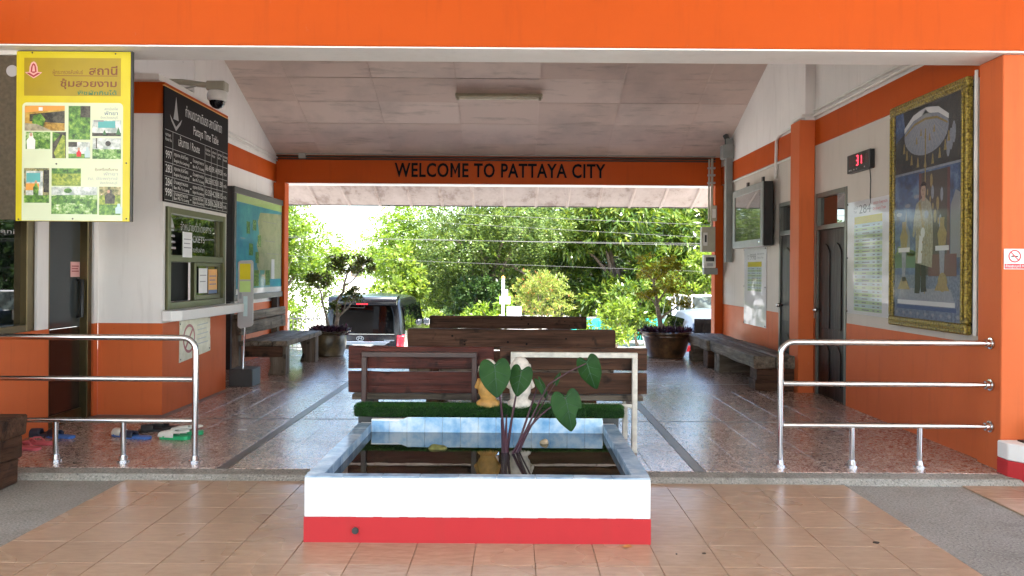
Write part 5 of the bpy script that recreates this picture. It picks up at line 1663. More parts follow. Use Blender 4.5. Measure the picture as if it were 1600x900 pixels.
def petiole(p_end, bend=(0, 0, 0.0), r0=0.011):
    p0 = Vector((random.uniform(-.018, .018), random.uniform(-.02, .02), -0.15))
    p1 = Vector(p_end)
    midp = p0 * 0.45 + p1 * 0.55 + Vector(bend)
    pts = []
    for i in range(13):
        t_ = i / 12
        pts.append(p0 * (1 - t_) ** 2 + midp * 2 * t_ * (1 - t_) + p1 * t_ ** 2)
    obj('petiole', MB().tube(pts, [r0 * (1 - 0.62 * i / 12) for i in range(13)], 8), M['petiole'], ta, 0, True)
e = taro_leaf((773, 572, ), 4.86, 0.103, 0.255, 4, (8, -18)); petiole(e, (0.03, 0, 0.05))
e = taro_leaf((815, 580), 4.92, 0.078, 0.21, -8, (-18, -14)); petiole(e, (-0.02, 0.02, 0.03))
e = taro_leaf((843, 596), 5.02, 0.05, 0.17, 14, (58, -20)); petiole(e, (0.0, 0.03, 0.0))
e = taro_leaf((917, 566), 4.95, 0.085, 0.235, 22, (-28, -12)); petiole(at(858, 600, 4.95) - ta_o, (-0.03, 0, 0.0)); 
obj('petiole', MB().tube([at(858, 600, 4.95) - ta_o, at(890, 580, 4.95) - ta_o, at(916, 568, 4.955) - ta_o], [0.0055, 0.0048, 0.004], 7), M['petiole'], ta, 0, True)
e = taro_leaf((884, 622), 4.78, 0.100, 0.27, 10, (14, -10), bite=(0.62, -0.60, 0.16)); petiole(e, (-0.10, 0, 0.09))
e = taro_leaf((868, 598), 5.0, 0.022, 0.10, 160, (40, 0)); petiole(e, (-0.02, 0, 0.02), 0.007)
for i in range(5):
    a = i * 1.26
    obj('stem_sheath', MB().tube([(0.02 * math.cos(a), 0.02 * math.sin(a), -0.1), (0.012 * math.cos(a), 0.012 * math.sin(a), 0.05), (0.03 * math.cos(a), 0.02 * math.sin(a), 0.14 + 0.03 * i)], [0.014, 0.012, 0.004], 8), M['petiole'], ta, 0, True)

# ================================================================== BENCHES
def slat_bench(lab, x0, x1, y, mat_wood, mat_frame, posts, top_rail, grp):
    b = thing('slat_bench', lab, 'bench', loc=((x0 + x1) / 2, y, FZ), group=grp)
    hw = (x1 - x0) / 2
    cx_ = (x0 + x1) / 2
    for k_, (z0, z1) in enumerate(((0.635, 0.808), (0.448, 0.612))):
        obj('back_plank', MB().rough(-hw, hw, 0.035, 0.075, z0, z1, 8, 0.003, len(lab) + k_), M[mat_wood], b, 0.005)
    for k_ in range(3):
        obj('seat_plank', MB().rough(-hw + 0.02, hw - 0.02, 0.09 + k_ * 0.155, 0.235 + k_ * 0.155, 0.385, 0.43, 8, 0.003, 31 + k_), M['wood_grey_x'], b, 0.005)
    fw = 0.040
    xa, xb = posts[0] - cx_, posts[1] - cx_
    for xp in (xa, xb):
        obj('post', MB().box(xp - fw / 2, xp + fw / 2, -0.012, 0.03, 0, top_rail - 0.0005), M[mat_frame], b, 0.003)
        obj('leg', MB().box(xp - fw / 2, xp + fw / 2, 0.50, 0.54, 0, 0.383), M[mat_frame], b, 0.003)
        obj('seat_bearer', MB().box(xp - fw / 2, xp + fw / 2, 0.0305, 0.4995, 0.335, 0.3835), M[mat_frame], b, 0.003)
    obj('top_rail', MB().box(xa - fw / 2, xb + fw / 2, -0.012, 0.03, top_rail, top_rail + fw), M[mat_frame], b, 0.003)
    obj('cross_rail', MB().box(xa + fw / 2, xb - fw / 2, -0.008, 0.026, 0.35, 0.38), M[mat_frame], b, 0.003)
    return b
g_ = 'slat benches just behind the pond'
Y1 = 6.02
slat_bench('reddish slat bench on brown steel frame behind the pond', at(545, 560, Y1 + .05).x, at(772, 560, Y1 + .05).x, Y1, 'wood_red_x', 'brown_enamel', (at(569, 600, Y1).x, at(741, 600, Y1).x), 0.730, g_)
slat_bench('dark slat bench on white steel frame behind the taro', at(781, 560, Y1 + .05).x, at(1011, 560, Y1 + .05).x, Y1, 'wood_brown_x', 'white_enamel', (at(802, 600, Y1).x, at(992, 600, Y1).x), 0.735, g_)

def sleeper_bench(lab, x0, x1, y, z0, z1, seed):
    b = thing('timber_bench', lab, 'bench', loc=((x0 + x1) / 2, y, FZ), group='timber benches in the middle of the hall')
    hw = (x1 - x0) / 2
    bp_ = obj('back_plank', MB().rough(-hw, hw, 0, 0.09, z0 - FZ, z1 - FZ, 10, 0.006, seed), M['wood_brown_x'], b, 0.008)
    hol = MB()
    rr = random.Random(seed)
    for i in range(6):
        u_ = rr.uniform(-hw * 0.85, hw * 0.85); v_ = rr.uniform(z0 - FZ + 0.03, z1 - FZ - 0.03)
        hol.tube([(u_, -0.0075, v_), (u_, -0.0065, v_)], rr.uniform(0.007, 0.013), 10)
    obj('bolt_hole', hol, M['black_paint'], bp_)
    obj('back_plank', MB().rough(-hw + 0.02, hw - 0.02, 0.01, 0.08, 0.46, z0 - FZ - 0.04, 8, 0.005, seed + 5), M['wood_brown_x'], b, 0.006)
    for k_ in range(2):
        obj('seat_plank', MB().rough(-hw, hw, 0.12 + k_ * 0.22, 0.33 + k_ * 0.22, 0.33, 0.42, 10, 0.005, seed + 9 + k_), M['wood_grey_x'], b, 0.007)
    for sx in (-1, 1):
        obj('back_post', MB().rough(sx * hw * 0.75 - 0.05, sx * hw * 0.75 + 0.05, 0.0905, 0.118, 0.0, z1 - FZ - 0.03, 5, 0.003, seed + 12), M['wood_brown_z'], b, 0.005)
        obj('leg', MB().rough(sx * hw * 0.75 - 0.09, sx * hw * 0.75 + 0.09, 0.125, 0.50, 0.0, 0.327, 5, 0.005, seed + 14), M['wood_brown_y'], b, 0.006)
    return b
sleeper_bench('thick rough timber bench, second row behind the slat benches', at(637, 530, 8.0).x, at(962, 530, 8.0).x, 8.0, 0.665, 0.852, 21)
sleeper_bench('thick rough timber bench, rear row nearest the parked van', at(671, 505, 10.4).x, at(917, 505, 10.4).x, 10.4, 0.68, 0.848, 22)

# left bench with backrest
lb = thing('backed_bench', 'heavy grey timber bench with backrest under the map board', 'bench', loc=(-3.38, 11.2, FZ))
for k_, (a, b) in enumerate(((-0.26, -0.01), (0.0, 0.17), (0.18, 0.37))):
    obj('seat_plank', MB().rough(a, b, -0.92, 0.93, 0.385, 0.455, 8, 0.004, 51 + k_), M['wood_grey_y'], lb, 0.008)
obj('seat_apron', MB().rough(-0.20, 0.30, -0.90, -0.83, 0.24, 0.383, 4, 0.004, 55), M['wood_brown_x'], lb, 0.006)
for y_ in (-0.78, 0.76):
    lp_ = [(0.34, 0), (0.34, 0.382), (0.05, 0.382), (0.12, 0.25), (0.14, 0.12), (0.10, 0.0)]
    obj('leg', MB().prism(lp_, 'y', y_ - 0.09, y_ + 0.09), M['wood_grey_z'], lb, 0.008)
for y_ in (-0.86, 0.80):
    obj('back_post', MB().rough(-0.36, -0.27, y_ - 0.06, y_ + 0.06, 0, 0.80, 5, 0.004, 57), M['wood_grey_z'], lb, 0.006)
for k_, (z0, z1) in enumerate(((0.53, 0.70), (0.71, 0.83))):
    obj('back_plank', MB().rough(-0.265, -0.21, -1.0, 0.98, z0, z1, 8, 0.004, 59 + k_), M['wood_grey_y'], lb, 0.007)

# right wall benches of stacked sleepers
def log_bench(lab, y0, y1, supports, seed, x0=2.84, x1=3.36):
    b = thing('sleeper_bench', lab, 'bench', loc=((x0 + x1) / 2, (y0 + y1) / 2, FZ), group='sleeper benches along the right wall')
    hx, hy = (x1 - x0) / 2, (y1 - y0) / 2
    for k_, (a, c) in enumerate(((-hx, -0.005), (0.005, hx))):
        obj('seat_plank', MB().rough(a, c, -hy, hy, 0.265, 0.415, 10, 0.008, seed + k_), M['wood_grey_y'], b, 0.012)
    for i, (ys, zz) in enumerate(supports):
        yy = ys - (y0 + y1) / 2
        lo = 0.0
        for q, z_ in enumerate(zz):
            obj('support_block', MB().rough(-hx + 0.02 + 0.02 * q, hx - 0.03, yy - 0.13, yy + 0.13, lo + 0.001, z_, 5, 0.006, seed + 7 + i * 3 + q), M['wood_brown_x' if i == 0 else 'wood_grey_x'], b, 0.010)
            lo = z_
    return b
log_bench('near weathered sleeper bench by the orange column', 9.22, 11.30, ((9.37, (0.13, 0.262)), (11.0, (0.26,))), 71)
log_bench('far weathered sleeper bench beside the right potted tree', 11.33, 12.62, ((11.50, (0.26,)), (12.45, (0.14, 0.262))), 81, 2.80, 3.34)

# timber bench end at the left front
fbn = thing('timber_bench', 'stack of dark timber sleepers at the left front edge', 'bench', loc=(-3.75, 4.98, 0.0))
obj('seat_plank', MB().rough(-1.2, 0.46, -0.14, 0.28, 0.33, 0.465, 8, 0.007, 91), M['wood_brown_x'], fbn, 0.010)
obj('support_block', MB().rough(0.10, 0.41, -0.12, 0.26, 0.005, 0.17, 4, 0.007, 92), M['wood_brown_y'], fbn, 0.010)
obj('support_block', MB().rough(0.06, 0.43, -0.13, 0.27, 0.172, 0.328, 4, 0.007, 93), M['wood_brown_y'], fbn, 0.010)
obj('support_block', MB().rough(-1.15, -0.85, -0.12, 0.26, 0.005, 0.328, 4, 0.007, 94), M['wood_brown_y'], fbn, 0.010)

# ================================================================== SHOES
def sole(pts, z0, z1): return MB().prism(pts, 'z', z0, z1)
def foot_outline(L, W):
    o = []
    for (x, y) in ((0, -0.5), (0.30, -0.47), (0.42, -0.36), (0.38, -0.1), (0.44, 0.15), (0.5, 0.32), (0.40, 0.45), (0.15, 0.5), (-0.15, 0.49), (-0.36, 0.42), (-0.45, 0.28), (-0.40, 0.0), (-0.36, -0.25), (-0.34, -0.40), (-0.22, -0.48)):
        o.append((x * W, y * L))
    return o
def shoe(nm, lab, cat, loc, rz, sole_m, strap_m, kind, L=0.26, W=0.10, th=0.022):
    s = thing(nm, lab, cat, loc=loc, rz=R(rz))
    ol = foot_outline(L, W)
    obj('sole', MB().prism(ol, 'z', 0.0, th), M[sole_m], s, 0.004)
    if kind == 'thong':
        for sx in (-1, 1):
            obj('strap', MB().tube([(0.0, L * 0.30, th), (sx * W * 0.18, L * 0.22, th + 0.025), (sx * W * 0.36, L * 0.06, th + 0.026), (sx * W * 0.42, -L * 0.08, th * 0.8)], [0.005, 0.007, 0.007, 0.006], 7), M[strap_m], s, 0, True)
    else:
        vv, ff = [], []
        n, m_ = 9, 5
        y0, y1 = (L * 0.02, L * 0.40) if kind == 'slide' else (-L * 0.05, L * 0.47)
        for j in range(m_ + 1):
            y = y0 + (y1 - y0) * j / m_
            hgt = (0.052 if kind == 'slide' else 0.060 * (1 - 0.35 * (j / m_) ** 2))
            wd = W * (0.47 - 0.06 * (j / m_) ** 2)
            for i in range(n + 1):
                a = math.pi * i / n
                vv.append((wd * math.cos(a), y, th * 0.6 + hgt * math.sin(a) ** 0.8))
        for j in range(m_):
            for i in range(n):
                ff.append((j * (n + 1) + i, j * (n + 1) + i + 1, (j + 1) * (n + 1) + i + 1, (j + 1) * (n + 1) + i))
        if kind == 'clog': ff.append(tuple(m_ * (n + 1) + i for i in range(n + 1)))
        o = obj('strap' if kind == 'slide' else 'upper', MB().add(vv, ff), M[strap_m], s, 0, True)
        so = o.modifiers.new('t', 'SOLIDIFY'); so.thickness = 0.004
        if kind == 'clog':
            hm = MB().tube([(W * 0.42, 0.0, th + 0.03), (W * 0.36, -L * 0.35, th + 0.035), (0, -L * 0.46, th + 0.04), (-W * 0.36, -L * 0.35, th + 0.035), (-W * 0.42, 0, th + 0.03)], 0.009, 7)
            obj('heel_strap', hm, M[strap_m], s, 0, True)
    return s
def floor_at(px, py):
    iy = py - 0.007 * (px - 800)
    Y = (CAMZ - FZ) * F / (iy - HY)
    return ((px - CX) * Y / F, Y, FZ)
shoe('flip_flop', 'pink flip-flop nearest the timber sleepers', 'flip-flop', floor_at(42, 702), 75, 'shoe_pink', 'shoe_pink', 'thong')
shoe('flip_flop', 'pink flip-flop behind the other pink one', 'flip-flop', floor_at(62, 694), 80, 'shoe_pink', 'shoe_pink', 'thong')
shoe('sandal', 'navy sandal left of the first short rail post', 'sandal', floor_at(68, 681), 100, 'shoe_navy', 'shoe_navy', 'slide')
shoe('sandal', 'navy sandal just behind the first short rail post', 'sandal', floor_at(96, 684), 78, 'shoe_blue', 'shoe_navy', 'slide')
shoe('slide_sandal', 'white slide sandal with blue sole behind the second rail post', 'sandal', floor_at(196, 682), 65, 'shoe_blue', 'shoe_white', 'slide', 0.27)
shoe('slide_sandal', 'dark slide sandal with blue sole beside the white slide', 'sandal', floor_at(214, 685), 80, 'shoe_blue', 'shoe_navy', 'slide', 0.27)
shoe('sandal', 'black sandal between the blue slides and the green clogs', 'sandal', floor_at(243, 674), 110, 'rubber', 'rubber', 'slide')
shoe('sandal', 'flat black sandal behind the green-soled clogs', 'sandal', floor_at(262, 670), 80, 'rubber', 'rubber', 'slide')
shoe('clog', 'white clog with green sole beside the corner rail post', 'clog', floor_at(275, 686), 80, 'shoe_green', 'shoe_white', 'clog', 0.27, 0.105, 0.032)
shoe('clog', 'white clog with green sole crossing behind the corner post', 'clog', floor_at(294, 679), 95, 'shoe_green', 'shoe_white', 'clog', 0.27, 0.105, 0.032)

# dry leaf by the pond foot and specks on the path
dl = obj('fallen_leaf', MB().add([(-0.03, 0, 0.012), (-0.01, 0.012, 0.016), (0.03, 0.004, 0.013), (0.0, -0.012, 0.012), (-0.012, -0.02, 0.014), (0.01, 0.02, 0.02)], [(0, 3, 2), (0, 2, 1), (0, 4, 3), (1, 2, 5)]), M['leaf_dry'])
pL = at(980, 855, 4.07); dl.location = (pL.x, 4.07, 0.0)
tag(dl, 'dry orange leaf on the tiles at the pond foot', 'leaf')
for lab_, (px_, py_), s_ in (('dark speck of debris left of a cluster on the path', (1060, 869), .5), ('larger dark speck of debris on the right path tiles', (1103, 868), .8), ('dark scrap lying far right on the tiled path', (1372, 851), 1.2)):
    Y_ = CAMZ * F / (py_ - 0.007 * (px_ - 800) - HY)
    rr = random.Random(px_)
    pts = [(math.cos(a) * 0.014 * s_ * rr.uniform(.6, 1.3), math.sin(a) * 0.01 * s_ * rr.uniform(.6, 1.3)) for a in [i * math.tau / 8 for i in range(8)]]
    o = obj('debris', MB().prism(pts, 'z', 0, 0.004), M['soil'])
    o.location = ((px_ - CX) * Y_ / F, Y_, 0.0095)
    tag(o, lab_, 'debris')

# ================================================================== FOLIAGE TOOLS
def unit(a): return a / np.maximum(np.linalg.norm(a, axis=1), 1e-9)[:, None]
def lobes(c, r, n, size, seed, squash=0.8, lower=-0.5):
    """uneven crown: n lobes spread over an ellipsoid"""
    g = np.random.default_rng(seed)
    d = unit(g.normal(0, 1, (n * 3, 3)))
    d = d[d[:, 2] > lower][:n]
    cc = np.array(c) + d * np.array(r) * g.uniform(0.45, 0.92, (len(d), 1))
    rr = size * g.uniform(0.6, 1.35, len(d))
    return [(cc[i], (rr[i], rr[i], rr[i] * squash)) for i in range(len(d))]
def clumps(lb, per_area, seed, inner=0.25):
    g = np.random.default_rng(seed)
    P, D = [], []
    for c, r in lb:
        n = max(4, int(per_area * (r[0] ** 2 + r[0] * r[2])))
        d = unit(g.normal(0, 1, (n, 3)))
        rad = np.where(g.random((n, 1)) < inner, g.uniform(0.3, 0.85, (n, 1)), g.uniform(0.82, 1.08, (n, 1)))
        P.append(np.array(c) + d * np.array(r) * rad); D.append(d)
    return np.concatenate(P), np.concatenate(D)
def whorl(P, D, per, L, W, droop, spread, seed):
    """clusters of long leaves radiating from twig ends"""
    g = np.random.default_rng(seed)
    P = np.repeat(P, per, 0); D = np.repeat(D, per, 0)
    n = len(P)
    d = unit(D * 0.7 + g.normal(0, spread, (n, 3)) + np.array([0, 0, -droop]))
    l = L * g.uniform(0.6, 1.2, (n, 1)); w_ = W * g.uniform(0.7, 1.2, (n, 1))
    b = P + g.normal(0, L * 0.22, (n, 3))
    s = unit(np.cross(d, g.normal(0, 1, (n, 3)) + np.array([0, 0, 1.2])))
    return np.stack([b, b + d * l * 0.45 + s * w_ * 0.5, b + d * l, b + d * l * 0.45 - s * w_ * 0.5], 1).reshape(-1, 3)
def feather(P, D, pairs, L, leaf, wid, seed, droop=0.35):
    """pinnate sprays: leaflets in two rows along a drooping stalk"""
    g = np.random.default_rng(seed)
    n = len(P)
    ax = unit(D * 0.8 + g.normal(0, 0.5, (n, 3)) + np.array([0, 0, -droop]))
    sd = unit(np.cross(ax, g.normal(0, 0.5, (n, 3)) + np.array([0, 0, 1.0])))
    out = []
    for i in range(pairs):
        t_ = (i + 0.5) / pairs
        for sg in (-1, 1):
            b = P + ax * (L * t_) + np.array([0, 0, -1.0]) * (L * 0.25 * t_ ** 2) + g.normal(0, leaf * 0.15, (n, 3))
            d = unit(sd * sg + ax * 0.35 + g.normal(0, 0.25, (n, 3)))
            s = unit(np.cross(d, g.normal(0, 0.6, (n, 3)) + np.cross(ax, sd)))
            l = leaf * g.uniform(0.7, 1.2, (n, 1))
            out.append(np.stack([b, b + d * l * 0.5 + s * wid * 0.5, b + d * l, b + d * l * 0.5 - s * wid * 0.5], 1).reshape(-1, 3))
    return np.concatenate(out)
def limbs(base, top, r0, lb, n, seed):
    g = random.Random(seed)
    m = MB()
    base, top = Vector(base), Vector(top)
    pts = [base + (top - base) * t_ + Vector((g.uniform(-.12, .12), g.uniform(-.12, .12), 0)) * (t_ * (1 - t_) * 4) for t_ in (0, .25, .5, .75, 1)]
    m.tube(pts, [r0 * 1.25, r0, r0 * 0.82, r0 * 0.66, r0 * 0.5], 10)
    for c, r in random.Random(seed).sample(lb, min(n, len(lb))):
        t_ = g.uniform(0.35, 1.0)
        s = base + (top - base) * t_
        e = Vector(c)
        mid_ = s * 0.5 + e * 0.5 + Vector((0, 0, g.uniform(0.0, 0.3)))
        rr = r0 * g.uniform(0.28, 0.45)
        m.tube([s, s * 0.6 + mid_ * 0.4, mid_, e], [rr, rr * 0.85, rr * 0.6, rr * 0.25], 7)
    return m
def tree(nm, lab, base, top, r0, lb, crown_verts, leaf_mat, grp=None, bark='bark', nlimb=12, cat='tree', seed=1):
    t_ = thing(nm, lab, cat, loc=base, group=grp)
    B = np.array(base)
    tm = limbs(base, top, r0, lb, nlimb, seed)
    tm.v = [(a - B[0], b - B[1], c - B[2]) for a, b, c in tm.v]
    obj('trunk', tm, M[bark], t_, 0, True)
    obj('crown', np_mesh('crown', crown_verts - B, 4), M[leaf_mat], t_)
    return t_

# ------------------------------------------------------------------ trees behind the hall
G1 = 'trees beyond the station yard'
# feathery tree at the left
lb_ = lobes((-8.0, 25.2, 1.7), (2.35, 2.2, 2.5), 34, 0.95, 101, 0.60, -0.95)
P, D = clumps(lb_, 66, 102, 0.15)
tree('feathery_tree', 'bright feathery tree seen past the left doorpost', (-7.6, 25.2, GZ), (-7.9, 25.2, 1.8), 0.16, lb_, feather(P, D, 7, 0.44, 0.11, 0.058, 103), 'leaf_light', G1, seed=5)
# big feathery tree in the middle
lb_ = lobes((-1.2, 29.5, 2.2), (3.3, 2.4, 3.0), 34, 1.12, 111, 0.58, -0.95)
lb_ = [(c, r) for c, r in lb_ if not (c[0] < -3.3 and c[2] > 3.6)]
P, D = clumps(lb_, 66, 112, 0.2)
tree('feathery_tree', 'tall dense feathery tree in the middle behind the wires', (-0.8, 29.8, GZ), (-1.2, 29.6, 1.8), 0.26, lb_, feather(P, D, 7, 0.48, 0.115, 0.058, 113), 'leaf_tamarind', G1, seed=6)
# lighter feathery tree left of it
lb_ = lobes((-4.3, 31.5, 1.9), (1.6, 1.8, 2.6), 20, 0.85, 121, 0.58, -0.9)
P, D = clumps(lb_, 66, 122, 0.2)
tree('feathery_tree', 'pale feathery tree rising right of the white house', (-4.2, 31.5, GZ), (-4.3, 31.5, 1.7), 0.14, lb_, feather(P, D, 7, 0.44, 0.115, 0.058, 123), 'leaf_light', G1, seed=7)
# mango trees
lb_ = lobes((4.0, 30.5, 2.0), (2.9, 2.4, 3.1), 30, 1.08, 131, 0.68, -0.95)
P, D = clumps(lb_, 42, 132, 0.2)
tree('mango_tree', 'large mango tree with drooping leaf clusters right of centre', (4.2, 30.8, GZ), (4.0, 30.6, 1.6), 0.24, lb_, whorl(P, D, 12, 0.34, 0.085, 0.45, 0.55, 133), 'leaf_mango', G1, seed=8)
lb_ = lobes((7.6, 32.5, 2.3), (2.6, 2.4, 3.2), 28, 1.08, 141, 0.68, -0.95)
P, D = clumps(lb_, 42, 142, 0.2)
tree('mango_tree', 'mango tree behind the parked truck by the right doorpost', (7.4, 32.8, GZ), (7.6, 32.6, 1.9), 0.24, lb_, whorl(P, D, 12, 0.34, 0.085, 0.45, 0.55, 143), 'leaf_mango', G1, seed=9)
lb_ = lobes((1.7, 34.0, 2.8), (2.2, 2.0, 2.7), 34, 0.95, 151, 0.8, -0.9)
P, D = clumps(lb_, 24, 152)
tree('mango_tree', 'dark tall tree filling the gap between feathery and mango trees', (1.9, 34.2, GZ), (1.7, 34.0, 2.2), 0.22, lb_, whorl(P, D, 11, 0.34, 0.09, 0.4, 0.6, 153), 'leaf_dark', G1, seed=10)
# bushes
G2 = 'bushes along the far side of the yard'
def bush(lab, c, r, n, size, per, mat, seed, L=0.16, W=0.06, droop=0.0, per_l=9, nm='bush'):
    lb_ = lobes(c, r, n, size, seed, 0.85, -0.9)
    P, D = clumps(lb_, per, seed + 1)
    tree(nm, lab, (c[0], c[1], GZ), (c[0] + 0.05, c[1], c[2]), 0.05, lb_, whorl(P, D, per_l, L, W, droop, 0.6, seed + 2), mat, G2, seed=seed, cat='bush', nlimb=10)
bush('bright lime bush rising behind the van roof', (-3.95, 26.2, 0.6), (0.72, 0.6, 1.55), 18, 0.36, 100, 'leaf_bush', 161, 0.20, 0.10)
bush('yellow-green flowering bush with orange tips behind the benches', (0.75, 24.5, 0.5), (0.85, 0.7, 0.95), 20, 0.33, 120, 'leaf_flower', 171, 0.13, 0.035, -0.3, 12)
bush('loose leafy shrub in front of the teal sheeting', (2.95, 22.4, -0.1), (0.42, 0.4, 0.80), 14, 0.22, 170, 'leaf_bush', 181, 0.16, 0.055, -0.1)
bush('thin young shrub at the left edge of the teal sheeting', (2.15, 23.2, -0.35), (0.22, 0.2, 0.45), 8, 0.16, 180, 'leaf_light', 186, 0.15, 0.05, -0.2)
bush('low clipped shrub beyond the van mirror', (-2.75, 25.6, -0.25), (0.42, 0.4, 0.40), 12, 0.22, 160, 'leaf_bush', 191, 0.13, 0.06)
bush('broad dark shrub under the middle feathery tree', (-1.5, 27.6, 0.3), (1.2, 0.6, 1.0), 18, 0.40, 90, 'leaf_dark', 196, 0.18, 0.08)
bush('lime shrub beneath the middle feathery tree', (-0.75, 26.2, -0.1), (0.75, 0.5, 0.7), 14, 0.28, 110, 'leaf_light', 201, 0.17, 0.08)
bush('sunlit shrub hugging the right doorpost behind the truck', (6.6, 28.0, 0.7), (1.2, 0.8, 1.6), 18, 0.42, 90, 'leaf_bush', 206, 0.18, 0.07)
bush('leafy shrub left of the right potted tree', (4.1, 26.0, 0.3), (0.85, 0.6, 1.1), 16, 0.34, 100, 'leaf_mango', 211, 0.22, 0.07, 0.3)
bush('green shrub at the foot of the left feathery tree', (-7.4, 24.0, -0.2), (1.0, 0.6, 0.7), 14, 0.34, 100, 'leaf_light', 216, 0.16, 0.07)
# far wood
parts_ = []
for i, (x_, z_, h_) in enumerate(((-19, 1.0, 2.5), (-15.0, 1.4, 2.8), (1, 2.2, 3.0), (6, 2.2, 3.0), (11, 2.2, 3.0), (16, 1.5, 2.6), (21, 1.5, 2.6), (-3.5, 0.6, 2.0))):
    l_ = lobes((x_, 46, z_), (3.0, 2.0, h_), 22, 1.5, 300 + i, 0.8, -0.95)
    P, D = clumps(l_, 9, 320 + i)
    parts_.append(whorl(P, D, 9, 0.55, 0.26, 0.2, 0.6, 340 + i))
o = obj('far_wood', np_mesh('far_wood', np.concatenate(parts_), 4), M['leaf_dark'])
tag(o, 'dark far wood behind the yard trees', 'wood', kind='stuff')

# ------------------------------------------------------------------ houses, fence, signpost, wires
hs = thing('white_house', 'white house glimpsed between the left trees', 'house', loc=(-9.2, 38.5, GZ))
obj('wall', MB().box(-3.0, 3.0, 0, 5, 0, 3.55), M['house_wall'], hs)
obj('roof', MB().prism([(-3.5, 3.55), (3.5, 3.55), (0, 4.35)], 'y', -0.5, 5.5), M['white_clean'], hs)
wn_ = thing('window', None, None); wn_.parent = hs; wn_.location = (1.35, -0.02, 2.15)
obj('frame', MB().box(-0.28, 0.28, -0.03, 0.015, 0, 0.75), M['timber_wall'], wn_)
obj('pane', MB().box(-0.23, 0.23, -0.04, -0.031, 0.05, 0.70), M['dark_glass'], wn_)
bl = MB()
bal = thing('balcony_rail', None, None); bal.parent = hs; bal.location = (1.3, -0.3, 0.9)
for i in range(8):
    obj('baluster', MB().box(-0.6 + i * 0.17 - 0.035, -0.6 + i * 0.17 + 0.035, -0.03, 0.03, 0, 0.75), M['box_beige'], bal)
obj('handrail', MB().box(-0.75, 0.75, -0.05, 0.05, 0.752, 0.83), M['box_beige'], bal)
obj('deck', MB().box(-0.8, 0.8, -0.1, 0.28, -0.12, -0.002), M['box_beige'], bal)
h2 = thing('timber_house', 'timber gable house corner above the right trees', 'house', loc=(13.2, 41.5, GZ))
obj('wall', MB().box(-3.0, 3.0, 0, 6, 0, 5.2), M['timber_wall'], h2)
obj('gable', MB().prism([(-3.0, 5.2), (3.0, 5.2), (0, 6.9)], 'y', 0.0, 6), M['timber_wall'], h2)
for sx in (-1, 1):
    obj('roof', MB().prism([(sx * 3.7, 4.85), (0, 6.98), (0, 7.12), (sx * 3.8, 4.97)], 'y', -0.6, 6.4), M['roof_tile'], h2)
    obj('bargeboard', MB().prism([(sx * 3.75, 4.75), (0, 6.92), (0, 7.16), (sx * 3.86, 4.97)], 'y', -0.66, -0.605), M['white_clean'], h2)

fn = thing('iron_fence', 'dark iron picket fence behind the left bench', 'fence', loc=(-8.6, 23.0, GZ))
for i in range(32):
    obj('picket', MB().box(i * 0.12 - 0.012, i * 0.12 + 0.012, -0.012, 0.012, 0.05, 1.15), M['dark_metal'], fn)
for z_ in (0.15, 1.0):
    obj('fence_rail', MB().box(-0.1, 3.85, 0.013, 0.04, z_, z_ + 0.04), M['dark_metal'], fn)
for i in range(3):
    obj('fence_post', MB().box(i * 1.85 - 0.05, i * 1.85 + 0.05, 0.041, 0.14, 0, 1.25), M['cement_post'], fn)

ts = thing('teal_sheeting', 'low teal corrugated sheeting behind the right shrub', 'fence', loc=(2.9, 26.8, GZ))
for i in range(8):
    m_ = MB()
    vv, ff = [], []
    for q in range(11):
        xx = -1.2 + i * 0.56 + q * 0.054
        for z_ in (0.12, 0.88): vv.append((xx, 0.02 * math.cos(q * math.pi), z_))
    for q in range(10): ff.append((2 * q, 2 * q + 2, 2 * q + 3, 2 * q + 1))
    obj('panel', m_.add(vv, ff), M['teal_sheet'], ts)
    obj('stake', MB().box(-1.2 + i * 0.56 - 0.025, -1.2 + i * 0.56 + 0.02, 0.03, 0.07, 0, 1.0), M['dark_metal'], ts)

lwall = thing('boundary_wall', 'low pale boundary wall along the far side of the yard', 'wall', loc=(-2.2, 27.9, GZ))
obj('body', MB().box(-1.5, 5.4, 0, 0.12, 0, 0.78), M['house_wall'], lwall)
obj('coping', MB().box(-1.55, 5.45, -0.03, 0.15, 0.781, 0.84), M['cement_post'], lwall)
for i in range(4):
    obj('pier', MB().box(-1.5 + i * 2.2, -1.25 + i * 2.2, -0.05, -0.001, 0, 0.775), M['cement_post'], lwall)

sg = thing('signpost', 'white signpost with blank white panels beyond the rear bench', 'signpost', loc=(at(786, 500, 23.2).x, 23.2, GZ))
obj('post', MB().tube([(0, 0, 0), (0, 0, 2.26)], 0.045, 12), M['white_clean'], sg, 0, True)
obj('cap', MB().lathe([(0.055, 2.26), (0.055, 2.30), (0.0, 2.34)], 12), M['print_orange'], sg, 0, True)
obj('panel', MB().box(-0.10, 0.21, -0.07, -0.046, 1.50, 1.72), M['white_clean'], sg, 0.004)
obj('panel', MB().box(-0.02, 0.14, -0.07, -0.046, 1.76, 1.92), M['white_clean'], sg, 0.004)
wb = thing('white_cabinet', 'white roadside cabinet to the right of the signpost', 'cabinet', loc=(at(803, 500, 23.4).x, 23.4, GZ))
obj('body', MB().box(-0.21, 0.22, 0, 0.3, 0.06, 1.40), M['white_clean'], wb, 0.01)
obj('plinth', MB().box(-0.23, 0.24, -0.02, 0.32, 0, 0.058), M['cement_post'], wb)
obj('door', MB().box(-0.18, 0.19, -0.012, -0.001, 0.12, 1.34), M['white_clean'], wb, 0.004)

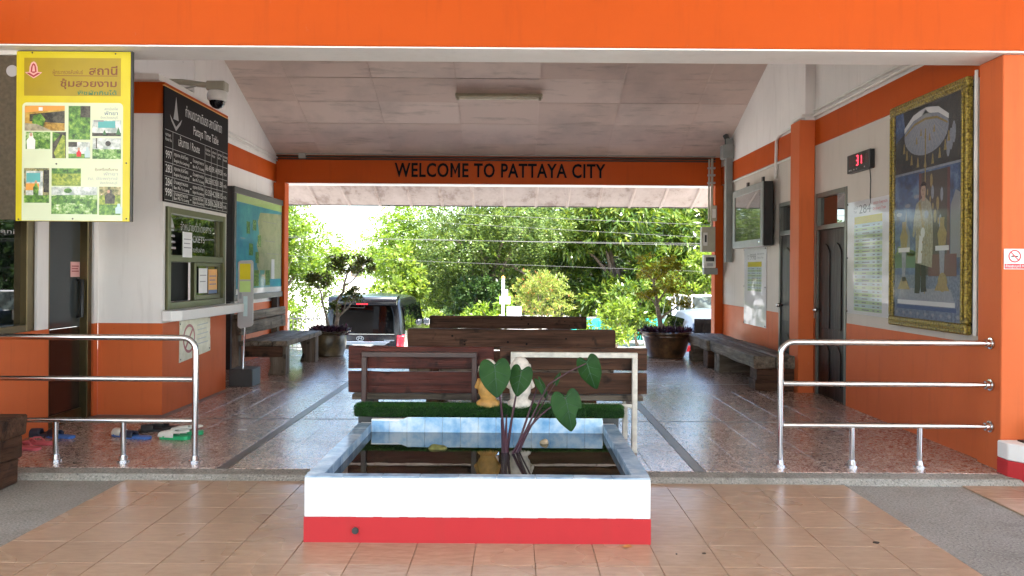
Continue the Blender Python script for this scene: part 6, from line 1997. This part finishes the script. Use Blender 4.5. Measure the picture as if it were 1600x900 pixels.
for lab_, xx in (('concrete utility pole out by the left trees', -17.0), ('concrete utility pole out by the right trees', 17.5)):
    pp_ = thing('utility_pole', lab_, 'utility pole', loc=(xx, 22.6, GZ))
    obj('post', MB().tube([(0, 0, 0), (0, 0, 7.5)], [0.15, 0.10], 10), M['cement_post'], pp_, 0, True)
    obj('crossarm', MB().box(-0.06, 0.06, -0.9, 0.9, 6.4, 6.5), M['cement_post'], pp_)
for i, (yl, yr, Yd, r_) in enumerate(((371, 384, 22.0, 0.0055), (373, 381, 22.3, 0.006), (339, 372, 23.0, 0.0045), (326, 352, 22.8, 0.005), (317, 322, 22.6, 0.005), (403, 425, 23.2, 0.0045))):
    a, b = at(530, yl, Yd), at(1112, yr, Yd)
    s_ = (b - a) / (b.x - a.x)
    pA_, pB_ = a + s_ * (-17.0 - a.x), a + s_ * (17.5 - a.x)
    pts = [pA_.lerp(pB_, t_ / 24) + Vector((0, 0, 0.10 * ((t_ / 12 - 1) ** 2 - 0.04))) for t_ in range(25)]
    o = obj('overhead_wire', MB().tube(pts, r_, 5), M['wire'], None, 0, True)
    tag(o, ('lower of the paired overhead wires across the trees', 'upper of the paired overhead wires across the trees', 'overhead wire sloping down to the right above the pair', 'thin overhead wire across the treetops', 'topmost thin wire just under the eave', 'faint wire below the pair in front of the trees')[i], 'wire', 'overhead wires')

# ================================================================== VEHICLES
def loft(rings):
    m = MB()
    n = len(rings[0])
    vv = [p for r in rings for p in r]
    ff = [(i * n + k, i * n + (k + 1) % n, (i + 1) * n + (k + 1) % n, (i + 1) * n + k) for i in range(len(rings) - 1) for k in range(n)]
    ff.append(tuple(range(n))[::-1]); ff.append(tuple((len(rings) - 1) * n + k for k in range(n)))
    return m.add(vv, ff)
def section(y, hw_low, hw_top, z0, zb, z1, rt=0.14, ysl=0.0):
    """car cross-section: sill, waist, roof"""
    pts = []
    half = [(0, z0), (hw_low * 0.92, z0), (hw_low, z0 + 0.12), (hw_low, zb), (hw_top + (hw_low - hw_top) * 0.45, zb + (z1 - zb) * 0.55), (hw_top, z1 - rt), (hw_top - rt * 0.35, z1 - rt * 0.35), (hw_top - rt, z1 - 0.02), (0, z1 + 0.03)]
    for x, z in half: pts.append((x, y + ysl * max(0, (z - zb)) / max(0.01, z1 - zb), z))
    for x, z in half[-2:0:-1]: pts.append((-x, y + ysl * max(0, (z - zb)) / max(0.01, z1 - zb), z))
    return pts
def wheel(parent, x, y, r=0.33, w_=0.22):
    wh = thing('wheel', None, None); wh.parent = parent; wh.location = (x, y, r)
    wh.rotation_euler = (0, R(90), 0)
    obj('tyre', MB().lathe([(r * 0.62, -w_ / 2), (r * 0.92, -w_ / 2), (r, -w_ * 0.35), (r, w_ * 0.35), (r * 0.92, w_ / 2), (r * 0.62, w_ / 2)], 26), M['rubber'], wh, 0, True)
    obj('rim', MB().lathe([(0.05, -w_ * 0.38), (r * 0.6, -w_ * 0.42), (r * 0.62, w_ * 0.42), (0.05, w_ * 0.38)], 20), M['steel'], wh, 0, True)

van = thing('black_van', 'black passenger van parked beyond the left potted tree', 'van', loc=(-3.58, 18.3, GZ - 0.09))
R1 = [section(0.06, 0.88, 0.80, 0.42, 1.05, 1.84, 0.10, 0.10), section(0.16, 0.945, 0.83, 0.30, 1.08, 1.90, 0.14, 0.06), section(0.8, 0.955, 0.84, 0.28, 1.08, 1.925, 0.15), section(2.6, 0.955, 0.84, 0.28, 1.08, 1.93, 0.15), section(3.5, 0.955, 0.82, 0.28, 1.08, 1.88, 0.15), section(4.35, 0.94, 0.76, 0.28, 1.06, 1.20, 0.06), section(4.9, 0.90, 0.74, 0.30, 0.98, 1.02, 0.05), section(5.1, 0.80, 0.68, 0.36, 0.80, 0.88, 0.05)]
obj('body', loft(R1), M['van_paint'], van, 0.02, True, 2)
obj('spoiler', MB().prism([(-0.085, 1.745), (-0.075, 1.88), (-0.04, 1.93), (0.5, 1.965), (0.5, 1.93), (0.06, 1.755)], 'x', -0.80, 0.80), M['van_paint'], van, 0.012, True, 2)
obj('brake_light', MB().box(-0.13, 0.13, -0.092, -0.06, 1.755, 1.785), M['tail_red'], van)
# tailgate glass follows the sloped rear
rw_ = thing('tailgate', None, None); rw_.parent = van
tg = MB().prism([(-0.74, 1.06), (0.74, 1.06), (0.72, 1.50), (0.66, 1.70), (0.60, 1.725), (-0.60, 1.725), (-0.66, 1.70), (-0.72, 1.50)], 'y', 0, 0.03)
tg.v = [(x, y + 0.030 + 0.10 * max(0, (z - 1.05) / 0.8), z) for x, y, z in tg.v]
obj('rear_window', tg, M['auto_glass'], rw_, 0.008)
pn = MB().prism([(-0.78, 0.62), (0.78, 0.62), (0.80, 0.80), (0.78, 1.05), (-0.78, 1.05), (-0.80, 0.80)], 'y', 0.012, 0.058)
obj('lower_panel', pn, M['van_paint'], rw_, 0.015, True, 2)
obj('trim_strip', MB().box(-0.74, 0.74, 0.02, 0.028, 1.052, 1.060), M['grey_paint'], rw_)
obj('chrome_garnish', MB().prism([(-0.60, 0.80), (0.52, 0.80), (0.66, 0.885), (-0.66, 0.885)], 'y', -0.012, 0.0115), M['chrome'], rw_, 0.006)
obj('number_plate', MB().box(-0.25, 0.25, -0.006, 0.0115, 0.65, 0.78), M['print_white'], rw_, 0.003)
rg = MB()
oc, ic = ell(-0.06, 0.955, 0.09, 0.062, 24), ell(-0.06, 0.955, 0.074, 0.047, 24)
for i in range(24):
    j = (i + 1) % 24
    rg.add([(oc[i][0], 0.001, oc[i][1]), (oc[j][0], 0.001, oc[j][1]), (ic[j][0], 0.001, ic[j][1]), (ic[i][0], 0.001, ic[i][1])], [(0, 1, 2, 3)])
rg.prism([(-0.112, 0.922), (-0.092, 0.922), (-0.072, 0.985), (-0.092, 0.99)], 'y', -0.002, 0.011)
rg.prism([(-0.046, 0.920), (-0.026, 0.925), (-0.008, 0.988), (-0.028, 0.988)], 'y', -0.002, 0.011)
rg.prism([(-0.09, 0.947), (-0.03, 0.955), (-0.03, 0.970), (-0.09, 0.962)], 'y', -0.002, 0.0108)
obj('badge', rg, M['chrome'], rw_)
obj('script_badge', MB().box(0.50, 0.74, 0.002, 0.0115, 0.90, 0.925), M['chrome'], rw_)
obj('wiper_arm', MB().tube([(0.02, 0.10, 1.74), (0.03, 0.075, 1.69), (0.0, 0.06, 1.675), (-0.42, 0.07, 1.69)], [0.016, 0.014, 0.010, 0.006], 7), M['black_plastic'], rw_, 0, True)
for sx in (-1, 1):
    tl_ = MB().prism([(0.0, 0.60), (0.30, 0.60), (0.26, 0.85), (0.16, 1.05), (0.06, 1.02), (0.0, 0.80)], 'x', sx * 0.80, sx * 0.972)
    obj('tail_light', tl_, M['tail_red'], van, 0.02, True, 2)
    obj('reverse_lamp', MB().box(min(sx * 0.80, sx * 0.955), max(sx * 0.80, sx * 0.955), -0.008, 0.03, 0.60, 0.70), M['tail_clear'], van, 0.006)
    for a, b, sl_ in ((0.35, 1.45, 0.0), (1.55, 2.6, 0.0), (2.7, 3.6, 0.28)):
        q = MB().prism([(a, 1.12), (b + sl_, 1.12), (b, 1.70), (a + 0.03, 1.70)], 'x', 0, 0.012)
        q.v = [(sx * (0.953 + x - 0.115 * 0.82 * max(0, (z - 1.08) / 0.7) + 0.010), y, z) for x, y, z in q.v]
        obj('side_window', q, M['auto_glass'], van)
    mi = thing('side_mirror', None, None); mi.parent = van; mi.location = (sx * 1.07, 3.85, 1.12)
    mi_h = MB().ball((0, 0, 0), (0.12, 0.07, 0.11), 14, 9)
    obj('housing', mi_h, M['van_paint'], mi, 0, True)
    obj('glass', MB().box(-0.085, 0.085, -0.074, -0.066, -0.07, 0.07), M['chrome'], mi, 0.004)
    obj('stalk', MB().tube([(-sx * 0.2, 0.03, -0.06), (-sx * 0.05, 0.01, -0.04)], 0.022, 8), M['van_paint'], mi, 0, True)
    obj('door_handle', MB().box(min(sx * 0.955, sx * 0.985), max(sx * 0.955, sx * 0.985), 1.5, 1.72, 0.94, 0.98), M['chrome'], van, 0.006)
    wheel(van, sx * 0.84, 0.95); wheel(van, sx * 0.84, 4.1)
obj('rear_bumper', MB().prism([(-0.96, 0.30), (0.96, 0.30), (0.97, 0.60), (-0.97, 0.60)], 'y', -0.05, 0.14), M['van_paint'], van, 0.03, True, 2)

car = thing('silver_hatchback', 'silver hatchback parked behind the right bench', 'car', loc=(4.30, 15.75, GZ))
car.scale = (1, 1, 1.05)
R1 = [section(0.02, 0.78, 0.60, 0.36, 0.88, 1.08, 0.08, 0.10), section(0.10, 0.84, 0.62, 0.28, 0.92, 1.35, 0.10, 0.28), section(0.55, 0.86, 0.64, 0.26, 0.93, 1.52, 0.14, 0.1), section(1.3, 0.86, 0.65, 0.26, 0.93, 1.57, 0.15), section(2.1, 0.86, 0.64, 0.26, 0.92, 1.55, 0.15), section(2.95, 0.86, 0.62, 0.26, 0.90, 1.05, 0.06), section(3.6, 0.84, 0.60, 0.28, 0.82, 0.92, 0.05), section(3.95, 0.72, 0.55, 0.34, 0.68, 0.76, 0.05)]
obj('body', loft(R1), M['car_silver'], car, 0.02, True, 2)
tg = MB().prism([(-0.66, 0.98), (0.66, 0.98), (0.58, 1.44), (-0.58, 1.44)], 'y', 0, 0.02)
tg.v = [(x, y + 0.035 + 0.36 * max(0, (z - 0.93) / 0.55), z) for x, y, z in tg.v]
obj('rear_window', tg, M['auto_glass'], car, 0.006)
for sx in (-1, 1):
    for a, b, e0, e1 in ((0.62, 1.45, 0.12, 0.0), (1.52, 2.45, 0.0, 0.45)):
        q = MB().prism([(a, 0.97), (b + e1, 0.97), (b, 1.42), (a + e0, 1.42)], 'x', 0, 0.010)
        q.v = [(sx * (0.858 + x - 0.21 * max(0, (z - 0.93) / 0.6) + 0.014), y, z) for x, y, z in q.v]
        obj('side_window', q, M['auto_glass'], car)
    obj('tail_light', MB().prism([(-0.01, 0.70), (0.22, 0.70), (0.16, 0.94), (0.04, 0.94)], 'x', sx * 0.62, sx * 0.872), M['tail_red'], car, 0.015, True, 2)
    mi = thing('side_mirror', None, None); mi.parent = car; mi.location = (sx * 0.94, 2.5, 1.0)
    obj('housing', MB().ball((0, 0, 0), (0.10, 0.06, 0.075), 14, 9), M['car_silver'], mi, 0, True)
    obj('glass', MB().box(-0.07, 0.07, -0.064, -0.056, -0.045, 0.045), M['chrome'], mi)
    wheel(car, sx * 0.76, 0.72, 0.30, 0.19); wheel(car, sx * 0.76, 3.15, 0.30, 0.19)
obj('rear_bumper', MB().box(-0.84, 0.84, -0.05, 0.08, 0.28, 0.56), M['car_silver'], car, 0.03, True, 2)

tk = thing('pickup_truck', 'white pickup with a tarpaulin-covered cargo frame by the right post', 'truck', loc=(5.72, 24.2, GZ), rz=R(-90))
# lies along X, cab to the left
cabp = [(-2.3, 0.45), (-2.3, 0.95), (-2.15, 1.05), (-1.55, 1.12), (-1.0, 1.68), (0.10, 1.70), (0.22, 1.02), (0.22, 0.45)]
obj('cab', MB().prism(cabp, 'y', -0.85, 0.85), M['truck_white'], tk, 0.05, True, 2)
obj('side_window', MB().prism([(-1.30, 1.10), (-0.92, 1.60), (-0.02, 1.60), (0.06, 1.10)], 'y', -0.862, -0.852), M['auto_glass'], tk)
obj('windscreen', MB().prism([(-1.58, 1.14), (-1.03, 1.67), (-1.05, 1.685), (-1.60, 1.155)], 'y', -0.72, 0.72), M['auto_glass'], tk)
obj('cargo_bed', MB().box(0.26, 2.6, -0.85, 0.85, 0.55, 1.12), M['truck_white'], tk, 0.02)
def bar(p, q, m_='white_enamel'): obj('frame_bar', MB().tube([p, q], 0.023, 8), M[m_], tk, 0, True)
for x_ in (0.3, 1.05, 1.8):
    for y_ in (-0.82, 0.82): bar((x_, y_, 1.12), (x_, y_, 1.80))
for y_ in (-0.82, 0.82):
    for z_ in (1.30, 1.80): bar((0.28, y_, z_), (2.63, y_, z_))
vv = []
nx, nz2 = 30, 6
g2 = random.Random(4)
for j in range(nz2 + 1):
    for i in range(nx + 1):
        vv.append((0.30 + 2.22 * i / nx, -0.79 + 0.03 * math.sin(i * 1.1 + j * 0.5), 1.33 + 0.43 * j / nz2 + 0.01 * math.sin(i * 0.7)))
obj('tarpaulin', MB().add(vv, [(j * (nx + 1) + i, j * (nx + 1) + i + 1, (j + 1) * (nx + 1) + i + 1, (j + 1) * (nx + 1) + i) for j in range(nz2) for i in range(nx)]), M['tarp'], tk, 0, True)
vv = []
for j in range(9):
    for i in range(25):
        vv.append((2.60 + 0.035 * math.sin(i * 0.9 + j * 0.8) + 0.02 * math.sin(i * 2.3 - j), -0.80 + 1.60 * i / 24, 1.30 + 0.50 * j / 8 - 0.015 * math.sin(i * 0.8)))
obj('tarpaulin', MB().add(vv, [(j * 25 + i, j * 25 + i + 1, (j + 1) * 25 + i + 1, (j + 1) * 25 + i) for j in range(8) for i in range(24)]), M['tarp'], tk, 0, True)
for y_ in (-0.82, 0.0, 0.82): bar((2.66, y_, 1.12), (2.66, y_, 1.83), 'truck_white')
for z_ in (1.28, 1.83): bar((2.66, -0.84, z_), (2.66, 0.84, z_), 'truck_white')
obj('tailgate', MB().box(2.605, 2.64, -0.80, 0.80, 0.62, 1.10), M['truck_white'], tk, 0.01)
for y_ in (-1, 1): obj('tail_light', MB().box(2.605, 2.65, min(y_ * 0.80, y_ * 0.86), max(y_ * 0.80, y_ * 0.86), 0.70, 0.95), M['tail_red'], tk, 0.005)
for x_ in (-1.45, 1.6):
    for y_ in (-0.75, 0.75):
        wh = thing('wheel', None, None); wh.parent = tk; wh.location = (x_, y_, 0.34); wh.rotation_euler = (R(90), 0, 0)
        obj('tyre', MB().lathe([(0.2, -0.11), (0.31, -0.11), (0.34, -0.08), (0.34, 0.08), (0.31, 0.11), (0.2, 0.11)], 24), M['rubber'], wh, 0, True)
        obj('rim', MB().lathe([(0.04, -0.09), (0.2, -0.1), (0.2, 0.1), (0.04, 0.09)], 18), M['steel'], wh, 0, True)

# ================================================================== POTTED TREES
def small_leaves(cl, n, L, W, seed, droop=-0.1):
    P, D = clumps(cl, n, seed, 0.45)
    return whorl(P, D, 5, L, W, droop, 0.7, seed + 1)
def purple_bed(parent, rx, ry, z, n, seed):
    g = np.random.default_rng(seed)
    a = g.uniform(0, 2 * math.pi, n); r_ = np.sqrt(g.random(n))
    P = np.stack([np.cos(a) * r_ * rx, np.sin(a) * r_ * ry, np.full(n, z)], 1)
    D = unit(np.stack([np.cos(a) * r_ * 0.7, np.sin(a) * r_ * 0.7, np.ones(n)], 1))
    v_ = whorl(P, D, 9, 0.10, 0.028, -0.1, 0.6, seed + 1)
    tag(obj('bedding_leaves', np_mesh('bedding_leaves', v_, 4), M['leaf_purple'], parent), kind='stuff')

pr_ = thing('potted_tree', 'clipped small-leaved tree in wide brown glazed pot by the right bench', 'potted plant', loc=(at(1041, 540, 12.88).x, 12.88, FZ))
obj('pot', MB().lathe([(0.27, 0.0), (0.30, 0.015), (0.305, 0.03), (0.33, 0.10), (0.365, 0.24), (0.39, 0.33), (0.40, 0.345), (0.395, 0.36), (0.405, 0.39), (0.43, 0.40), (0.43, 0.425), (0.40, 0.43), (0.385, 0.40)], 40), M['glaze_brown'], pr_, 0, True)
obj('soil', MB().lathe([(0.39, 0.385), (0.2, 0.40), (0.0, 0.41)], 24), M['soil'], pr_, 0, True)
def loc_px(px, py, Y, o): return tuple(at(px, py, Y) - o.location)
Yp = 12.88
L_ = lambda px, py, dy=0: (lambda v: (v[0], v[1] + dy, v[2]))(loc_px(px, py, Yp, pr_))
trk = MB()
trk.tube([L_(1033, 522), L_(1031, 500), L_(1027, 478), L_(1025, 460), L_(1022, 445), L_(1022, 432)], [0.055, 0.042, 0.034, 0.028, 0.024, 0.016], 10)
trk.tube([L_(1027, 474), L_(1036, 462, .04), L_(1042, 452, .06)], [0.02, 0.015, 0.01], 8)
trk.tube([L_(1031, 500), L_(1040, 490, -.05), L_(1052, 482, -.08), L_(1060, 474, -.08)], [0.024, 0.018, 0.014, 0.01], 8)
trk.tube([L_(1028, 482), L_(1018, 468, -.05), L_(1008, 462, -.05)], [0.016, 0.012, 0.008], 8)
trk.tube([L_(1022, 440), L_(1010, 428), L_(1000, 420)], [0.016, 0.010, 0.006], 7)
trk.tube([L_(1022, 438), L_(1036, 426), L_(1050, 420)], [0.016, 0.010, 0.006], 7)
obj('trunk', trk, M['bark_pale'], pr_, 0, True)
cl_ = []
g2 = random.Random(9)
for (px, py, rx_, rz_, n) in ((1027, 417, 0.46, 0.25, 40), (1046, 447, 0.30, 0.12, 18), (1010, 458, 0.26, 0.10, 12), (1063, 471, 0.20, 0.12, 11)):
    c = L_(px, py)
    for i in range(n):
        cl_.append(((c[0] + g2.uniform(-1, 1) * rx_ * 0.75, c[1] + g2.uniform(-1, 1) * rx_ * 0.7, c[2] + g2.uniform(-1, 1) * rz_ * 0.75), (0.07, 0.07, 0.045)))
obj('crown', np_mesh('crown', small_leaves(cl_, 2300, 0.034, 0.019, 401), 4), M['leaf_bonsai'], pr_)
purple_bed(pr_, 0.40, 0.36, 0.40, 200, 411)

plf = thing('potted_tree', 'twisted-trunk tree in olive pot with wavy rim beside the van', 'potted plant', loc=(at(513, 535, 12.72).x, 12.72, FZ))
obj('pot', MB().lathe([(0.24, 0.0), (0.255, 0.02), (0.25, 0.04), (0.285, 0.14), (0.295, 0.24), (0.285, 0.34), (0.275, 0.36), (0.285, 0.375), (0.27, 0.385)], 40), M['glaze_olive'], plf, 0, True)
obj('wavy_rim', MB().lathe([(0.265, 0.375), (0.31, 0.385), (0.345, 0.39), (0.35, 0.405), (0.31, 0.405), (0.265, 0.40)], 64, (0, 0, 0), 1, 1, lambda i, a: (0.014 * math.sin(a * 12) if 1 <= i <= 4 else 0)), M['glaze_olive'], plf, 0, True)
rim_o = plf.children[-1].data
for v_ in rim_o.vertices:
    a = math.atan2(v_.co.y, v_.co.x); r_ = math.hypot(v_.co.x, v_.co.y)
    if r_ > 0.29: v_.co.z += 0.012 * math.sin(a * 12 + 1.2)
obj('soil', MB().lathe([(0.27, 0.37), (0.15, 0.385), (0.0, 0.39)], 24), M['soil'], plf, 0, True)
Yp2 = 12.72
Q_ = lambda px, py, dy=0: (lambda v: (v[0], v[1] + dy, v[2]))(loc_px(px, py, Yp2, plf))
trk = MB()
trk.tube([Q_(525, 512), Q_(528, 494), Q_(527, 480), Q_(525, 472), Q_(530, 464), Q_(537, 456), Q_(538, 444), Q_(542, 430), Q_(546, 418)], [0.036, 0.03, 0.027, 0.025, 0.023, 0.021, 0.018, 0.015, 0.010], 10)
trk.tube([Q_(538, 446), Q_(550, 440), Q_(558, 430), Q_(564, 420)], [0.015, 0.012, 0.010, 0.007], 8)
trk.tube([Q_(514, 512), Q_(509, 490), Q_(504, 474), Q_(502, 458), Q_(498, 446)], [0.024, 0.02, 0.016, 0.012, 0.008], 8)
trk.tube([Q_(504, 468), Q_(509, 460), Q_(508, 450)], [0.010, 0.008, 0.006], 7)
trk.tube([Q_(526, 500), Q_(532, 492, -.03), Q_(544, 482, -.05), Q_(553, 470, -.05), Q_(556, 462, -.04)], [0.020, 0.017, 0.013, 0.010, 0.007], 8)
trk.tube([Q_(538, 486, -.04), Q_(541, 474, -.04), Q_(545, 466, -.04)], [0.011, 0.009, 0.006], 7)
obj('trunk', trk, M['bark_pale'], plf, 0, True)
cl_ = []
for (px, py, rx_, rz_, n) in ((538, 412, 0.33, 0.19, 26), (572, 413, 0.16, 0.15, 12), (497, 440, 0.22, 0.15, 18), (552, 459, 0.19, 0.12, 14), (519, 485, 0.08, 0.14, 5)):
    c = Q_(px, py)
    for i in range(n):
        cl_.append(((c[0] + g2.uniform(-1, 1) * rx_ * 0.75, c[1] + g2.uniform(-1, 1) * rx_ * 0.7, c[2] + g2.uniform(-1, 1) * rz_ * 0.75), (0.065, 0.065, 0.045)))
obj('crown', np_mesh('crown', small_leaves(cl_, 1500, 0.050, 0.027, 431), 4), M['leaf_bonsai_dark'], plf)
purple_bed(plf, 0.29, 0.27, 0.39, 150, 441)

# planter at the right front
pb = thing('planter_box', 'red and white planter curb at the pillar foot, right edge', 'planter', loc=(0, 0, 0))
ol = [(3.44, 5.54), (3.44, 5.42), (3.62, 5.16), (5.0, 5.16), (5.0, 5.54)]
obj('red_base', MB().prism([(x - (0.003 if x < 4 else 0), y - 0.003) for x, y in ol], 'z', 0.002, 0.155), M['red_paint'], pb, 0.006)
obj('white_wall', MB().prism(ol, 'z', 0.156, 0.275), M['white_clean'], pb, 0.008)
obj('soil', MB().prism([(3.56, 5.50), (3.56, 5.42), (3.68, 5.24), (4.95, 5.24), (4.95, 5.50)], 'z', 0.2755, 0.285), M['soil'], pb)
pg = thing('shrub', 'small yellowish shrub in the red and white planter', 'plant', loc=(3.80, 5.36, 0.285))
cl_ = [((random.uniform(-.12, .30), random.uniform(-.06, .06), random.uniform(0.03, 0.11)), (0.06, 0.06, 0.05)) for _ in range(12)]
sm_ = MB()
for c, r in cl_: sm_.tube([(c[0] * 0.5, c[1] * 0.5, 0), c], [0.006, 0.003], 5)
obj('stems', sm_, M['bark'], pg)
obj('crown', np_mesh('crown', small_leaves(cl_, 2600, 0.045, 0.02, 461), 4), M['leaf_bonsai'], pg)
